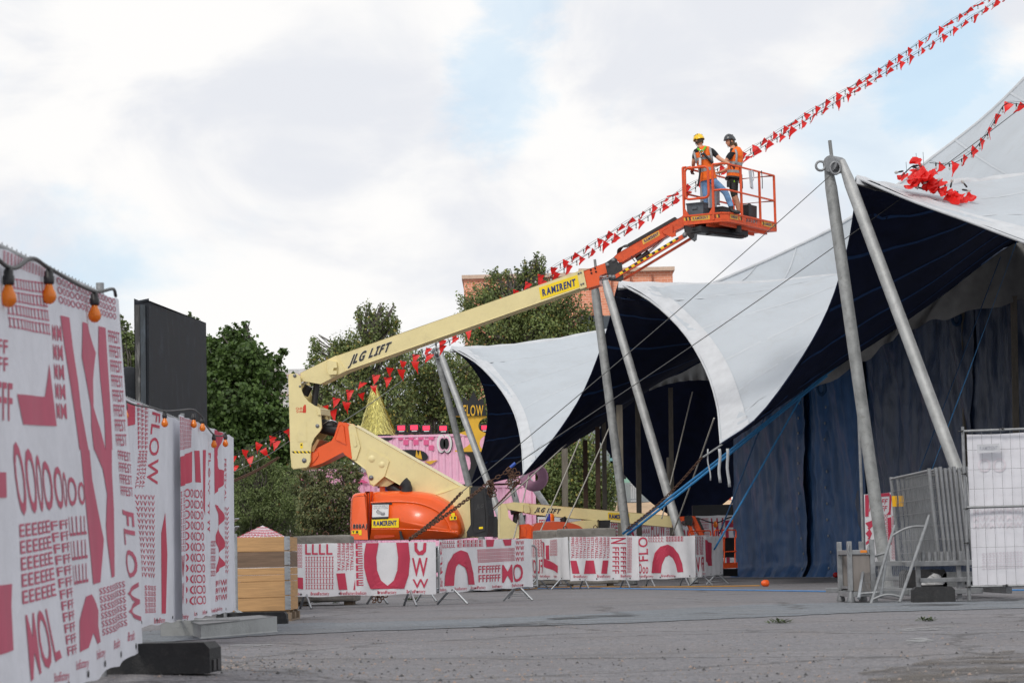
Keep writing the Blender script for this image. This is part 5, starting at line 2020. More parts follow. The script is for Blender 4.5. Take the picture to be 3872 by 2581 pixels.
lcross('upright_spine', [(74, 384), (92, 384), (108, 990), (94, 984)], .385, 1.06, M_cream)
lcross('upright_web', [(98, 540), (240, 585), (240, 600), (98, 560)], .385, 1.06, M_cream)
lcross('upright_web', [(262, 592), (282, 600), (286, 640), (268, 640)], .30, 1.10, M_cream)
lcross('upright_web', [(200, 880), (222, 850), (260, 800), (272, 806), (232, 880)], .385, 1.06, mat('brown cross tube', srgb(170, 128, 84), .5))
lcross('upright_web', [(100, 640), (250, 640), (250, 650), (100, 650)], .5, 1.06, M_blackm)
lprism(lift, 'cover_plate', A4, [(125, 686), (187, 686), (191, 814), (129, 816)], .332, .34, M_cream, .003)
lprism(lift, 'foot_plate', A4, [(94, 897), (208, 893), (214, 905), (214, 945), (200, 976), (188, 986), (108, 994), (97, 985)], .325, .34, M_cream, .008)
lpin(lift, A4, (175, 940), .325, .055)
lpin(lift, A4, (262, 713), .34, .045)
lpin(lift, A4, (113, 383), .34, .04)
lpin(lift, A4, (147, 452), .34, .025)
for k in range(5):
    x = 92 + k * 25
    ldecal(lift, 'hazard_stripe', A4, [(x, 880), (x + 13, 879), (x + 24, 892), (x + 11, 893)], .3395, M_blktxt)
    ldecal(lift, 'hazard_stripe', A4, [(x + 13, 879), (x + 25, 878), (min(x + 36, 217), 891), (x + 24, 892)], .3395, M_yellow)
ldecal(lift, 'sticker', A4, [(148, 826), (164, 825), (165, 860), (149, 861)], .3395, M_yellow)
ldecal(lift, 'sticker_symbol', A4, [(152, 832), (160, 832), (160, 843), (152, 843)], .335, M_blktxt)
M_logo = mat('red logo print', srgb(206, 60, 34), .5)
ldecal(lift, 'logo', A4, [(168, 585), (178, 572), (186, 576), (187, 622), (182, 628), (164, 626)], .3395, M_logo)
ltext(lift, 'lettering', A4, ['Quik', 'Stik'], (118, 592), (166, 588), (168, 628), (124, 632), .3385, M_logo, gap=.05)
# cylinders of the upper knuckle
ltube(lift, 'cylinder_rod', A4, (158, 442), (212, 408), .62, .045, M_steel)
ltube(lift, 'boom_cylinder', A4, (205, 414), (340, 338), .62, .105, M_black)
lprism(lift, 'cylinder_ear', A4, [(322, 292), (335, 284), (384, 292), (388, 328), (366, 330), (366, 348), (388, 352), (384, 372), (340, 374), (324, 350)], .36, .46, M_cream, .01)
ltube(lift, 'strut_cylinder', A4, (240, 580), (258, 428), .8, .075, M_blackm)
ltube(lift, 'strut_cylinder', A4, (175, 510), (205, 450), .8, .1, M_blackm)
ltube(lift, 'big_cylinder', A4, (288, 712), (400, 742), .72, .17, M_black)
for k in range(3):
    b = MB()
    b.tube(spline([LP.pt(A4, 300 + 4 * k, 700 + 5 * k, .5), LP.pt(A4, 345, 676 + 6 * k, .45), LP.pt(A4, 388, 690 + 5 * k, .5), LP.pt(A4, 360, 705, .55)], 14), .014, 5)
    b.build('hose', M_steel if k == 0 else M_cable, lift)
# main boom
BW0, BW1 = .47, .93
lprism(lift, 'main_boom', D, [(691, 857), (727, 838), (771, 817), (1338.7, 620.5), (1345.5, 657), (795, 851), (735, 880), (692, 873)], BW0, BW1, M_cream, .012)
lprism(lift, 'boom_collar', D, [(1325, 625), (1338.8, 620), (1347, 658.5), (1333, 663)], BW0 - .02, BW1 + .02, M_cream, .006)
lprism(lift, 'boom_root_plate', D, [(690, 856), (728, 837), (772, 816.5), (794, 851.5), (736, 881), (691, 874)], BW0 - .02, BW0, M_cream, .006)
for x, y in ((1329, 628), (1334, 626), (1335, 653), (1340, 651)):
    lpin(lift, D, (x, y), BW0 - .02, .022)
ltext(lift, 'lettering', A4, ['JLG LIFT'], (484, 251), (740, 163), (728, 219), (470, 311), BW0 - .003, M_white, shear=.28, gap=.3, bold=2)
ltext(lift, 'lettering', A4, ['JLG LIFT'], (484, 251), (740, 163), (728, 219), (470, 311), BW0 - .011, M_blktxt, shear=.28, gap=.3, bold=1)
ldecal(lift, 'name_plate', C6, [(1057, 588), (1518, 434), (1542, 582), (1082, 732)], BW0 - .001, M_yellow)
ltext(lift, 'lettering', C6, ['RAMIRENT'], (1096, 610), (1488, 482), (1494, 560), (1106, 686), BW0 - .009, M_navytxt, gap=.26, bold=True)
# boom tip, jib
lprism(lift, 'boom_tip', C6, [(1585, 393), (1850, 302), (1872, 398), (1778, 432), (1764, 455), (1767, 545), (1622, 588)], .50, .90, M_orange, .02)
for x, y in ((1675, 378), (1727, 358), (1682, 415), (1736, 398)):
    lpin(lift, C6, (x, y), .50, .022, M_black)
ltube(lift, 'cylinder_rod', C6, (1765, 492), (1895, 470), .7, .035, M_steel)
lprism(lift, 'jib_bracket', C6, [(1843, 298), (1945, 230), (1972, 246), (1992, 290), (2038, 290), (2048, 400), (2060, 480), (2024, 507), (1892, 497), (1866, 400)], .44, .50, M_blackm, .01)
lprism(lift, 'jib_bracket', C6, [(1843, 298), (1945, 230), (1972, 246), (1992, 290), (2038, 290), (2048, 400), (2060, 480), (2024, 507), (1892, 497), (1866, 400)], .88, .94, M_blackm, .01)
for c in ((1943, 262), (1872, 318), (1905, 458)):
    lpin(lift, C6, c, .44, .045)
lprism(lift, 'jib_arm', B1, [(275, 1165), (302, 1138), (800, 852), (862, 822), (864, 906), (792, 944), (322, 1216), (290, 1190)], .54, .86, M_orange2, .012)
lprism(lift, 'jib_ear', B1, [(678, 952), (766, 900), (772, 962), (790, 950), (796, 988), (762, 998), (694, 970)], .50, .54, M_orange2, .008)
lprism(lift, 'hose_tray', B1, [(390, 1056), (784, 830), (798, 834), (794, 852), (394, 1080)], .60, .80, M_blackm, .008)
ldecal(lift, 'name_plate', B1, [(508, 1022), (652, 943), (662, 984), (520, 1064)], .5395, mat('scuffed yellow sticker', srgb(232, 176, 74), .5, 0, .15, 9, dirt=.3, dcol=(.5, .25, .08)))
ltext(lift, 'lettering', B1, ['RAMIRENT'], (526, 1024), (644, 958), (650, 980), (534, 1046), .532, M_navytxt, gap=.26, bold=True)
lprism(lift, 'link_bar', B1, [(262, 1334), (274, 1322), (868, 966), (888, 972), (886, 994), (282, 1352), (268, 1350)], .42, .52, M_orange2, .01)
lprism(lift, 'link_bar', B1, [(330, 1362), (945, 984), (954, 1000), (362, 1358)], .86, .96, M_orange2, .01)
lpin(lift, B1, (270, 1338), .42, .05)
lpin(lift, B1, (874, 982), .42, .06)
for k in range(10):
    t0, t1 = k / 10, (k + .5) / 10
    q = lambda t, o: (lerp(318, 815, t) + o * 6, lerp(1312, 1008, t) + o * 15)
    for j in range(2):
        ta, tb = (k + .5 * j) / 10, (k + .5 * j + .5) / 10
        a, c = q(ta, -.55), q(tb, -.55)
        e, g = q(tb + .012, .55), q(ta + .012, .55)
        ldecal(lift, 'hazard_stripe', B1, [a, c, e, g], .4195, M_blktxt if j else M_yellow)
ltube(lift, 'jib_cylinder', B1, (500, 1180), (570, 1125), .7, .06, M_blackm)
ltube(lift, 'jib_cylinder', B1, (470, 1200), (520, 1162), .7, .09, M_blackm)
ltube(lift, 'cylinder_rod', B1, (570, 1125), (748, 970), .7, .028, M_steel)
for k in range(4):
    b = MB()
    b.tube(spline([LP.pt(B1, 302 + 6 * k, 1140 - 4 * k, .6 + .05 * k), LP.pt(B1, 308 + 8 * k, 1105, .6 + .05 * k), LP.pt(B1, 340 + 5 * k, 1085 - 3 * k, .6 + .05 * k), LP.pt(B1, 392, 1080 - 5 * k, .6 + .05 * k)], 14), .018, 6)
    b.build('hose', M_cable, lift)
b = MB()
b.tube(spline([LP.pt(B1, 420, 1160, .5), LP.pt(B1, 432, 1185, .48), LP.pt(B1, 450, 1205, .5)], 10), .012, 5)
b.build('hose', M_cable, lift)
lprism(lift, 'platform_mount', B1, [(866, 905), (930, 914), (956, 932), (948, 1000), (930, 1012), (908, 1002), (870, 960)], .48, .95, M_blackm, .015)

# ------------------------------------------------------------------ the work platform
YN = LP.pt(B2, 705, 1268, .55).y - 1.0
N0 = B2(705, 1268, YN)
zp = N0.z
Pl, Pr = B2.g(118, 1322, zp), B2.g(1380, 1412, zp)
ea, eb = (Pr - N0), (Pl - N0)
la, lb = ea.length, eb.length
ea.normalize()
eb.normalize()
UZ = Vector((0, 0, 1))
PF = lambda a, b_, z=0.: N0 + ea * a + eb * b_ + UZ * z
TB = B2(705, 1150, YN).z - zp                    # toe-board height
plat = lift
b = MB()
ch = .12
foot_ = [PF(ch, 0), PF(la, 0), PF(la, lb), PF(0, lb), PF(0, ch)]
b.prism(foot_, UZ * .05)
fl = b.build('platform_floor', M_orange2, plat, bevel=.006)
ring = [PF(ch, 0), PF(la, 0), PF(la, lb), PF(0, lb), PF(0, ch)]
for i in range(5):
    a, c = ring[i], ring[(i + 1) % 5]
    b = MB()
    n = (c - a).cross(UZ).normalized()
    b.prism([a + UZ * .05, c + UZ * .05, c + UZ * TB, a + UZ * TB], -n * .02)
    b.build('toe_board', M_orange2, plat)
    b = MB()
    b.bar(a + UZ * TB, c + UZ * TB, .035, .035)
    b.build('toe_rim', M_orange2, plat)
for k in range(3):
    b = MB()
    b.bar(PF(.1, lb * (.2 + .3 * k), -.03), PF(la - .1, lb * (.2 + .3 * k), -.03), .05, .06)
    b.build('floor_joist', M_orange2, plat)
b = MB()
b.bar(PF(la * .02, lb * .75, -.12), PF(la * .62, lb * .35, -.12), .34, .16)
b.bar(PF(la * .1, lb * .55, -.2), PF(la * .55, lb * .25, -.2), .2, .06)
b.build('platform_support', M_black, plat, bevel=.03)
b = MB()
b.cyl(PF(la * .38, lb * .2, -.07), UZ, .09, .14, 12)
b.build('platform_pivot', M_blackm, plat)
b = MB()
b.tube(spline([PF(la * .0, lb * .8, -.1), PF(la * .2, lb * .3, -.24), PF(la * .4, lb * .15, -.26), PF(la * .6, lb * .3, -.14)], 16), .03, 6)
b.build('hose', M_cable, plat)
HR = B2(535, 490, YN).z - zp
HM = HR * .55
rails = [(0.0, .28), (la * .44, 0), (la * .99, 0), (la * .99, lb * .98), (la * .5, lb * .98), (.03, lb * .97), (la * .8, 0), (la * .8, lb * .98)]


def rpost(a, b_, w=.045, h=HR):
    m = MB()
    m.box(PF(a, b_, (h + .05) / 2), (w, w, h - .05), (ea, eb, UZ))
    m.build('rail_post', M_orange2, plat, bevel=.006)


for a, b_ in ((.0, .30), (la * .31, .01), (la * .68, .01), (la * .985, .01), (la * .985, lb * .98), (la * .5, lb * .98), (.02, lb * .98)):
    rpost(a, b_)


def rail(pts, h, r=.022):
    m = MB()
    m.tube([PF(a, b_, h) for a, b_ in pts], r, 8)
    m.build('rail', M_orange2, plat)


loop = [(.0, .30), (.0, .1), (.1, .01), (la * .985, .01), (la * .99, lb * .98), (.02, lb * .98), (.02, lb * .8)]
rail(loop, HR)
rail(loop, HM)
rail([(.02, lb * .98), (.0, lb * .9)], HR)
# gusset at the gate post
m = MB()
m.prism([PF(-.004, .30, TB), PF(-.004, .42, TB), PF(-.004, .30, TB + .2)], ea * .02)
m.build('gusset', M_orange2, plat)
m = MB()
m.prism([PF(-.004, lb * .97, TB), PF(-.004, lb * .85, TB), PF(-.004, lb * .97, TB + .2)], ea * .02)
m.build('gusset', M_orange2, plat)
# hinged entry hoop
gx0, gx1 = .38, lb * .9
gz0, gz1 = HM * .78, HR * .97
m = MB()
cr = .09
hp = []
for cx_, cz_, a0 in ((gx1 - cr, gz1 - cr, 0), (gx0 + cr, gz1 - cr, 90), (gx0 + cr, gz0 + cr, 180), (gx1 - cr, gz0 + cr, 270)):
    for k in range(5):
        an = R(a0 + k * 22.5)
        hp.append(PF(-.05, cx_ + cr * math.cos(an), cz_ + cr * math.sin(an)))
m.tube(hp, .028, 8, closed=True)
g = m.build('entry_gate', M_orange2, plat)
# control console with its grey back, cable tray
m = MB()
m.prism([PF(la * .30, lb * .93, .55), PF(la * .30, lb * .72, .55), PF(la * .30, lb * .72, 1.05), PF(la * .30, lb * .93, 1.12)], ea * .42)
m.build('control_console', mat('grey console', (.33, .35, .38), .5), plat, bevel=.02)
m = MB()
m.box(PF(la * .34, lb * .82, .3), (.2, .2, .6), (ea, eb, UZ))
m.build('console_stand', M_blackm, plat, bevel=.01)
m = MB()
m.box(PF(la * .2, lb * .55, .62), (.34, .04, .5), (ea, eb, UZ))
m.build('document_panel', mat('pale grey panel', (.42, .44, .48), .5, 0, .1, 5), plat, bevel=.01)
# lettering on the toe boards
TP1 = Plane((PF(0, lb).x, PF(0, lb).y), (PF(0, ch).x, PF(0, ch).y))
TP2 = Plane((PF(ch, 0).x, PF(ch, 0).y), (PF(la, 0).x, PF(la, 0).y))
TPc = Plane((PF(0, ch).x, PF(0, ch).y), (PF(ch, 0).x, PF(ch, 0).y))
M_ylw2 = mat('worn yellow sticker', srgb(226, 170, 60), .55, 0, .2, 12, dirt=.4, dcol=(.45, .14, .05))


def platdecal(P, s0, s1, kind):
    z0, z1 = zp + .06, zp + TB - .015
    q = lambda s, t, w: P.at(s * P.L, lerp(z0, z1, t), w)
    if kind == 'name':
        m = MB()
        m.prism([q(s0, .1, -.005), q(s1, .1, -.005), q(s1, .95, -.005), q(s0, .95, -.005)], -P.n * .004)
        m.build('name_plate', M_ylw2, plat)
        m = MB()
        for t in text_tris(['RAMIRENT'], (lerp(s0, s1, .08), .78), (lerp(s0, s1, .92), .78), (lerp(s0, s1, .92), .28), (lerp(s0, s1, .08), .28)):
            v = [q(p.x, p.y, -.010) for p in t]
            if (v[1] - v[0]).cross(v[2] - v[0]).dot(P.n) < 0:
                v = v[::-1]
            m.add(v, [(0, 1, 2)])
        m.build('lettering', M_navytxt, plat)
    elif kind == 'maker':
        for mm, w, g_ in ((M_white, -.004, .02), (M_blktxt, -.010, .12)):
            m = MB()
            for t in text_tris(['JLG LIFT'], (s0, .8), (s1, .8), (s1, .25), (s0, .25), gap=g_, shear=.25):
                v = [q(p.x, p.y, w) for p in t]
                if (v[1] - v[0]).cross(v[2] - v[0]).dot(P.n) < 0:
                    v = v[::-1]
                m.add(v, [(0, 1, 2)])
            m.build('lettering', mm, plat)
    else:
        for j in range(2):
            m = MB()
            a, c = lerp(s0, s1, j * .5), lerp(s0, s1, j * .5 + .5)
            d_ = (s1 - s0) * .2
            m.prism([q(a + d_, .25, -.005), q(c + d_, .25, -.005), q(c, .85, -.005), q(a, .85, -.005)], -P.n * .004)
            m.build('hazard_stripe', M_blktxt if j else M_ylw2, plat)


platdecal(TP1, .22, .70, 'name')
for a in (.02, .11, .76, .87):
    platdecal(TP1, a, a + .08, 'h')
platdecal(TP2, .02, .18, 'name')
platdecal(TP2, .20, .25, 'h')
platdecal(TP2, .34, .58, 'maker')
platdecal(TP2, .72, .9, 'name')
for a in (.67, .92):
    platdecal(TP2, a, a + .05, 'h')

# things carried on the platform
FZ = .055


def onbox(name, a, b_, sa, sb, h, m, label, cat, lid=True, z=FZ):
    root = thing(name, PF(a, b_, z), label, cat)
    b = MB()
    s = .9
    lo = [PF(a + i * sa / 2 * s, b_ + j * sb / 2 * s, z) for i, j in ((-1, -1), (1, -1), (1, 1), (-1, 1))]
    hi = [PF(a + i * sa / 2, b_ + j * sb / 2, z + h) for i, j in ((-1, -1), (1, -1), (1, 1), (-1, 1))]
    b.add(lo + hi, [(3, 2, 1, 0), (4, 5, 6, 7), (0, 1, 5, 4), (1, 2, 6, 5), (2, 3, 7, 6), (3, 0, 4, 7)])
    b.build('body', m, root, bevel=.012, fix=True)
    if lid:
        b = MB()
        b.box(PF(a, b_, z + h + .012), (sa * 1.05, sb * 1.05, .035), (ea, eb, UZ))
        b.build('rim', m, root, bevel=.008)
        b = MB()
        b.bar(PF(a - sa / 2 - .01, b_ - .06, z + h - .09), PF(a - sa / 2 - .01, b_ + .06, z + h - .09), .03, .05)
        b.build('handle', m, root)
    else:
        b = MB()
        b.tube([PF(a - .08, b_, z + h), PF(a - .06, b_, z + h + .03), PF(a + .06, b_, z + h + .03), PF(a + .08, b_, z + h)], .01, 6)
        b.build('handle', M_black, root)
    return root


onbox('storage_tub', la * .13, lb * .76, .46, .40, .40, mat('slate plastic', (.09, .11, .13), .5), 'slate grey plastic tub on the lift platform, left of the worker in jeans', 'tub')
onbox('tool_case', la * .22, lb * .36, .42, .26, .30, M_black, 'low black tool case between the workers on the platform', 'case')
onbox('tool_case', la * .60, lb * .16, .40, .16, .46, M_black, 'upright black plastic case at the right of the platform', 'case', lid=False)
# karabiner, pouch and strap hanging on the right-hand rail
root = thing('tool_pouch', PF(la * .5, -.03, HR - .1), 'clear tool pouch with silver karabiner hanging on the platform rail', 'tool pouch')
b = MB()
c = PF(la * .5, -.04, HR - .12)
b.tube([c + ea * math.cos(t) * .07 + UZ * (math.sin(t) * .12 - .02) for t in [i * 6.283 / 16 for i in range(16)]], .012, 6, closed=True)
b.build('karabiner', M_steel, root)
b = MB()
b.prism([PF(la * .43, -.04, HR - .05), PF(la * .47, -.04, HR - .05), PF(la * .48, -.05, HR - .45), PF(la * .44, -.05, HR - .42)], -eb * .03)
b.build('pouch', mat('clear vinyl', (.55, .57, .6), .3), root, bevel=.008)
root = thing('strap_loop', PF(la * .72, -.03, HR), 'thin black strap hanging from the platform top rail', 'strap')
b = MB()
b.tube([PF(la * .7, -.03, HR + .03), PF(la * .705, -.035, HR - .2), PF(la * .7, -.035, HR - .38)], .01, 5)
b.build('strap_tail', M_black, root)

# ------------------------------------------------------------------ the two workers
def skin_body(name, joints, bones, parent_thing, mats, head=None):
    """joints: name -> (place, radius); bones: (a, b, material index). One continuous surface."""
    names = list(joints)
    idx = {n: i for i, n in enumerate(names)}
    off = ORG[parent_thing.name]
    me = bpy.data.meshes.new(name)
    me.from_pydata([tuple(Vector(joints[n][0]) - off) for n in names], [(idx[a], idx[c]) for a, c, _ in bones], [])
    o = bpy.data.objects.new(name, me)
    COL.objects.link(o)
    sk = o.modifiers.new('skin', 'SKIN')
    sk.use_smooth_shade = True
    sk.branch_smoothing = .3
    for n in names:
        v = me.skin_vertices[0].data[idx[n]]
        rr = joints[n][1]
        v.radius = rr if isinstance(rr, tuple) else (rr, rr)
        v.use_root = (n == 'pelvis')
    ss = o.modifiers.new('sub', 'SUBSURF')
    ss.levels = ss.render_levels = 2
    bpy.context.view_layer.update()
    dg = bpy.context.evaluated_depsgraph_get()
    ev = o.evaluated_get(dg)
    nm = bpy.data.meshes.new_from_object(ev)
    bpy.data.objects.remove(o)
    nm.name = name
    nm.materials.clear()
    for m in mats:
        nm.materials.append(m)
    segs = [(Vector(joints[a][0]) - off, Vector(joints[c][0]) - off, mi, joints[a][1], joints[c][1]) for a, c, mi in bones]
    for p in nm.polygons:
        best, bm_ = 1e9, 0
        c = p.center
        for a, d, mi, ra, rb in segs:
            ab = d - a
            t = max(0, min(1, (c - a).dot(ab) / max(ab.length_squared, 1e-9)))
            q = (c - (a + ab * t)).length - .5 * lerp(ra[0] if isinstance(ra, tuple) else ra, rb[0] if isinstance(rb, tuple) else rb, t)
            if q < best:
                best, bm_ = q, mi
        p.material_index = bm_
        p.use_smooth = True
    ob = bpy.data.objects.new(name, nm)
    link(ob, parent_thing)
    return ob


def part_group(name, parent, label=None):
    o = bpy.data.objects.new(name, None)
    o.empty_display_size = .1
    link(o, parent)
    if label:
        o['label'] = label
    return o


def hand(J, Bn, key, wrist, dirn, spread, r, mi, curl):
    """Palm and five bent fingers growing from a wrist joint."""
    d = Vector(dirn).normalized()
    s = Vector(spread)
    s = (s - d * s.dot(d)).normalized()
    c = Vector(curl)
    c = (c - d * c.dot(d)).normalized()
    palm = Vector(J[wrist][0]) + d * .07
    J[key + 'palm'] = (palm, (.036, .024))
    Bn.append((wrist, key + 'palm', mi))
    for k, (off, ln) in enumerate(((-.028, .075), (-.010, .085), (.010, .08), (.027, .065))):
        a = palm + d * .03 + s * off
        m_ = a + d * ln * .5 + c * .012
        e = m_ + d * ln * .15 + c * ln * .45
        for q, p in (('a', a), ('m', m_), ('e', e)):
            J[key + q + str(k)] = (p, .0095 if q != 'e' else .008)
        Bn += [(key + 'palm', key + 'a' + str(k), mi), (key + 'a' + str(k), key + 'm' + str(k), mi), (key + 'm' + str(k), key + 'e' + str(k), mi)]
    t0 = Vector(J[wrist][0]) + d * .045 - s * .035
    t1 = t0 + d * .03 - s * .025 + c * .015
    t2 = t1 + d * .03 + c * .02
    for q, p in (('ta', t0), ('tm', t1), ('te', t2)):
        J[key + q] = (p, .011)
    Bn += [(key + 'palm', key + 'ta', mi), (key + 'ta', key + 'tm', mi), (key + 'tm', key + 'te', mi)]


M_skin = mat('skin', srgb(206, 150, 120), .55, 0, .06, 12)
M_jeans = mat('light blue denim', srgb(104, 142, 184), .85, 0, .25, 7, .8, 14, dirt=.3, dcol=(.3, .4, .52))
M_tee = mat('black cotton', (.014, .014, .016), .9, 0, .3, 10, .2, 60)
M_shorts = mat('dark work shorts', (.026, .028, .022), .85, 0, .4, 7, .2, 60, dirt=.4, dcol=(.06, .062, .03))
M_vest = mat('orange hi-vis', srgb(250, 112, 20), .7, 0, .1, 6, .9, 9)
M_reflect = mat('grey reflective tape', (.34, .345, .35), .45, .2, .1, 10)
M_shoe = mat('black shoe', (.014, .015, .017), .55, 0, .2, 10)
M_glove = mat('dark red glove', (.14, .02, .025), .7, 0, .3, 14)
M_green = mat('green webbing', srgb(108, 190, 40), .6)
M_hair = mat('brown hair', (.055, .035, .022), .7, 0, .35, 30, .3, 120)
M_hair2 = mat('light brown hair', (.13, .085, .045), .7, 0, .35, 30, .3, 120)


def headmesh(parent, c, face, up, s, skin, hair, hairlen, ears=True):
    """Skull with brow, nose, lips, chin and ears, looking along face."""
    f = Vector(face).normalized()
    u = Vector(up)
    u = (u - f * u.dot(f)).normalized()
    r_ = u.cross(f)
    c = Vector(c)
    b = MB()
    nu, nv = 28, 24
    pts = {}

    def S(i, j):
        th = 2 * math.pi * i                       # 0 is straight ahead
        ph = math.pi * (j - .5)
        x, y, z = math.cos(ph) * math.cos(th), math.cos(ph) * math.sin(th), math.sin(ph)
        X = .098 * x
        Yy = .076 * y
        Z = .122 * z
        if z < -.1:                                # jaw narrows
            k = 1 + (z + .1) * .38
            Yy *= k
            if x < 0:
                X *= 1 + (z + .1) * .5
        fr_ = max(0, x) ** 6 * max(0, 1 - abs(y) * 3.2)
        def bmp(z0, w, h, yw=1.):
            return h * math.exp(-((z - z0) / w) ** 2) * max(0, x) ** 2 * math.exp(-(y / (yw * .28)) ** 2)
        X += bmp(-.16, .12, .020, .42) + bmp(-.02, .14, .008, .4) + bmp(.2, .1, .006, 2) + bmp(-.47, .05, .007, .8) + bmp(-.57, .05, .006, .8) - bmp(-.52, .02, .004, .8) + bmp(-.8, .1, .012, 1)
        for sy in (-.36, .36):
            X -= .008 * math.exp(-((z - .06) / .08) ** 2 - ((y - sy) / .14) ** 2) * max(0, x)
        return c + (f * X + r_ * Yy + u * Z) * s
    b.grid(S, nu, nv)
    h = b.build('head', skin, parent)
    for sy in (-1, 1):
        e = MB()
        q = c + (f * -.008 + r_ * sy * .077 + u * -.005) * s
        e.lathe(q, [(.001, .012 * s), (.018 * s, .014 * s), (.026 * s, .006 * s), (.02 * s, -.006 * s)], 10, r_ * sy + f * -.35)
        e.build('ear', skin, h)
        e = MB()
        q = c + (f * .083 + r_ * sy * .032 + u * .008) * s
        e.lathe(q, [(.001, .006), (.006, .005), (.009, 0)], 8, f)
        e.build('eye', mat('dark eye', (.03, .025, .02), .3), h)
    e = MB()                                        # hair shell, open over the face
    def Hs(i, j):
        th = math.pi * (.38 + 1.24 * i)
        ph = math.pi * (-.02 - hairlen + (.5 + hairlen) * j)
        x, y, z = math.cos(ph) * math.cos(th), math.cos(ph) * math.sin(th), math.sin(ph)
        k = 1 + .02 * math.sin(i * 60) * (1 - j)
        return c + (f * (.106 * x * k) + r_ * (.083 * y * k) + u * (.128 * z - .0)) * s
    e.grid(Hs, 26, 10)
    e.build('hair', hair, h)
    return h, f, r_, u


def helmet(parent, c, f, r_, u, m, label=None):
    root = part_group('safety_helmet', parent, label)
    b = MB()

    def S(i, j):
        th = 2 * math.pi * i
        ph = math.pi * .5 * j
        rim = 1 + (.07 * max(0, math.cos(th)) ** 2 if j < .12 else 0)
        x, y, z = math.cos(ph) * math.cos(th), math.cos(ph) * math.sin(th), math.sin(ph)
        ridge = 1 + .03 * math.exp(-(y / .25) ** 2) * z
        drop = -.035 if math.cos(th) < -.3 else 0
        return c + f * (.138 * x * rim) + r_ * (.115 * y) + u * ((.03 + drop * (1 - j)) + .135 * z * ridge)
    b.grid(S, 30, 12)
    o = b.build('shell', m, root)
    s = o.modifiers.new('thickness', 'SOLIDIFY')
    s.thickness = .006
    for k in range(3):
        for sy in (-1, 1):
            q = MB()
            ph = .75
            th = sy * (1.2 + .5 * k)
            p = c + f * (.14 * math.cos(ph) * math.cos(th)) + r_ * (.117 * math.cos(ph) * math.sin(th)) + u * (.03 + .137 * math.sin(ph))
            n = (p - c).normalized()
            q.lathe(p, [(.001, .004), (.014, .004), (.016, -.002)], 8, n)
            q.build('vent', M_black, root)
    q = MB()
    for sy in (-1, 1):
        q.tube([c + f * .03 + r_ * sy * .105 + u * .03, c + f * .045 + r_ * sy * .085 - u * .07, c + f * .06 + r_ * sy * .03 - u * .135], .006, 5)
        q.tube([c - f * .07 + r_ * sy * .09 + u * .02, c + f * .045 + r_ * sy * .085 - u * .07], .006, 5)
    q.build('chin_strap', M_cable, root)
    return root


def torso_shell(parent, spine, side, w, d, m, name='vest', waist=None, nu=36):
    """A sleeveless vest: rings about the spine line, widths w (half) and depths d (half)."""
    b = MB()
    rings = []
    for k, p in enumerate(spine):
        p = Vector(p)
        a = spine[min(k + 1, len(spine) - 1)] - spine[max(k - 1, 0)]
        a.normalize()
        s = (side - a * side.dot(a)).normalized()
        fwd = a.cross(s)
        ring = []
        for i in range(nu):
            t = 2 * math.pi * i / nu
            ct, st = math.cos(t), math.sin(t)
            wob = 1 + .03 * math.sin(5 * t + k * 1.7)
            ring.append(p + s * (abs(ct) ** .7 * (1 if ct > 0 else -1)) * w[k] * wob + fwd * (abs(st) ** .8 * (1 if st > 0 else -1)) * d[k] * wob)
        rings.append(ring)
    vs = [q for rg in rings for q in rg]
    fs = [(k * nu + i, k * nu + (i + 1) % nu, (k + 1) * nu + (i + 1) % nu, (k + 1) * nu + i) for k in range(len(rings) - 1) for i in range(nu)]
    b.add(vs, fs, 0, True)
    o = b.build(name, m, parent)
    return o, rings


def band(parent, rings, k0, t, h, nu=36, m=None, off=.006):
    """A strip of tape round the vest between rings."""
    b = MB()
    vs = []
    for i in range(nu):
        p = lerp(rings[k0][i], rings[k0 + 1][i], t)
        q = lerp(rings[k0][i], rings[k0 + 1][i], t + h)
        c = sum(rings[k0], Vector((0, 0, 0))) / nu
        n = (p - c)
        n = n.normalized() * off
        vs += [p + n, q + n]
    b.add(vs, [(2 * i, 2 * ((i + 1) % nu), 2 * ((i + 1) % nu) + 1, 2 * i + 1) for i in range(nu)], 0, True)
    return b.build('reflective_band', m or M_reflect, parent)


# worker in jeans, back to the viewer, right foot up on the toe board
Y1 = N0.y + .62
q = lambda x, y, dy=0.: B2(x, y, Y1 + dy)
pr1 = thing('person', Vector((q(440, 1150).x, Y1, zp)), 'worker in yellow helmet, orange vest and jeans leaning on the platform rail', 'person', 'workers on the lift platform')
J = {'pelvis': (q(445, 690), (.155, .115)), 'waist': (q(425, 590), (.145, .11)), 'chest': (q(395, 430), (.175, .125)), 'upper': (q(375, 330), (.16, .105)), 'neck': (q(352, 262), .058), 'nape': (q(346, 225), .055),
     'lsh': (q(290, 330, -.02), .078), 'lel': (q(258, 470, .05), .05), 'lwr': (q(250, 570, .22), .034),
     'rsh': (q(500, 318, -.04), .078), 'rel': (q(610, 430, -.12), .05), 'rwr': (q(742, 500, -.20), .034),
     'lhip': (q(405, 720), .105), 'lkn': (q(425, 930, -.03), .072), 'lan': (q(440, 1120, .02), .052), 'ltoe': (q(425, 1165, .2), .045),
     'rhip': (q(505, 715, -.02), .105), 'rkn': (q(690, 880, -.22), .074), 'ran': (q(765, 1090, -.34), .05)}
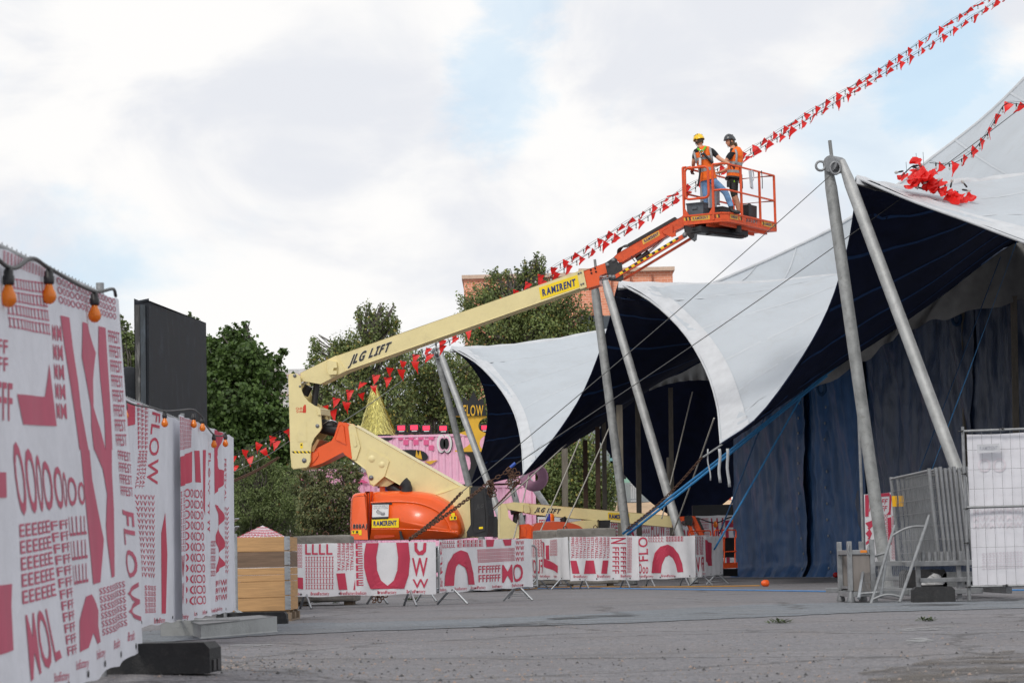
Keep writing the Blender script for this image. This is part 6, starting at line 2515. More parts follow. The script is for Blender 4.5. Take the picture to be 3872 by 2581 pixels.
Bn = [('pelvis', 'waist', 0), ('waist', 'chest', 1), ('chest', 'upper', 1), ('upper', 'neck', 2), ('neck', 'nape', 2), ('upper', 'lsh', 1), ('lsh', 'lel', 1), ('lel', 'lwr', 2), ('upper', 'rsh', 1), ('rsh', 'rel', 1), ('rel', 'rwr', 2),
      ('pelvis', 'lhip', 0), ('lhip', 'lkn', 0), ('lkn', 'lan', 0), ('lan', 'ltoe', 3), ('pelvis', 'rhip', 0), ('rhip', 'rkn', 0), ('rkn', 'ran', 0)]
# sleeve ends half way down the upper arm
for s_, a, c in (('l', 'lsh', 'lel'), ('r', 'rsh', 'rel')):
    mid = lerp(J[a][0], J[c][0], .62)
    J[s_ + 'slv'] = (mid, .062)
    J[s_ + 'bic'] = (lerp(J[a][0], J[c][0], .72), .05)
    Bn = [t for t in Bn if not (t[0] == a and t[1] == c)] + [(a, s_ + 'slv', 1), (s_ + 'slv', s_ + 'bic', 2), (s_ + 'bic', c, 2)]
J['rcuff'] = (q(762, 1062, -.33), .066)
J['rheel'] = (q(772, 1130, -.35), .05)
J['rtoe'] = (q(885, 1158, -.42), .042)
J['rball'] = (q(835, 1148, -.39), .05)
Bn = [t for t in Bn if t[1] != 'ran'] + [('rkn', 'rcuff', 0), ('rcuff', 'ran', 3), ('ran', 'rheel', 3), ('rheel', 'rball', 3), ('rball', 'rtoe', 3)]
hand(J, Bn, 'r', 'rwr', q(810, 535, -.24) - q(742, 500, -.20), (0, .3, 1), 1, 4, (0, .3, -1))
hand(J, Bn, 'l', 'lwr', q(240, 610, .3) - q(250, 560, .22), (1, 0, 0), 1, 4, (0, .6, -.5))
skin_body('body', J, Bn, pr1, [M_jeans, M_tee, M_skin, M_shoe, M_glove])
hc = q(335, 190)
hd, f_, r_, u_ = headmesh(pr1, hc, (-.55, .75, -.28), (-.05, .05, 1), 1.0, M_skin, M_hair, .16)
helmet(pr1, hc + u_ * .012, f_, r_, u_, mat('yellow helmet shell', srgb(242, 196, 22), .3, 0, .06, 8, coat=.4), 'yellow climbing helmet worn by the worker in jeans')
sp = [q(462, 720), q(445, 640), q(425, 540), q(405, 440), q(388, 350), q(372, 300), q(362, 272)]
vest, rg = torso_shell(pr1, sp, Vector((1, -.12, .06)), [.185, .178, .178, .19, .2, .17, .085], [.15, .145, .14, .15, .145, .115, .08], M_vest)
band(vest, rg, 1, .35, .42)
band(vest, rg, 3, -.1, .42)
for xs0 in (((262, 335), (300, 490)), ((478, 275), (515, 480))):
    b = MB()
    (xa, ya), (xb, yb) = xs0
    P_ = [q(lerp(xa, xb, t), lerp(ya, yb, t), -.185 + .03 * (1 - t)) for t in (0, .5, 1)]
    b.add([p + Vector((s * .025, 0, 0)) for p in P_ for s in (-1, 1)], [(0, 1, 3, 2), (2, 3, 5, 4)], 0, True)
    b.build('reflective_stripe', M_reflect, vest).modifiers.new('thickness', 'SOLIDIFY').thickness = .008
# harness: green shoulder straps, black straps, energy absorber
hs = part_group('fall_harness', pr1, 'green and black fall harness with white shock absorber')


def webbing(pts, w, m, name):
    b = MB()
    P_ = spline(pts, 12)
    vs = []
    for i, p in enumerate(P_):
        t = (P_[min(i + 1, 12)] - P_[max(i - 1, 0)]).normalized()
        s = t.cross(Vector((0, 1, 0))).normalized()
        vs += [p - s * w / 2, p + s * w / 2]
    b.add(vs, [(2 * i, 2 * i + 1, 2 * i + 3, 2 * i + 2) for i in range(12)], 0, True)
    o = b.build(name, m, hs)
    o.modifiers.new('thickness', 'SOLIDIFY').thickness = .006


webbing([q(312, 290, -.14), q(338, 310, -.19), q(365, 330, -.215)], .045, M_green, 'shoulder_strap')
webbing([q(425, 262, -.12), q(400, 300, -.19), q(375, 332, -.215)], .045, M_green, 'shoulder_strap')
webbing([q(380, 345, -.215), q(440, 410, -.215), q(515, 495, -.19)], .05, M_black, 'back_strap')
webbing([q(375, 350, -.215), q(350, 450, -.21), q(330, 500, -.19)], .045, M_black, 'back_strap')
webbing([q(350, 540, -.225), q(345, 620, -.22), q(330, 720, -.22), q(315, 800, -.2)], .04, M_black, 'lanyard')
b = MB()
b.tube([q(347, 420, -.235), q(346, 515, -.235)], .028, 8)
b.build('shock_absorber', M_white, hs)
b = MB()
c = q(365, 335, -.225)
b.tube([c + Vector((math.cos(t) * .04, 0, math.sin(t) * .04)) for t in [i * 6.283 / 14 for i in range(14)]], .008, 6, closed=True)
b.tube([q(360, 350, -.235), q(345, 380, -.235), q(350, 410, -.235), q(366, 385, -.235)], .009, 6)
b.build('d_ring', M_steel, hs)
b = MB()
for t in text_tris(['SUN', 'EFFECTS'], (0, 1), (1, 1), (1, 0), (0, 0)):
    b.add([q(lerp(395, 440, v.x) if False else lerp(328, 420, v.x), lerp(385, 345, v.y), -.2) for v in t][::-1], [(0, 1, 2)])
b.build('vest_lettering', mat('brown print', (.2, .06, .02), .7), vest)

# worker in the dark helmet, facing left
Y2 = N0.y + 1.05
q = lambda x, y, dy=0.: B2(x, y, Y2 + dy)
pr2 = thing('person', Vector((q(850, 1150).x, Y2, zp)), 'worker in dark helmet, orange vest and dark shorts standing in the platform', 'person', 'workers on the lift platform')
J = {'pelvis': (q(790, 690), (.13, .145)), 'waist': (q(800, 600), (.12, .135)), 'chest': (q(825, 440), (.125, .165)), 'upper': (q(815, 340), (.11, .15)), 'neck': (q(785, 272), .056), 'nape': (q(775, 235), .054),
     'lsh': (q(775, 350, -.16), .075), 'lel': (q(690, 470, -.22), .047), 'lwr': (q(570, 520, -.15), .033),
     'rsh': (q(840, 340, .16), .075), 'rel': (q(740, 560, .22), .047), 'rwr': (q(620, 612, .12), .033),
     'lhip': (q(775, 730, -.09), .1), 'lkn': (q(800, 930, -.10), .066), 'lcalf': (q(835, 1000, -.08), .058), 'lan': (q(865, 1130, -.06), .042), 'ltoe': (q(810, 1175, -.08), .042),
     'rhip': (q(810, 730, .09), .1), 'rkn': (q(815, 930, .10), .066), 'rcalf': (q(850, 1010, .1), .056), 'ran': (q(885, 1140, .1), .042), 'rtoe': (q(830, 1180, .1), .042)}
Bn = [('pelvis', 'waist', 0), ('waist', 'chest', 1), ('chest', 'upper', 1), ('upper', 'neck', 2), ('neck', 'nape', 2), ('upper', 'lsh', 1), ('upper', 'rsh', 1),
      ('pelvis', 'lhip', 0), ('lhip', 'lkn', 0), ('lkn', 'lcalf', 2), ('lcalf', 'lan', 2), ('lan', 'ltoe', 3), ('pelvis', 'rhip', 0), ('rhip', 'rkn', 0), ('rkn', 'rcalf', 2), ('rcalf', 'ran', 2), ('ran', 'rtoe', 3)]
for s_, a, c, w in (('l', 'lsh', 'lel', 'lwr'), ('r', 'rsh', 'rel', 'rwr')):
    J[s_ + 'slv'] = (lerp(J[a][0], J[c][0], .62), .066)
    J[s_ + 'bic'] = (lerp(J[a][0], J[c][0], .74), .048)
    Bn += [(a, s_ + 'slv', 1), (s_ + 'slv', s_ + 'bic', 2), (s_ + 'bic', c, 2), (c, w, 2)]
hand(J, Bn, 'l', 'lwr', (-1, .1, -.15), (0, 1, 0), 1, 2, (0, 0, -1))
hand(J, Bn, 'r', 'rwr', (-1, -.1, -.1), (0, 1, 0), 1, 2, (0, 0, -1))
skin_body('body', J, Bn, pr2, [M_shorts, M_tee, M_skin, M_shoe])
hc = q(752, 200)
hd, f_, r_, u_ = headmesh(pr2, hc, (-.93, -.30, -.18), (-.06, 0, 1), 1.02, M_skin, M_hair2, .24)
helmet(pr2, hc + u_ * .015, f_, r_, u_, mat('charcoal helmet shell', (.045, .05, .055), .35, 0, .1, 8, coat=.3), 'charcoal climbing helmet worn by the worker in shorts')
b = MB()
b.tube(spline([hc - f_ * .1 - u_ * .05, hc - f_ * .125 - u_ * .10, hc - f_ * .12 - u_ * .16], 8), [.05 - .004 * i for i in range(9)], 8)
b.build('hair_tail', M_hair2, hd)
sp = [q(800, 680), q(805, 600), q(812, 520), q(825, 430), q(828, 350), q(815, 305), q(805, 285)]
vest, rg = torso_shell(pr2, sp, Vector((.25, -1, 0)), [.172, .17, .172, .18, .185, .15, .08], [.155, .15, .15, .155, .15, .11, .075], M_vest)
band(vest, rg, 0, .6, .45)
band(vest, rg, 2, -.05, .45)
b = MB()
P_ = [q(822, 300, -.17), q(838, 360, -.215), q(836, 440, -.215), q(828, 500, -.2)]
P_ = spline(P_, 9)
b.add([p + Vector((s * .024, 0, 0)) for p in P_ for s in (-1, 1)], [(2 * i, 2 * i + 1, 2 * i + 3, 2 * i + 2) for i in range(9)], 0, True)
b.build('reflective_stripe', M_reflect, vest).modifiers.new('thickness', 'SOLIDIFY').thickness = .008
b = MB()
for t in text_tris(['SUN', 'EFFECTS'], (0, 1), (1, 1), (1, 0), (0, 0)):
    b.add([q(lerp(868, 912, v.x), lerp(415, 385, v.y), -.185) for v in t][::-1], [(0, 1, 2)])
b.build('vest_lettering', MATS['brown print'], vest)
# tool belt with pouches and radio
tb = part_group('tool_belt', pr2, 'black tool belt with radio and pouches')
b = MB()
cp = q(795, 690)
b.tube([cp + Vector((math.cos(t) * .165, math.sin(t) * .175, .012 * math.sin(2 * t))) for t in [i * 6.283 / 22 for i in range(22)]], .03, 6, closed=True)
b.build('belt', M_black, tb)
for x, y, w, h, dy in ((790, 800, .075, .16, -.2), (730, 770, .08, .14, -.16), (890, 700, .09, .2, -.1), (905, 780, .06, .18, -.05)):
    b = MB()
    b.box(q(x, y, dy), (w, .05, h))
    b.build('pouch', M_black, tb, bevel=.012)
b = MB()
b.tube([q(805, 720, -.215), q(808, 745, -.215)], .012, 6)
b.build('radio_light', mat('green marker', srgb(150, 220, 40), .5), tb)

# ------------------------------------------------------------------ the second, lowered boom lift
c2 = D(1300, 1235, 66.0)
L2 = Plane((c2.x, c2.y), (c2.x + math.cos(R(-6)), c2.y - math.sin(R(-6))))
lift2 = thing('boom_lift', L2.at(0, 0, .8), 'lowered cream and orange boom lift parked under the tent awning', 'boom lift', 'boom lifts')
p2 = lambda name, fr, pts, w0, w1, m, bv=.012: lprism(lift2, name, fr, pts, w0, w1, m, bv, L2)
b = MB()
b.box(L2.at(-.8, .62, .9), (3.6, 1.8, .35), (L2.e, -L2.n, UZ))
b.build('chassis', M_blackm, lift2, bevel=.03)
for a in (-2.1, .5):
    for w in (0., 1.8):
        b = MB()
        b.lathe(L2.at(a, .48, w), [(.28, -.17), (.43, -.16), (.48, -.1), (.48, .1), (.43, .16), (.28, .17)], 20, L2.n)
        t = b.build('wheel', M_rubber, lift2)
        b = MB()
        b.lathe(L2.at(a, .48, w), [(.001, .1), (.2, .08), (.28, .16)], 16, L2.n)
        b.build('rim', M_cream, t)
p2('upright_plate', C2, [(100, 606), (112, 597), (142, 597), (162, 650), (172, 720), (225, 768), (265, 785), (264, 900), (98, 905)], .25, .3, M_cream)
p2('upright_spine', C2, [(100, 610), (125, 605), (135, 905), (100, 905)], .3, .95, M_cream)
p2('knuckle', C2, [(266, 782), (350, 778), (385, 800), (388, 900), (264, 905)], .3, .9, M_orange)
p2('knuckle_rib', C2, [(276, 796), (318, 794), (330, 830), (322, 890), (276, 890)], .28, .3, M_orange)
p2('hood', C2, densify([(384, 905), (388, 820), (400, 785), (430, 766), (520, 756), (620, 755), (720, 766), (790, 788), (830, 815), (850, 860), (856, 905)], 3), -.1, .8, mat('faded orange hood', srgb(206, 78, 34), .35, 0, .08, 4, coat=.3), .08)
p2('lower_arm', C2, [(640, 775), (820, 748), (968, 742), (1000, 770), (1000, 806), (640, 820)], .35, .85, M_cream)
p2('rear_cover', C2, [(975, 745), (1068, 750), (1072, 806), (1066, 890), (975, 890)], .1, 1.5, M_black, .03)
p2('main_boom', C2, [(150, 596), (215, 586), (348, 592), (1622, 704), (1622, 802), (1010, 748), (392, 690), (250, 660), (160, 640)], .4, .82, M_cream)
p2('boom_root_plate', C2, [(148, 598), (215, 585), (350, 591), (390, 691), (250, 661), (165, 645)], .38, .4, M_cream)
p2('cylinder_ear', C2, [(302, 608), (320, 604), (356, 618), (358, 670), (320, 676), (302, 660)], .3, .38, M_cream)
ltube(lift2, 'boom_cylinder', C2, (190, 664), (310, 640), .5, .1, M_black, L2)
ltube(lift2, 'strut_cylinder', C2, (232, 770), (240, 680), .6, .08, M_blackm, L2)
ltext(lift2, 'lettering', C2, ['JLG LIFT'], (417, 627), (627, 643), (620, 681), (406, 665), .397, M_white, L2, shear=.28, gap=.3, bold=2)
ltext(lift2, 'lettering', C2, ['JLG LIFT'], (417, 627), (627, 643), (620, 681), (406, 665), .389, M_blktxt, L2, shear=.28, gap=.3, bold=1)
ldecal(lift2, 'name_plate', C2, [(1056, 672), (1246, 686), (1246, 750), (1056, 735)], .399, mat('dull yellow sticker', srgb(226, 190, 40), .5), L2)
ltext(lift2, 'lettering', C2, ['RAMIRENT'], (1068, 688), (1236, 700), (1236, 736), (1068, 723), .39, M_navytxt, L2, bold=True)
b = MB()
for x, y, m in ((530, 735, 'blue beacon'), (550, 738, 'amber beacon')):
    b = MB()
    b.lathe(L2.pt(C2, x, 752, .4), [(.09, 0), (.09, .12), (.07, .2), (.001, .21)], 12)
    b.build('beacon', MATS[m], lift2)
b = MB()
b.tube([L2.pt(C2, 660, 770, .1), L2.pt(C2, 660, 735, .1), L2.pt(C2, 652, 718, .1)], .09, 10)
b.build('exhaust', M_black, lift2)
p2('boom_tip', C2, [(1622, 714), (1735, 712), (1742, 740), (1690, 752), (1660, 760), (1655, 795), (1622, 800)], .45, .8, M_orange2)
p2('jib_bracket', C2, [(1736, 718), (1796, 700), (1812, 730), (1800, 790), (1745, 780)], .38, .86, M_blackm)
p2('jib_arm', C2, [(1796, 706), (1832, 712), (1910, 868), (1875, 872), (1800, 760)], .5, .78, M_orange2)
p2('link_bar', C2, [(1770, 790), (1792, 782), (1822, 868), (1800, 872)], .4, .5, M_orange2)
p2('jib_tray', C2, [(1834, 716), (1860, 722), (1915, 840), (1908, 866)], .5, .7, M_blackm)
ltube(lift2, 'cylinder_rod', C2, (1690, 775), (1750, 790), .6, .03, M_steel, L2)
# its platform, half behind the tarpaulin
PB = Plane((D(1636, 1300, 63.5).x, 63.5), (D(1700, 1300, 64.3).x, 64.3))
for name, pts, w0, w1, m in (('platform_floor', [(1962, 940), (2200, 930), (2200, 975), (1966, 990)], 0, .9, M_orange2), ('platform_support', [(1975, 992), (2200, 990), (2200, 1055), (1990, 1050)], .2, .8, M_black),
                             ('control_box', [(2075, 700), (2170, 700), (2170, 880), (2075, 880)], .4, .7, M_black), ('lower_box', [(1985, 880), (2060, 870), (2070, 935), (1990, 935)], .2, .6, M_blackm)):
    lprism(lift2, name, A6, pts, w0, w1, m, .01, PB)
for w in (0., .88):
    for pts in ([(1968, 690), (1968, 945)], [(2040, 690), (2042, 945)], [(2078, 690), (2078, 940)], [(2178, 690), (2178, 940)], [(1962, 690), (2060, 690)], [(2060, 690), (2068, 720), (2068, 820), (2050, 832), (1970, 832)], [(2080, 830), (2190, 825)], [(1985, 640), (1995, 628), (2180, 624), (2188, 640), (2186, 700)], [(1985, 640), (1985, 700), (2090, 700)]):
        b = MB()
        b.tube([PB.pt(A6, x, y, w) if w == 0 else PB.at(*PB.uv(A6, x, y, 0), w) for x, y in pts], .02, 6)
        b.build('rail', M_orange2, lift2)
lprism(lift2, 'name_plate', A6, [(1972, 950), (2052, 945), (2052, 975), (1974, 978)], -.008, -.002, M_ylw2, 0, PB)
ltext(lift2, 'lettering', A6, ['RAMIRENT'], (1978, 954), (2048, 950), (2048, 970), (1978, 973), -.012, M_navytxt, PB)

# ------------------------------------------------------------------ right: fence panel with white banner
RA, RB = Vector((5.92, 31.9, 0)), Vector((9.35, 31.0, 0))
rp = Plane(RA, RB)
rz = lambda fr, x, y: rp.uv(fr, x, y)[1]
fence_panel(RA, RB, .14, 2.24, 'site fence panel with a plain white banner at the right edge', 'site fences on the right', zt=(2.23, 2.24))
for P in (RA,):
    b = MB()
    b.tube([Vector((P.x, P.y, 0)), Vector((P.x, P.y, .3))], .026, 10)
    b.build('post_foot', M_galv, bpy.data.objects['site_fence.003'])
M_bannerw = mat('white banner back', (.72, .72, .77), .7, 0, .06, 2.5, .25, 9, transl=.1, dirt=.2, dcol=(.62, .55, .58))
bn = Banner(RA + Vector((.06, .06, 0)), RB + Vector((0, .06, 0)), (2.19, 2.2), (.20, .20), .016, .8, 44, base=-.03)
M_ghost = mat('show-through print', (.66, .62, .67), .75)
bn.text(B6, ['OO'], (1440, -40), (1700, -50), (1700, 80), (1440, 80))
bn.text(B6, ['MWMWMW'] * 3, (1400, 420), (1850, 400), (1850, 600), (1400, 610))
bn.text(B6, ['SSSSSSSSSSSS'] * 3, (1480, 820), (1850, 800), (1850, 960), (1480, 980))
o = bn.build('plain_banner', 'white back of a banner behind wire mesh at the right edge', None, M_ghost, M_bannerw)
root = thing('maker_plate', rp.pt(B5, 1780, 460, -.03), 'small grey metal plate with lettering on the right fence', 'plate')
b = MB()
b.prism([rp.pt(B5, x, y, -.03) for x, y in ((1714, 438), (1848, 431), (1852, 482), (1718, 490))], -rp.n * .004)
b.build('plate', mat('pale plate', (.52, .53, .56), .5, .2), root)
b = MB()
for t in text_tris(['RAMIRENT'], *[Vector(rp.uv(B5, x, y, -.034)) for x, y in ((1732, 450), (1838, 446), (1838, 468), (1732, 472))]):
    b.add([rp.at(v.x, v.y, -.036) for v in t], [(0, 1, 2)])
b.build('lettering', mat('pale grey letters', (.36, .37, .42), .5), root)
for x, y in ((1868, 345), (1625, 360), (1645, 612), (1657, 818), (1660, 1022), (1670, 1282), (1890, 1272)):
    p = rp.pt(B5, x, y, -.03)
    b = MB()
    b.tube([p + rp.e * -.05, p + rp.n * .02, p + rp.e * .02 + UZ * .01], .006, 5)
    b.lathe(p + rp.n * .015, [(.001, .012), (.014, .01), (.016, 0)], 8, rp.n)
    b.build('cable_tie', M_black, bpy.data.objects['site_fence.003'])

# ------------------------------------------------------------------ stack of fence panels standing in a rack
GS = 'fence panels stacked in the rack'
Xn0, Xf0 = D(2131, 1200, 33.2).x, D(2044, 1200, 36.6).x
lean = lambda z: -.07 * (z - .2)
labels = ['frontmost panel of the fence stack in the rack', 'second panel of the fence stack in the rack', 'third panel of the fence stack in the rack', 'fourth panel of the fence stack in the rack', 'fifth panel of the fence stack in the rack', 'sixth panel of the fence stack in the rack', 'seventh panel of the fence stack in the rack', 'eighth panel of the fence stack in the rack', 'rearmost panel of the fence stack in the rack']
for i in range(9):
    dx = i * .066 + (0 if i == 0 else .03)
    n_, f_ = Vector((Xn0 + dx + .12, 33.0 + .02 * i, 0)), Vector((Xf0 + dx + .12, 36.4, 0))
    root = thing('stacked_site_fence', n_, labels[i], 'fence panel', GS)
    zb_, zt_ = .46, 1.76 + .01 * (i % 3)
    at_ = lambda p, z: Vector((p.x + lean(z), p.y, z))
    for p in (n_, f_):
        b = MB()
        b.tube([at_(p, zb_), at_(p, zt_ + .03)], .026, 10)
        b.build('post', M_galv, root)
    for z in (zb_ + .06, zt_):
        b = MB()
        b.tube([at_(n_, z), at_(f_, z)], .016, 8)
        b.build('rail', M_galv, root)
    b = MB()
    for k in range(1, 27):
        p = lerp(n_, f_, k / 27)
        b.tube([at_(p, zb_ + .06), at_(p, zt_ + .02)], .003, 4, cap=False)
    for k in range(1, 7):
        z = lerp(zb_, zt_, k / 7)
        b.tube([at_(n_, z), at_(f_, z)], .003, 4, cap=False)
    b.build('wire_mesh', M_galv, root)
    if i in (0, 1):
        b = MB()
        p = at_(lerp(f_, n_, .06), 1.42 - .0 * i)
        b.box(p + Vector((-.02, -.03, 0)), (.075, .01, .16))
        b.build('tag', mat('amber tag', srgb(240, 180, 20), .5), root)
# rack
root = thing('fence_rack', (6.0, 33.2, 0), 'galvanised steel rack holding the stacked fence panels', 'rack')
xa, xb = D(2085, 1250, 32.9).x, D(2207, 1250, 32.9).x
for (z, h, x0_) in ((D(2150, 1293, 32.9).z, .07, D(2078, 1290, 32.9).x), (D(2150, 1331, 32.9).z, .06, D(2110, 1330, 32.9).x), (.12, .07, D(1965, 1340, 33).x)):
    for Y_ in (32.8, 36.2):
        b = MB()
        b.box(((x0_ + xb + .25) / 2, Y_, z), (xb + .25 - x0_, .06, h))
        b.build('cross_beam', M_galv, root, bevel=.006)
for k in range(8):
    x = D(2103 + k * 14.2, 1278, 32.9).x
    b = MB()
    z = D(2150, 1293, 32.9).z
    b.tube([(x, 32.8, z), (x, 32.8, z + .16)], .032, 10)
    b.build('socket', M_galv, root)
for x in (xa + .12, xb - .05):
    for Y_ in (32.87, 36.27):
        b = MB()
        b.box((x, Y_, .25), (.06, .06, .5))
        b.build('upright', M_galv, root)
b = MB()
for x in (xa, xb + .6):
    b.box((x, 34.5, .12), (.08, 3.5, .09))
b.build('side_beam', M_galv, root, bevel=.006)
for k, (x, z, w, h, dp) in enumerate(((2200, 1338, .5, .2, .3), (2120, 1340, .6, .24, .4), (2270, 1355, .5, .14, .3))):
    p = D(x, z, 34.2)
    root = thing('spare_ballast_block', (p.x, 34.2, .16), ('spare concrete foot in the rack, right of the white bag', 'spare concrete foot in the rack, behind the leaning frames', 'spare foot under the white banner at the right')[k], 'fence foot', 'spare feet in the rack')
    b = MB()
    b.prism([(p.x - w / 2, 34.0, .165), (p.x + w / 2, 34.0, .165), (p.x + w / 2, 34.0, .165 + h * .8), (p.x + w / 2 - .03, 34.0, .165 + h), (p.x - w / 2 + .03, 34.0, .165 + h), (p.x - w / 2, 34.0, .165 + h * .8)], (0, dp, 0))
    b.build('body', M_concl if k == 0 else M_rubber, root, bevel=.01)
    b = MB()
    b.box((p.x + w * .25, 33.995, .165 + h * .35), (w * .25, .02, h * .4))
    b.build('slot', M_black, root)
p = D(2142, 1332, 33.6)
b = MB()
b.grid(lambda i, j: p + Vector((math.cos(i * 6.283) * .15 * math.sqrt(max(0, 1 - j ** 2)) + .02 * math.sin(i * 31 + j * 9), math.sin(i * 6.283) * .1 * math.sqrt(max(0, 1 - j ** 2)), -.06 + .12 * j + .05 * j * math.cos(i * 6.283 - .6))), 24, 8)
tag(b.build('white_sack', mat('white sack', (.6, .6, .6), .6, 0, .05, 6, .8, 20), loc=p - Vector((0, 0, .06))), 'white plastic sack lying in the rack under the fence stack', 'sack')
foot('ballast_block', (5.42, 31.75), (.54, .30, .20), R(-4), M_rubber, 'dark rubber foot block in front of the fence rack', z=0)


# leaning mesh frames
def leaning(quad, Y0, Y1, m, label, bow=0., diamond=False, ext=0.):
    tl, tr, br, bl = [B6(x, y, Y) for (x, y), Y in zip(quad, (Y1, Y1, Y0, Y0))]
    root = thing('leaning_mesh_frame', bl, label, 'mesh frame', 'mesh frames leaning on the rack')
    up_l, up_r = (tl - bl).normalized(), (tr - br).normalized()
    for a, c, u_ in ((bl, tl, up_l), (br, tr, up_r)):
        b = MB()
        b.tube([a - u_ * .1, c + u_ * ext], .022, 10)
        b.build('post', m, root)
    for t in (0., 1.):
        b = MB()
        a, c = (bl, br) if t == 0 else (tl, tr)
        b.tube([lerp(a, c, i / 10) + UZ * bow * math.sin(math.pi * i / 10) for i in range(11)], .017, 8)
        b.build('rail', M_galv, root)
    b = MB()
    n = 16
    S_ = lambda u, v: lerp(lerp(bl, br, u), lerp(tl, tr, u), v) + UZ * bow * math.sin(math.pi * u)
    if diamond:
        for k in range(-10, n):
            for sg in (1, -1):
                pts = []
                for q in range(13):
                    v = q / 12
                    u = k / n + .62 * v if sg > 0 else 1 - (k / n + .62 * v)
                    if 0 <= u <= 1:
                        pts.append(S_(u, v))
                if len(pts) > 1:
                    b.tube(pts, .0022, 4, cap=False)
    else:
        for k in range(1, n):
            b.tube([S_(k / n, 0), S_(k / n, 1)], .0025, 4, cap=False)
        for v in (.03, .3, .6, .95):
            b.tube([S_(i / 8, v) for i in range(9)], .0025, 4, cap=False)
    b.build('wire_mesh', M_galv, root)


leaning([(410, 872), (612, 815), (562, 1175), (362, 1190)], 32.1, 32.7, M_zinc, 'narrow low mesh frame leaning beside the grey stillage', ext=.05)
leaning([(655, 665), (965, 578), (742, 1222), (478, 1245)], 32.0, 32.9, M_galv, 'taller bowed mesh frame leaning against the fence stack', bow=.05, diamond=True, ext=.22)
# grey steel stillage with plywood side
root = thing('stillage', (4.6, 32.6, 0), 'grey steel stillage with a plywood side left of the fence stack', 'stillage')
Yl = 32.45
xa, xb = B6(282, 1200, Yl).x, B6(490, 1200, Yl).x
zt = B6(282, 712, Yl).z
for x, Y_, z in ((xa, Yl, zt), (xb, Yl, zt + .02), (xa, Yl + 1.0, zt), (xb, Yl + 1.0, zt)):
    b = MB()
    b.box((x, Y_, (z + .16) / 2), (.065, .065, z - .16))
    b.build('corner_post', M_galv, root, bevel=.005)
    b = MB()
    b.lathe((x, Y_, 0), [(.055, .005), (.06, .03), (.03, .14), (.03, .17)], 14)
    b.build('foot', M_galv, root)
for z, h in ((B6(300, 812, Yl).z, .06), (B6(300, 1195, Yl).z, .07)):
    for Y_ in (Yl, Yl + 1.0):
        b = MB()
        b.box(((xa + xb) / 2, Y_, z), (xb - xa - .066, .05, h))
        b.build('beam', M_galv, root, bevel=.005)
    for x in (xa, xb):
        b = MB()
        b.box((x, Yl + .5, z), (.05, .93, h))
        b.build('beam', M_galv, root, bevel=.005)
z0, z1 = B6(300, 1195, Yl).z + .04, B6(300, 812, Yl).z - .03
for Y_ in (Yl, Yl + 1.0):
    b = MB()
    b.box(((xa + xb) / 2, Y_ + .01, (z0 + z1) / 2), (xb - xa - .07, .018, z1 - z0 - .004))
    b.build('side_panel', mat('grey plywood', srgb(128, 122, 118), .8, 0, .12, 5, .15, 40, stretch=(4, 4, 1)), root)
b = MB()
b.box(((xa + xb) / 2, Yl + .5, .2), (xb - xa, .95, .03))
b.build('floor', M_galv, root)
b = MB()
for x in (xa - .005, xb - .045):
    b.tube([Vector((x, Yl - .04, zt - .05)), Vector((x - .02, Yl - .05, zt - .12)), Vector((x, Yl - .05, zt - .18))], .012, 6)
b.build('hook', M_galv, root)
b = MB()
b.box((lerp(xa, xb, .62), Yl - .028, B6(300, 806, Yl).z), (.09, .004, .035))
b.build('sticker', mat('orange sticker', srgb(220, 130, 40), .5), root)

# crimson and white banner leaning by the mast foot
Yq = 47.5
pq = Plane((B6(405, 600, Yq).x, Yq), (B6(690, 600, Yq).x, Yq + .3))
bn = Banner(pq.P, pq.P + pq.e * pq.L, (pq.uv(B6, 405, 285)[1], pq.uv(B6, 690, 262)[1]), (pq.uv(B6, 405, 900)[1], pq.uv(B6, 690, 900)[1]), .01, .7, 51)
bn.poly(B6, [(410, 290), (635, 268), (632, 300), (445, 316), (440, 485), (412, 487)])
bn.poly(B6, [(412, 545), (485, 515), (480, 570), (430, 590), (470, 640), (430, 690), (478, 700), (415, 745), (412, 720), (450, 690), (412, 640), (450, 600)])
bn.text(B6, ['FFFFFF', 'FFFFFF'], (448, 330), (612, 325), (606, 450), (442, 452), shear=.2)
bn.text(B6, ['OOOOOO'] * 9, (490, 468), (620, 465), (632, 780), (505, 788))
bn.poly(B6, [(610, 470), (645, 470), (655, 300), (636, 275), (630, 440)])
bn.poly(B6, [(618, 500), (650, 490), (655, 740), (632, 750)])
bn.text(B6, ['SSSS'] * 14, (655, 480), (690, 480), (690, 880), (655, 880))
bn.build('printed_banner', 'crimson and white banner upright behind the tall mast foot', 'printed banners on the right', M_print)
b = MB()
b.tube([bn.at(0, 0, .05), bn.at(0, 4.0, .05)], .03, 8)
tag(b.build('banner_post', M_galv, loc=bn.at(0, 0, .05)), 'thin steel post at the left edge of the crimson banner by the mast', 'post')

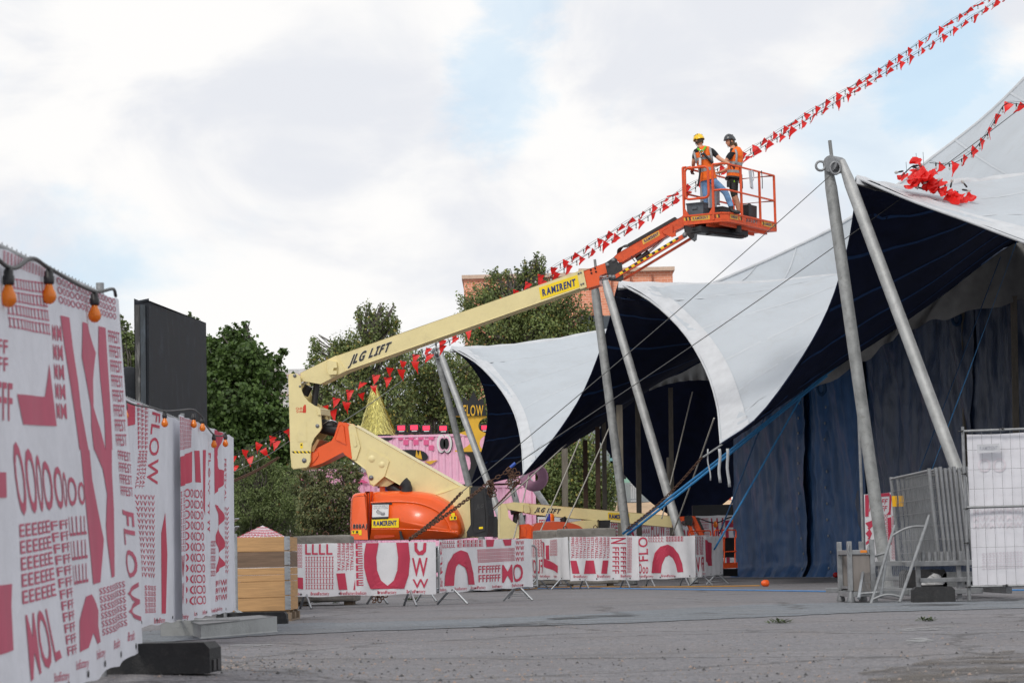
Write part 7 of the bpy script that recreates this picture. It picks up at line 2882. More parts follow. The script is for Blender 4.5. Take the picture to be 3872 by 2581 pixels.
# ------------------------------------------------------------------ cables lying on the yard
GC = 'cables on the asphalt'
zc = lambda x, y: D.g(x, y, .012)
cable('power_cable', [zc(1005, 1353), zc(1180, 1351), zc(1340, 1349), zc(1560, 1352.5), zc(1760, 1355), zc(1955, 1358), zc(2352, 1354)], .014, mat('blue cable', srgb(70, 130, 190), .5), 'blue cable lying straight across the asphalt', 'cable', GC)
cable('power_cable', spline([zc(1060, 1352), zc(1180, 1353.5), zc(1240, 1350), zc(1330, 1347), zc(1500, 1347), zc(1650, 1345.5), zc(1745, 1344)], 40), .016, mat('ochre cable', srgb(168, 122, 50), .6), 'ochre cable with an orange plug on the asphalt', 'cable', GC)
p = D.g(1762, 1346)
root = thing('cable_plug', p, 'orange plug at the end of the ochre cable', 'plug')
b = MB()
b.lathe(p + Vector((-.09, 0, .07)), [(.02, -.04), (.05, -.02), (.075, .03), (.075, .1), (.05, .13), (.001, .13)], 14, (1, .2, 0))
b.build('body', mat('bright orange plug', srgb(240, 96, 30), .45), root)
p = D.g(1925, 1326)
root = thing('cable_plug', p, 'red industrial plug at the foot of the blue tarpaulin', 'plug')
b = MB()
b.lathe(p + Vector((-.1, 0, .08)), [(.03, -.04), (.07, 0), (.08, .12), (.05, .14), (.05, .2), (.001, .2)], 14, (1, .1, 0))
b.build('body', mat('red plug', srgb(190, 24, 30), .45), root)

# ------------------------------------------------------------------ bunting with festoon sockets
def flag_mesh(k):
    r = random.Random(100 + k)
    b = MB()
    w, h = .195, .255
    n = 5
    vs, fs = [], []
    cur = r.uniform(-.12, .12)
    fold = r.uniform(-.07, .07)
    for j in range(n + 1):
        t = j / n
        ww = w * (1 - t) * .5
        for i in range(3):
            s = (i - 1)
            vs.append((s * ww + r.uniform(-.25, .25) * .08 * t + cur * t * t * .5, fold * t * (1 - abs(s)) + cur * t * t + .02 * math.sin(5 * t + k), -h * t))
    for j in range(n):
        for i in range(2):
            a = j * 3 + i
            fs.append((a, a + 1, a + 4, a + 3))
    b.add(vs, fs, 0, True)
    me = b.mesh('pennant', M_red)
    return me


FLAGS = [flag_mesh(k) for k in range(9)]
b = MB()
b.lathe((0, 0, 0), [(.001, .02), (.01, .014), (.014, .0), (.014, -.04), (.01, -.06), (.001, -.06)], 8)
ME_bs = b.mesh('socket', M_black)
b = MB()
b.lathe((0, 0, -.06), [(.012, 0), (.022, -.02), (.022, -.04), (.001, -.06)], 8)
ME_bb = b.mesh('bulb', mat('clear bulb', (.62, .62, .6), .15, 0, .05, 8, transl=.3))


def bunting(pts, label, step, wind, seed, start=0.):
    P = [D(x, y, Y) for x, y, Y in pts]
    fine = spline(P, 260)
    cum = [0.]
    for i in range(260):
        cum.append(cum[-1] + (fine[i + 1] - fine[i]).length)
    r = random.Random(seed)
    root = thing('bunting_string', fine[-1], label, 'bunting', 'red bunting strings')
    b = MB()
    b.tube(fine, .007, 5)
    b.build('cable', M_cable, root)
    b = MB()
    b.tube([p + Vector((0, .02, .05 * abs(math.sin(c * 3.1)) + .01)) for p, c in zip(fine, cum)], .0035, 4)
    b.build('carrier_wire', M_wire, root)
    s = start
    k = 0
    while s < cum[-1] - .1:
        i = max(j for j in range(261) if cum[j] <= s)
        i = min(i, 259)
        p = lerp(fine[i], fine[i + 1], (s - cum[i]) / max(cum[i + 1] - cum[i], 1e-6))
        X = (fine[i + 1] - fine[i]).normalized()
        if X.x < 0:
            X = -X
        if k % 2 == 0:
            frac = s / cum[-1]
            amt = wind(frac)
            ang = r.gauss(amt * .3, .2 + .25 * amt)
            down = Vector((0, 0, -1))
            side = X.cross(down).normalized()
            dn = (down * math.cos(ang) + side * math.sin(ang))
            dn = (dn + X * r.gauss(-1.1 * amt, .2 + .3 * amt)).normalized()
            Xh = (X - dn * X.dot(dn)).normalized()
            Yh = (-dn).cross(Xh)
            sc = r.uniform(.85, 1.12)
            place(r.choice(FLAGS), 'pennant', root, basis(p, Xh * sc, Yh * sc, -dn * sc))
        else:
            q = place(ME_bs, 'socket', root, Matrix.Translation(p))
            w = place(ME_bb, 'bulb', q, Matrix.Identity(4))
            w.matrix_local = Matrix.Identity(4)
        s += step * r.uniform(.9, 1.1)
        k += 1
    return root


up_ = [(2345, -50, 63.7), (2263, 1, 63.3), (2160, 65, 62.9), (2024, 157, 62.3), (1894, 236, 61.7), (1708, 352, 60.8), (1572, 433, 60.2), (1439, 512, 59.6), (1336, 576, 59.2), (1226, 642, 59.0), (1150, 688, 59.0), (1080, 735, 59.0), (1010, 784, 59.0), (948, 818, 59.0), (857, 864, 59.0), (788, 905, 59.0), (749, 929, 59.0), (660, 985, 59.0), (524, 1052, 59.0)]
lo_ = [(2390, -60, 62.4), (2293, 0, 62.0), (2136, 103, 61.3), (1988, 194, 60.6), (1864, 269, 60.0), (1710, 363, 59.3), (1570, 447, 58.7), (1453, 519, 58.2), (1336, 592, 57.7), (1236, 652, 57.5), (1150, 705, 57.5), (1080, 752, 57.5), (1010, 797, 57.5), (969, 822, 57.5), (882, 871, 57.5), (833, 900, 57.5), (770, 938, 57.5), (655, 1000, 57.5), (524, 1078, 57.5)]
wind = lambda f: .85 if f < .62 else (.5 if f < .72 else .12)
bunting(up_, 'upper string of red pennants crossing the sky behind the lift', .18, wind, 3)
bunting(lo_, 'lower string of red pennants crossing the sky behind the lift', .185, wind, 5, .05)
bunting([(2420, 232, 46.5), (2352, 240, 46.5), (2312, 238, 46.5), (2290, 268, 46.5), (2262, 315, 46.4), (2228, 352, 46.2), (2185, 376, 46.0), (2135, 374, 45.8)], 'short sagging string of red pennants on the right tent roof', .15, lambda f: .55, 9)
# the heap left lying on the canvas
hp = thing('bunting_heap', D(2140, 440, 45.4), 'tangled heap of red pennants lying on the tent roof by the tall mast', 'bunting')
r = random.Random(21)
CRUMP = []
for k in range(5):
    b = MB()
    b.grid(lambda i, j: Vector(((i - .5) * .42, (j - .5) * .34, 0)) + mnoise.noise_vector(Vector((i * 2.2, j * 2.2, k * 5.1))) * .13, 9, 9)
    CRUMP.append(b.mesh('pennant', M_red))
for k in range(40):
    t = r.random()
    x, y = lerp(2085, 2215, t) + r.gauss(0, 8), lerp(402, 456, t) + r.gauss(0, 4)
    if k < 14:
        x, y = 2110 + r.gauss(0, 10), 404 + r.gauss(0, 11)
    p = D(x, y, 45.0 - .25 * t + r.gauss(0, .1))
    n = Vector((r.gauss(-.2, .3), r.gauss(-.7, .3), r.gauss(.7, .3))).normalized()
    X = n.cross(Vector((r.gauss(0, 1), r.gauss(0, 1), r.gauss(0, 1)))).normalized()
    sc = r.uniform(.45, .85)
    place(r.choice(CRUMP), 'pennant', hp, basis(p, X * sc, n.cross(X) * sc * .8, n * sc))
for k in range(16):
    t = k / 15
    p = D(lerp(2078, 2235, t) + r.gauss(0, 6), lerp(400, 455, t) + r.gauss(0, 12), 44.9)
    q = place(ME_bs, 'socket', hp, Matrix.Translation(p) @ Matrix.Rotation(r.uniform(0, 6), 4, 'Y') @ Matrix.Scale(1.3, 4))
    w = place(ME_bb, 'bulb', q, Matrix.Identity(4))
    w.matrix_local = Matrix.Identity(4)
b = MB()
b.tube(spline([D(x, y, 44.9) for x, y in ((2070, 405), (2100, 380), (2125, 392), (2110, 430), (2150, 425), (2165, 448), (2200, 440), (2190, 460), (2238, 450))], 60), .012, 5)
b.build('cable', M_cable, hp)
for x, y in ((2083, 378), (2098, 366), (2122, 355), (2106, 358)):
    b = MB()
    b.tube([D(x, y + 26, 45.2), D(x - 2, y - 6, 45.2)], .004, 4)
    b.build('cable_tie', M_black, hp)

# ------------------------------------------------------------------ pink containers with painted cut-outs
M_pink = mat('pink container paint', srgb(244, 188, 214), .55, 0, .06, 3, .05, 20, dirt=.15, dcol=(.5, .2, .3))
M_pinkd = mat('hot pink paint', srgb(232, 100, 150), .55, 0, .06, 3)
M_bpaint = mat('matt black paint', (.016, .017, .019), .7, 0, .3, 3)
M_gold = mat('golden yellow paint', srgb(226, 176, 48), .5, 0, .08, 3)


def container(xl, xr, yt, yj, Y, label, depth=2.4):
    """Two stacked corrugated steel boxes; front wall facing the yard."""
    x0, x1 = D(xl, 1200, Y).x, D(xr, 1200, Y).x
    zt, zj = D((xl + xr) / 2, yt, Y).z, D((xl + xr) / 2, yj, Y).z
    out = []
    for k, (z0, z1) in enumerate(((.1, zj - .04), (zj + .04, zt))):
        root = thing('shipping_container', ((x0 + x1) / 2, Y, z0), label[k], 'container', 'pink stacked containers')
        b = MB()
        n = int((x1 - x0) / .28)
        pts = []
        for i in range(n):
            x = lerp(x0, x1, i / n)
            w = (x1 - x0) / n
            pts += [(x, 0), (x + w * .3, 0), (x + w * .5, .05), (x + w * .8, .05)]
        pts.append((x1, 0))
        b.add([(x, Y + d, z) for z in (z0 + .12, z1 - .1) for x, d in pts], [(i, i + 1, i + 1 + len(pts), i + len(pts)) for i in range(len(pts) - 1)])
        b.build('corrugated_wall', M_pink, root)
        for z, h in ((z0 + .06, .12), (z1 - .05, .1)):
            b = MB()
            b.box(((x0 + x1) / 2, Y + .03, z), (x1 - x0, .1, h))
            b.build('rail', M_pink, root, bevel=.01)
        b = MB()
        b.box(((x0 + x1) / 2, Y + depth / 2 + .1, (z0 + z1) / 2), (x1 - x0 - .02, depth, z1 - z0 - .02))
        b.build('shell', M_pink, root)
        for x in (x0 + .06, x1 - .06):
            b = MB()
            b.box((x, Y - .004, (z0 + z1) / 2), (.12, .1, z1 - z0 - .01))
            b.build('corner_post', M_pink, root, bevel=.01)
        out.append(root)
    return out


Yk = 103.0
cA = container(868, 1232, 996, 1114, Yk, ('lower pink container behind the lift turret', 'upper pink container with painted eyes and checks'))
cB = container(694, 862, 1076, 1165, 107.0, ('lower pink container behind the birch shrubs', 'upper pink container with a silver scalloped trim behind the shrubs'))
top = cA[1]


def cut(root, name, fr, pts, m, Y, th=.04, loops=None):
    b = MB()
    b.prism([fr(x, y, Y) for x, y in pts], (0, th, 0))
    return b.build(name, m, root)


def ell(cx, cy, rx, ry, n=24):
    return [(cx + rx * math.cos(i * 6.283 / n), cy + ry * math.sin(i * 6.283 / n)) for i in range(n)]


for k, (x, y) in enumerate(((955, 570), (1045, 570), (1135, 570), (1225, 570), (1000, 616), (1090, 616), (1180, 616), (1225, 664))):
    cut(top, 'painted_check', C1, [(x, y), (x + 45, y), (x + 45, y + 46), (x, y + 46)], M_pinkd, Yk - .012, .03)
cut(top, 'black_pill', C1, [(770, 568), (880, 568), (905, 578), (910, 595), (900, 612), (875, 620), (770, 618)], M_bpaint, Yk - .02)
cut(top, 'black_eye', C1, densify([(990, 705), (1080, 704), (1160, 712), (1205, 738), (1220, 770), (1205, 795), (1180, 802)], 3) + [(1100, 770)], M_bpaint, Yk - .03)
cut(top, 'gold_lash', C1, [(1108, 765), (1117, 700), (1133, 760), (1150, 705), (1168, 790), (1130, 780)], M_gold, Yk - .06)
cut(top, 'gold_star', C1, [(1190, 808), (1305, 796), (1248, 832), (1235, 835)], M_gold, Yk - .06)
for cx in (1338, 1392):
    cut(top, 'eye_shadow', C1, ell(cx + 6, 652, 40, 84), M_bpaint, Yk - .03, .02)
    cut(top, 'eye_white', C1, ell(cx, 648, 40, 82), M_white, Yk - .06, .03)
    cut(top, 'eye_ring', C1, ell(cx + (1365 - cx) * .25, 650, 29, 66), M_pink, Yk - .08, .02)
    cut(top, 'eye_pupil', C1, ell(cx + (1365 - cx) * .4, 650, 25, 50), M_bpaint, Yk - .10, .02)
blk = [(1495, 722), (1700, 722), (1700, 1005), (1600, 1005), (1595, 960), (1575, 935), (1570, 905), (1595, 870), (1600, 820), (1590, 770), (1560, 742), (1510, 735)]
cut(top, 'black_scallop', C1, blk, M_bpaint, Yk - .03)
for x, y, w, h in ((1800, 1300, 55, 180), (2030, 1290, 60, 80), (1980, 1380, 60, 60)):
    cut(cA[0], 'black_patch', C1, [(x, y), (x + w, y - 8), (x + w * .9, y + h), (x - 6, y + h)], M_bpaint, Yk - .03)
sc = [(545, 855), (665, 850), (668, 900), (640, 912), (618, 895), (590, 912), (565, 895), (545, 905)]
cut(cB[1], 'silver_trim', C1, sc, mat('crumpled silver foil', (.5, .5, .52), .3, .8, .2, 20, .8, 40), 106.9)
cut(cB[1], 'pink_triangle', C1, [(560, 1000), (630, 965), (695, 1000)], M_pinkd, 106.9)
cut(cB[1], 'pink_triangle', C1, [(70, 1055), (90, 970), (160, 965), (170, 1045)], M_pinkd, 106.85)

# gold tinsel cone on the container
ap = C1(740, 122, 104.2)
bs = [C1(635, 505, 103.6), C1(700, 548, 103.3), C1(800, 562, 103.3), C1(903, 560, 103.9), C1(880, 530, 105.0), C1(680, 500, 105.2)]
cone = thing('tinsel_cone', (C1(765, 560, 104).x, 104, C1(765, 562, 104).z), 'tall gold tinsel cone standing on the pink container', 'decoration')
M_tins = mat('gold tinsel', srgb(228, 214, 130), .3, .5, .35, 30, .3, 60, island=.45)
b = MB()
ring = spline(bs + [bs[0]], 36)
b.add([ap] + ring[:-1], [(0, 1 + i, 1 + (i + 1) % 36) for i in range(36)], 0, True)
b.build('core', M_gold, cone)
b = MB()
r = random.Random(31)
cc = sum(bs, Vector((0, 0, 0))) / 6
for k in range(5200):
    t = r.random() ** .6
    a = r.random() * 35.99
    p = lerp(ap, lerp(ring[int(a)], ring[int(a) + 1], a % 1), t)
    n = (p - lerp(ap, cc, t)).normalized()
    l = .22 * r.uniform(.5, 1.3)
    d = (lerp(ring[int(a)], ring[int(a) + 1], a % 1) - ap).normalized() + Vector((r.gauss(0, .12), r.gauss(0, .12), r.gauss(0, .1)))
    s = d.cross(n).normalized() * .02
    q = p + n * .03
    b.add([q - s, q + s, q + d * l + n * r.uniform(0, .08) + s * .5], [(0, 1, 2)])
b.build('tinsel', M_tins, cone, kind='stuff')

# red floodlights on the container edge
M_redlamp = mat('red lamp face', (.7, .03, .06), .3, 0, .1, 30, emit=(1.0, .04, .10), estr=1.1)
for k, (x, y, w) in enumerate(((978, 515, 96), (1092, 512, 96), (1200, 515, 92), (1350, 518, 92), (1722, 512, 88))):
    c = C1(x, y, 103.2)
    s = w * .425 * 103.2 / FPX
    root = thing('floodlight', (c.x, 103.2, c.z - s * .45), ('leftmost red floodlight on the pink container', 'second red floodlight from the left on the container', 'third red floodlight from the left on the container', 'red floodlight just above the painted eyes', 'red floodlight right of the yellow letter sign')[k], 'floodlight', 'red floodlights')
    b = MB()
    b.box(c + Vector((0, .12, 0)), (s, .24, s * .72))
    b.build('housing', M_black, root, bevel=.03)
    b = MB()
    b.box(c + Vector((.02, -.01, .05 * s)), (s * .68, .02, s * .42))
    b.build('lens', M_redlamp, root)
    b = MB()
    b.box(c + Vector((.03, -.012, -.27 * s)), (s * .5, .01, s * .08))
    b.build('badge', M_white, root)
    b = MB()
    b.box(c + Vector((0, .1, -.42 * s)), (s * 1.15, .12, s * .14))
    b.build('bracket', M_black, root)

# crown sign on its yellow hourglass stand
Yn = 101.0
sg = thing('crown_sign', (C1(1600, 720, Yn).x, Yn, C1(1600, 720, Yn).z), 'yellow hourglass stand under a black crown sign with gold letters', 'sign')
cut(sg, 'stand', C1, [(1463, 404), (1742, 404), (1742, 418)] + densify([(1700, 432), (1675, 462), (1668, 498), (1682, 530), (1715, 548), (1740, 556)], 3) + [(1742, 572)] + densify([(1715, 585), (1690, 612), (1680, 645), (1690, 685), (1725, 705), (1742, 712)], 3) + [(1742, 722), (1458, 722), (1458, 710)] + densify([(1520, 702), (1570, 670), (1598, 640), (1590, 600), (1560, 578), (1510, 562)], 3) + [(1500, 555)] + densify([(1545, 540), (1580, 510), (1588, 480), (1575, 445), (1540, 420), (1470, 412)], 3), M_gold, Yn, .06)
cut(sg, 'crown', C1, [(1450, 402), (1450, 325), (1535, 340), (1520, 232), (1580, 272), (1625, 186), (1665, 270), (1712, 248), (1722, 320), (1738, 402)], M_bpaint, Yn - .1, .05)
b = MB()
for t in text_tris(['FLOW'], (0, 1), (1, 1), (1, 0), (0, 0)):
    q = [C1(lerp(1535, 1712, v.x), lerp(402, 308, v.y), Yn - .12) for v in t]
    if (q[1] - q[0]).cross(q[2] - q[0]).y > 0:
        q = q[::-1]
    b.add(q, [(0, 1, 2)])
b.build('lettering', M_gold, sg)
# big pink ring
c = C1(2165, 950, 97)
rr = 125 * .425 * 97 / FPX
b = MB()
prof = []
b.lathe(c, [(rr * .28, -.1), (rr * .28, .08), (rr * .4, .14), (rr * .85, .14), (rr, .04), (rr, -.1), (rr * .28, -.1)], 36, (0, -1, 0))
tag(b.build('pink_ring', mat('rough mauve foam', srgb(164, 122, 146), .9, 0, .1, 3, .9, 9), loc=c), 'big rough mauve ring right of the left awning tip', 'ring')

# graffiti box and low painted things behind the bushes
b = MB()
p0_, p1_ = D(640, 1235, 90), D(700, 1235, 90)
b.box(((p0_.x + p1_.x) / 2, 91, 1.1), (p1_.x - p0_.x, 1.6, 1.7))
M_graf = mat('graffiti paint', srgb(170, 120, 150), .6, 0, .9, 2.4, 0, 10, dirt=.9, dcol=srgb(70, 170, 160))
tag(b.build('painted_hut', M_graf, loc=((p0_.x + p1_.x) / 2, 91, .25), bevel=.04), 'low hut covered in pink and teal graffiti behind the bushes', 'hut')

# ------------------------------------------------------------------ far banner fence behind the second lift
GF = 'far banner fence behind the lowered lift'
for k, (xa, xb, yt, Y, seed) in enumerate(((1236, 1405, 1186, 84, 61), (1402, 1560, 1188, 82, 63), (1556, 1636, 1192, 80, 65), (1600, 1696, 1184, 78.5, 67))):
    a, c = D(xa, 1240, Y), D(xb, 1240, Y - .4)
    pf = Plane(a, c)
    zt_ = pf.uv(D, xa, yt)[1]
    bn = Banner(a, c, (zt_, zt_), (.2, .2), .03, 1.2, seed)
    x0_, x1_ = 0, pf.L
    r = random.Random(seed)
    fake = lambda u0, u1, v0, v1: (Vector((u0 * pf.L, lerp(.25, zt_, v1))), Vector((u1 * pf.L, lerp(.25, zt_, v1))), Vector((u1 * pf.L, lerp(.25, zt_, v0))), Vector((u0 * pf.L, lerp(.25, zt_, v0))))
    lay = [(['EEEF', 'EEEF'], .02, .14, .55, .95), (['OO'], .16, .36, .1, .8), (['AAAAAA'] * 5, .38, .58, .3, .9), (['FLOW'], .6, .8, .6, .95), (['MM'], .6, .78, .1, .5), (['SSSSSSS'] * 6, .82, .98, .3, .95)]
    if k == 3:
        lay = [(['IIIIIIII'] * 8, .05, .3, .1, .95), (['W'], .36, .66, .1, .95), (['F'], .7, .95, .1, .9)]
    for rows, u0, u1, v0, v1 in lay:
        tl, tr, br, bl = fake(u0, u1, v0, v1)
        bn.draw(text_tris(rows, tl, tr, br, bl))
    bn.build('printed_banner', ('far banner behind the lowered lift, left of the grey posts', 'far banner behind the lowered lift, below the sandy bank', 'far banner seen between the middle mast leg and the jib', 'far banner with orange bulbs beside the blue tarpaulin')[k], GF, M_print)
root = thing('festoon_light_string', D(1650, 1195, 78), 'three orange bulbs on a cable over the far banner by the tarpaulin', 'string lights', 'orange festoon lights on the fences')
b = MB()
pts = [D(1600, 1188, 78), D(1643, 1200, 78), D(1682, 1186, 78), D(1715, 1195, 78)]
b.tube(spline(pts, 16), .02, 5)
b.build('cable', M_cable, root)
for x, y in ((1643, 1203), (1683, 1193), (1704, 1198)):
    b = MB()
    b.lathe(D(x, y, 77.95), [(.03, .1), (.07, .02), (.08, -.04), (.04, -.1), (.001, -.12)], 10)
    b.build('bulb', M_bulb, root)
b = MB()
p, q = D(1590, 1176, 86), D(1720, 1176, 86)
b.box(((p.x + q.x) / 2, 86, p.z / 2), (q.x - p.x, .3, p.z + .5))
tag(b.build('black_screen_wall', M_bpaint, loc=((p.x + q.x) / 2, 86, 0), bevel=.02), 'low black wall above the far banner beside the tarpaulin', 'wall')

# ------------------------------------------------------------------ street beyond the tent
M_earth = mat('sandy bank', srgb(206, 176, 142), .95, 0, .15, 1.2, .5, 5)
b = MB()
xa, xb = D(1200, 1200, 118).x, D(1760, 1200, 118).x
zb_ = D(1440, 1150, 135).z
b.grid(lambda i, j: Vector((lerp(xa - 4, xb + 4, i), 112 + 23 * j, -.2 + (zb_ + .2) * min(1, j * 1.05) + .12 * math.sin(i * 21) * j)), 24, 8)
b.build('sandy_bank', M_earth, kind='structure')
b = MB()
b.box(((xa + xb) / 2 + 2, 146, zb_ - .2), (xb - xa + 20, 22, .3))
b.build('street_deck', M_strip, kind='structure')
rl = thing('street_railing', D(1440, 1150, 136), 'grey steel railing along the far street, seen under the tent', 'railing')
z0 = zb_
for k in range(26):
    x = D(1392 + k * 4.4, 1150, 136).x
    b = MB()
    b.box((x, 136, z0 + .45), (.03, .03, .9))
    b.build('baluster', M_zinc, rl)
for z in (.12, .9, 1.02):
    b = MB()
    b.box((D(1446, 1150, 136).x, 136, z0 + z), (D(1504, 1150, 136).x - D(1388, 1150, 136).x, .05, .05))
    b.build('rail', M_zinc, rl)
for k, (x, y0, y1, w, label) in enumerate(((1456, 1070, 1140, .3, 'pale lamp column on the far street'),)):
    p, q = D(x, y0, 142), D(x, y1, 142)
    root = thing('lamp_column', (q.x, 142, z0), label, 'lamp column')
    b = MB()
    b.tube([(q.x, 142, z0), (q.x, 142, p.z + 1.5)], .22, 10)
    b.build('column', mat('pale column', (.5, .5, .5), .6), root)
    b = MB()
    b.box((q.x - .7, 141.6, p.z - .2), (.5, .4, 1.1))
    b.build('signal_head', M_black, root, bevel=.03)
b = MB()
p, q = D(1380, 1112, 146), D(1500, 1088, 146)
b.box(((p.x + q.x) / 2, 146, (p.z + q.z) / 2), (q.x - p.x, .2, q.z - p.z))
tag(b.build('glass_screen', mat('green glass', srgb(150, 190, 170), .3, 0, .1, 3), loc=((p.x + q.x) / 2, 146, z0)), 'pale green glass noise screen along the far street', 'screen')
bd = thing('office_building', D(1440, 1080, 175), 'grey green office building beyond the far street', 'building')
p, q = D(1330, 1150, 175), D(1520, 960, 175)
b = MB()
b.box(((p.x + q.x) / 2, 178, q.z / 2), (q.x - p.x, 6, q.z))
b.build('wall', mat('grey green facade', srgb(140, 148, 146), .7, 0, .1, .5), bd)
for k in range(5):
    for j in range(3):
        b = MB()
        x = D(1418 + k * 16, 1075 - 22 * j, 175).x
        b.box((x, 174.97, D(1440, 1078 - 24 * j, 175).z), (1.1, .1, 1.3))
        b.build('window', mat('teal window', srgb(120, 165, 165), .15, 0, .1, 2), bd)
# car and orange sign glimpsed at the right of the opening
cr_ = thing('parked_car', D(1682, 1160, 140), 'white car glimpsed beside the blue tarpaulin, on the far street', 'car')
p = D(1686, 1160, 140)
b = MB()
prof = [(-2.1, .35), (-2.1, .8), (-1.5, .95), (-.9, 1.45), (.7, 1.5), (1.5, 1.0), (2.1, .85), (2.15, .35)]
b.prism([(p.x + x, 140, zb_ + z) for x, z in prof], (0, 1.7, 0))
b.build('body', mat('white car paint', (.65, .65, .67), .3, coat=.5), cr_, bevel=.08)
b = MB()
b.prism([(p.x + x, 139.98, zb_ + z) for x, z in [(-1.35, .98), (-.85, 1.36), (.6, 1.4), (1.3, 1.0)]], (0, .02, 0))
b.build('window', M_black, cr_)
for x in (-1.3, 1.35):
    b = MB()
    b.lathe((p.x + x, 140, zb_ + .33), [(.001, .06), (.2, .06), (.33, .03), (.33, -.1)], 16, (0, -1, 0))
    b.build('wheel', M_rubber, cr_)
b = MB()
p = D(1660, 1155, 138)
b.box((p.x, 138, p.z), (1.0, .1, 1.0))
tag(b.build('orange_board', M_orange2, loc=(p.x, 138, zb_)), 'small orange board beside the far white car', 'board')
b = MB()
b.box((p.x, 138, zb_ + .2), (.08, .08, max(.3, p.z - zb_)))
b.build('post', M_galv, bpy.data.objects['orange_board'])

# ------------------------------------------------------------------ buildings on the skyline
def brick_material():
    m = bpy.data.materials.new('orange brick')
    m.use_nodes = True
    N, L = m.node_tree.nodes, m.node_tree.links
    tc = N.new('ShaderNodeTexCoord')
    mp = N.new('ShaderNodeMapping')
    mp.inputs['Rotation'].default_value = (R(90), 0, 0)
    L.new(tc.outputs['Object'], mp.inputs['Vector'])
    br = N.new('ShaderNodeTexBrick')
    br.inputs['Color1'].default_value = srgb(238, 160, 128) + (1,)
    br.inputs['Color2'].default_value = srgb(226, 142, 110) + (1,)
    br.inputs['Mortar'].default_value = srgb(238, 194, 170) + (1,)
    br.inputs['Scale'].default_value = 1.0
    br.inputs['Brick Width'].default_value = .5
    br.inputs['Row Height'].default_value = .2
    br.inputs['Mortar Size'].default_value = .02
    L.new(mp.outputs['Vector'], br.inputs['Vector'])
    L.new(br.outputs['Color'], N['Principled BSDF'].inputs['Base Color'])
    N['Principled BSDF'].inputs['Roughness'].default_value = .85
    return m


M_brick = brick_material()
Yg = 190.0
bb = thing('brick_building', D(1300, 900, Yg), 'orange brick building rising behind the trees and boom tip', 'building')
xl, xm, xr_ = D(1065, 640, Yg).x, D(1332, 630, Yg).x, D(1545, 625, Yg).x
for k, (a, c, yt) in enumerate(((xl, xm, 636), (xm + .05, xr_, 627))):
    zt_ = D(1300, yt, Yg).z
    b = MB()
    b.box(((a + c) / 2, Yg + 8 + .15 * k, zt_ / 2), (c - a, 16, zt_))
    b.build('wall', M_brick, bb)
    b = MB()
    b.box(((a + c) / 2, Yg + 7.9, zt_ + .15), (c - a + .3, 16.4, .3))
    b.build('coping', mat('stone coping', srgb(206, 180, 160), .8), bb)
for k, x in enumerate((1128, 1202, 1270, 1362, 1406, 1450, 1500)):
    b = MB()
    zt_ = D(1300, 634, Yg).z
    b.box((D(x, 700, Yg).x, Yg - .03, zt_ / 2), (.12, .12, zt_ - .1))
    b.build('joint', mat('brown joint', srgb(150, 92, 72), .8), bb)
for k, x in enumerate((1348, 1370, 1392, 1420, 1445)):
    b = MB()
    p = D(x, 752, Yg)
    b.box((p.x, Yg - .02, p.z), (1.2, .14, 1.9))
    w = b.build('window', mat('grey window frame', srgb(120, 110, 106), .6), bb)
    b = MB()
    b.box((p.x, Yg - .06, p.z), (1.05, .1, 1.75))
    b.build('pane', mat('dark pane', (.06, .075, .09), .12), w)
wb = thing('white_hall', D(650, 900, 160), 'white sheet-covered hall on the skyline behind the maple', 'building')
xl, xr_ = D(585, 850, 160).x, D(760, 850, 160).x
b = MB()
zt_ = D(650, 842, 160).z
b.grid(lambda i, j: Vector((lerp(xl, xr_, i), 160 + .15 * math.sin(i * 50 + j * 4), lerp(.1, zt_ + .35 * math.sin(i * 9), j))), 40, 12)
b.build('wall', mat('white scaffold sheeting', (.66, .65, .64), .7, 0, .08, .5, .5, 3, dirt=.4, dcol=(.5, .33, .26)), wb)
b = MB()
b.box(((xl + xr_) / 2, 164, zt_ / 2), (xr_ - xl, 7.5, zt_ - .3))
b.build('hall_body', mat('white hall wall', (.62, .62, .62), .8), wb)
for k in range(4):
    b = MB()
    b.box(((xl + xr_) / 2, 159.8, D(650, 862 + 45 * k, 160).z), (xr_ - xl, .08, .1))
    b.build('scaffold_rail', mat('pinkish rail', srgb(210, 170, 160), .7), wb)

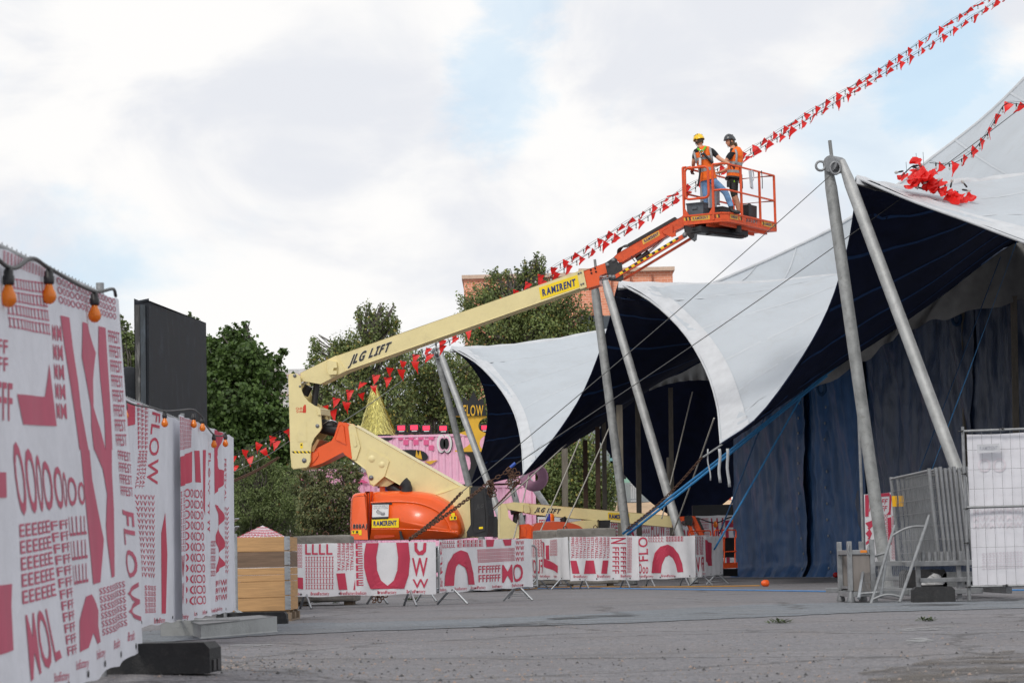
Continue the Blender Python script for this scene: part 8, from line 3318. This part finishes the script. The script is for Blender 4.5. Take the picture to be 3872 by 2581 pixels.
# ------------------------------------------------------------------ trees and bushes
def leaf_mat(name, a, c, y=None, tr=.3):
    m = bpy.data.materials.new(name)
    m.use_nodes = True
    N, L = m.node_tree.nodes, m.node_tree.links
    b = N['Principled BSDF']
    b.inputs['Roughness'].default_value = .5
    b.inputs['Specular IOR Level'].default_value = .35
    g = N.new('ShaderNodeNewGeometry')
    r = N.new('ShaderNodeValToRGB')
    st = [(0, a), (.55, c), (.9, tuple(x * 1.35 for x in c))] + ([(.97, y)] if y else [])
    while len(r.color_ramp.elements) < len(st):
        r.color_ramp.elements.new(.5)
    for e, (p, col) in zip(r.color_ramp.elements, st):
        e.position = p
        e.color = tuple(col) + (1,)
    L.new(g.outputs['Random Per Island'], r.inputs['Fac'])
    tc = N.new('ShaderNodeTexCoord')
    nz = N.new('ShaderNodeTexNoise')
    nz.inputs['Scale'].default_value = .9
    nz.inputs['Detail'].default_value = 3
    L.new(tc.outputs['Object'], nz.inputs['Vector'])
    mr = N.new('ShaderNodeMapRange')
    for q, v in zip(('From Min', 'From Max', 'To Min', 'To Max'), (.32, .68, .62, 1.4)):
        mr.inputs[q].default_value = v
    L.new(nz.outputs['Fac'], mr.inputs['Value'])
    hs = N.new('ShaderNodeHueSaturation')
    L.new(mr.outputs[0], hs.inputs['Value'])
    L.new(r.outputs['Color'], hs.inputs['Color'])
    L.new(hs.outputs['Color'], b.inputs['Base Color'])
    t = N.new('ShaderNodeBsdfTranslucent')
    L.new(hs.outputs['Color'], t.inputs['Color'])
    ms = N.new('ShaderNodeMixShader')
    ms.inputs[0].default_value = tr
    L.new(b.outputs[0], ms.inputs[1])
    L.new(t.outputs[0], ms.inputs[2])
    L.new(ms.outputs[0], N['Material Output'].inputs['Surface'])
    return m


M_maple = leaf_mat('maple leaves', (.046, .088, .022), (.082, .135, .034))
M_birch = leaf_mat('birch leaves', (.11, .155, .052), (.18, .228, .08), (.40, .34, .09))
M_willow = leaf_mat('willow leaves', (.10, .145, .05), (.165, .21, .078))
M_shrub = leaf_mat('birch shrub leaves', (.10, .125, .055), (.16, .18, .08), (.26, .15, .06))
M_bark = mat('grey bark', (.14, .125, .11), .9, 0, .3, 8, .6, 30)
M_barkw = mat('birch bark', (.36, .34, .31), .85, 0, .3, 4, .4, 20, dirt=.7, dcol=(.05, .045, .04))


def leaves(b_pts, n, size, lw, m, name, parent, seed, droop=0.):
    """n leaf-sized faces gathered in twig clumps through the given balls."""
    rs = np.random.default_rng(seed)
    vol = np.array([p[3] * p[4] * p[5] for p in b_pts])
    vol = vol ** .75
    cnt = rs.multinomial(n, vol / vol.sum())
    V, nF = [], 0
    for (cx, cy, cz, rx, ry, rz, cl), k in zip(b_pts, cnt):
        if k == 0:
            continue
        nc = max(8, int(k / 26))
        d = rs.normal(size=(nc, 3))
        d /= np.linalg.norm(d, axis=1)[:, None]
        rad = .45 + .62 * rs.random((nc, 1)) ** .55
        cc = d * rad * np.array([rx, ry, rz]) + np.array([cx, cy, cz])
        w = rs.integers(0, nc, k)
        pos = cc[w] + rs.normal(size=(k, 3)) * cl * np.array([1, 1, .75])
        if droop:
            pos[:, 2] -= droop * rs.random(k) ** 2
        out = pos - np.array([cx, cy, cz])
        out /= np.linalg.norm(out, axis=1)[:, None] + 1e-6
        nrm = rs.normal(size=(k, 3)) * .75 + out * .7 + np.array([0, 0, .5])
        nrm /= np.linalg.norm(nrm, axis=1)[:, None]
        t = rs.normal(size=(k, 3))
        if droop:
            t[:, 2] -= 1.2
        t -= nrm * (t * nrm).sum(1)[:, None]
        t /= np.linalg.norm(t, axis=1)[:, None] + 1e-6
        s = np.cross(nrm, t)
        L_ = size * (.65 + .7 * rs.random((k, 1)))
        W_ = L_ * lw
        bend = nrm * L_ * .16
        V.append(np.stack([pos - t * L_ * .5 - bend * .4, pos + s * W_ * .5, pos + t * L_ * .5 - bend * .4, pos - s * W_ * .5], 1))
    V = np.concatenate(V).reshape(-1, 3)
    off = ORG.get(parent.name, Vector((0, 0, 0)))
    V = V - np.array(off)
    k = len(V) // 4
    me = bpy.data.meshes.new(name)
    me.vertices.add(len(V))
    me.vertices.foreach_set('co', V.astype(np.float32).ravel())
    me.loops.add(k * 4)
    me.loops.foreach_set('vertex_index', np.arange(k * 4, dtype=np.int32))
    me.polygons.add(k)
    me.polygons.foreach_set('loop_start', np.arange(0, k * 4, 4, dtype=np.int32))
    me.materials.append(m)
    me.update()
    me.validate()
    o = bpy.data.objects.new(name, me)
    link(o, parent)
    return o


def tree(name, label, Y, base, blobs, n, size, lw, mleaf, mbark, seed, trunk=.16, droop=0., group='trees behind the yard', lean=0.):
    """blobs: picture x, y and radii in picture units, plus an offset in depth (m)."""
    k = Y / (FPX / 1.6463)
    r = random.Random(seed)
    bx = D(base, 1200, Y).x
    root = thing(name, (bx, Y, 0), label, 'tree' if 'tree' in name or name in ('maple', 'birch') else 'bush', group)
    bl = []
    for x, y, rx, ry, dy in blobs:
        c = D(x, y, Y + dy)
        bl.append((c.x, Y + dy, c.z, rx * k, (rx + ry) / 2 * k, ry * k, min(rx, ry) * k * .17))
    for p in list(bl):
        for q in range(4):
            a, z = r.uniform(0, 6.28), r.uniform(-.5, 1)
            s_ = r.uniform(.2, .36)
            bl.append((p[0] + math.cos(a) * p[3] * .95, p[1] + math.sin(a) * p[4] * .5, p[2] + z * p[5], p[3] * s_, p[4] * s_, p[5] * s_, p[6] * .55))
    leaves(bl, n, size, lw, mleaf, 'crown', root, seed, droop)
    zmax = max(p[2] for p in bl)
    b = MB()
    tp = [Vector((bx + lean * t * 2 + .1 * math.sin(3 * t + seed), Y, zmax * .9 * t)) for t in [i / 8 for i in range(9)]]
    b.tube(tp, [trunk * (1 - .85 * i / 8) for i in range(9)], 9)
    b.build('trunk', mbark, root)
    b = MB()
    for p in bl:
        for q in range(4):
            e = Vector((p[0] + r.gauss(0, .45) * p[3], p[1] + r.gauss(0, .4) * p[4], p[2] + r.gauss(.1, .4) * p[5]))
            t = max(.1, min(.95, (e.z - 1.2) / (zmax * .9)))
            i = min(int(t * 8), 7)
            a = lerp(tp[i], tp[i + 1], t * 8 - i)
            a = a - Vector((0, 0, min(1.2, .3 * (e - a).length)))
            m_ = lerp(a, e, .5) + Vector((r.gauss(0, .15), r.gauss(0, .15), r.uniform(0, .3)))
            b.tube([a, m_, e], [trunk * .32, trunk * .2, trunk * .05], 5)
    b.build('limb', M_bark, root)
    return root


tree('maple', 'dense dark green maple behind the black slab', 100, 570, [(530, 800, 48, 45, 0), (500, 850, 55, 60, 0), (565, 830, 52, 50, -1), (600, 870, 50, 55, 0), (540, 920, 75, 70, -1.5), (610, 960, 55, 60, -1), (640, 1010, 45, 60, 0), (520, 1010, 75, 75, -1), (590, 1060, 75, 70, -1), (480, 930, 60, 80, 0), (560, 1130, 100, 70, 0), (640, 1120, 50, 70, 0), (545, 770, 30, 26, 0)], 46000, .17, .85, M_maple, M_bark, 11, .3)
tree('birch', 'tall birch behind the upright arm of the lift', 112, 850, [(850, 735, 30, 45, 0), (880, 760, 38, 45, 0), (810, 800, 50, 45, 0), (760, 820, 40, 50, 0), (860, 830, 65, 55, 0), (730, 880, 32, 60, 0), (800, 900, 70, 70, 0), (870, 920, 70, 80, 0), (745, 960, 50, 70, 0), (830, 1000, 80, 60, 0), (723, 795, 14, 30, 0), (890, 715, 18, 22, 0)], 26000, .14, .7, M_birch, M_barkw, 12, .2, .5)
tree('birch', 'broad birch behind the gold cone and crown sign', 116, 1000, [(950, 850, 60, 60, 0), (1000, 880, 65, 70, 0), (930, 930, 70, 60, 0), (1050, 900, 60, 70, 0), (990, 960, 90, 50, 0), (1080, 930, 55, 90, 0), (1080, 1000, 60, 60, 0)], 21000, .14, .7, M_birch, M_barkw, 13, .2, .5)
tree('birch', 'largest birch in front of the orange brick building', 124, 1200, [(1235, 605, 18, 28, 0), (1215, 625, 28, 30, 0), (1225, 650, 32, 40, 0), (1190, 640, 22, 24, 0), (1140, 640, 28, 30, 0), (1160, 690, 55, 50, 0), (1100, 690, 45, 45, 0), (1085, 735, 40, 40, 0), (1210, 710, 65, 55, 0), (1270, 700, 50, 50, 0), (1150, 760, 80, 55, 0), (1240, 770, 80, 60, 0), (1310, 740, 45, 50, 0), (1330, 770, 38, 50, 0), (1200, 830, 100, 50, 0), (1120, 820, 70, 50, 0), (1300, 810, 60, 50, 0)], 33000, .14, .7, M_birch, M_barkw, 14, .26, .45)
tree('weeping_birch_tree', 'weeping birch seen through the posts under the awning', 104, 1320, [(1260, 1080, 50, 60, 0), (1310, 1060, 50, 60, 0), (1360, 1090, 45, 60, 0), (1290, 1140, 65, 60, 0), (1350, 1150, 55, 55, 0), (1395, 1120, 24, 50, 0), (1250, 1180, 40, 50, 0), (1240, 1040, 40, 30, 0), (1330, 1010, 50, 30, 0)], 19000, .135, .65, M_birch, M_barkw, 15, .2, .8)
tree('willow_bush', 'pale green willow bush beside the left banner fence', 62, 590, [(560, 1100, 38, 45, 0), (600, 1080, 40, 40, .3), (640, 1110, 38, 45, .3), (570, 1160, 50, 45, -.3), (630, 1165, 50, 45, -.2), (545, 1200, 40, 40, 0), (600, 1215, 60, 35, 0), (660, 1200, 40, 40, .4), (580, 1050, 22, 25, 0), (545, 1070, 25, 28, 0)], 20000, .08, .32, M_willow, M_bark, 16, .05, .08, 'bushes behind the crate')
tree('birch_shrub', 'thin young birch shrubs in front of the pink container', 60, 760, [(730, 1120, 34, 40, 0), (770, 1100, 36, 40, .2), (800, 1140, 28, 45, 0), (710, 1170, 30, 45, 0), (760, 1170, 45, 45, -.2), (790, 1205, 40, 35, 0), (730, 1215, 45, 30, 0), (810, 1090, 18, 26, 0)], 15000, .07, .6, M_shrub, M_barkw, 17, .03, .08, 'bushes behind the crate')
tree('birch_shrub', 'dark shrub between the maple and the lift upright', 70, 690, [(690, 1110, 30, 60, 0), (670, 1150, 35, 60, 0), (700, 1190, 35, 40, 0)], 6000, .085, .6, M_shrub, M_bark, 18, .04, .08, 'bushes behind the crate')
tree('ivy_bush', 'leafy bush and grass left of the black slab', 44, 292, [(290, 800, 30, 45, 0), (282, 765, 18, 28, 0), (300, 840, 26, 40, 0), (277, 735, 7, 18, 0), (290, 905, 30, 25, 0), (300, 880, 20, 20, 0), (325, 790, 20, 40, .6)], 5200, .07, .6, M_willow, M_bark, 19, .04, 0, 'bushes behind the crate')
tree('sapling_tree', 'small sapling tip poking above the black slab', 60, 430, [(430, 730, 9, 14, 0), (448, 738, 9, 12, 0), (436, 760, 20, 20, 0), (440, 800, 30, 40, 0)], 1300, .09, .6, M_maple, M_bark, 20, .04)
tree('hedge_tree', 'dark leafy tree behind the pink containers', 128, 1000, [(700, 1060, 80, 80, 0), (820, 1090, 90, 90, 0), (950, 1080, 110, 100, 0), (1100, 1080, 110, 100, 0), (620, 1120, 90, 90, 0), (1180, 1110, 90, 90, 0), (500, 1130, 100, 90, 0), (700, 1180, 90, 60, 0), (1230, 960, 60, 80, 0)], 20000, .28, .8, M_maple, M_bark, 22, .3)
# grass tuft on the wall by the slab
b = MB()
r = random.Random(5)
for k in range(500):
    p = D(300 + r.gauss(0, 11), 850 + r.uniform(-10, 30), 44.5 + r.gauss(0, .15))
    d = Vector((r.gauss(0, .25), r.gauss(0, .2), 1)).normalized() * r.uniform(.2, .55)
    b.add([p, p + Vector((.012, 0, 0)), p + d + Vector((r.gauss(0, .05), 0, -.05))], [(0, 1, 2)])
o = b.build('grass_tuft', M_willow, loc=(D(300, 870, 44.5).x, 44.5, 0), kind='stuff')
tag(o, 'long grass growing beside the black slab', 'grass')
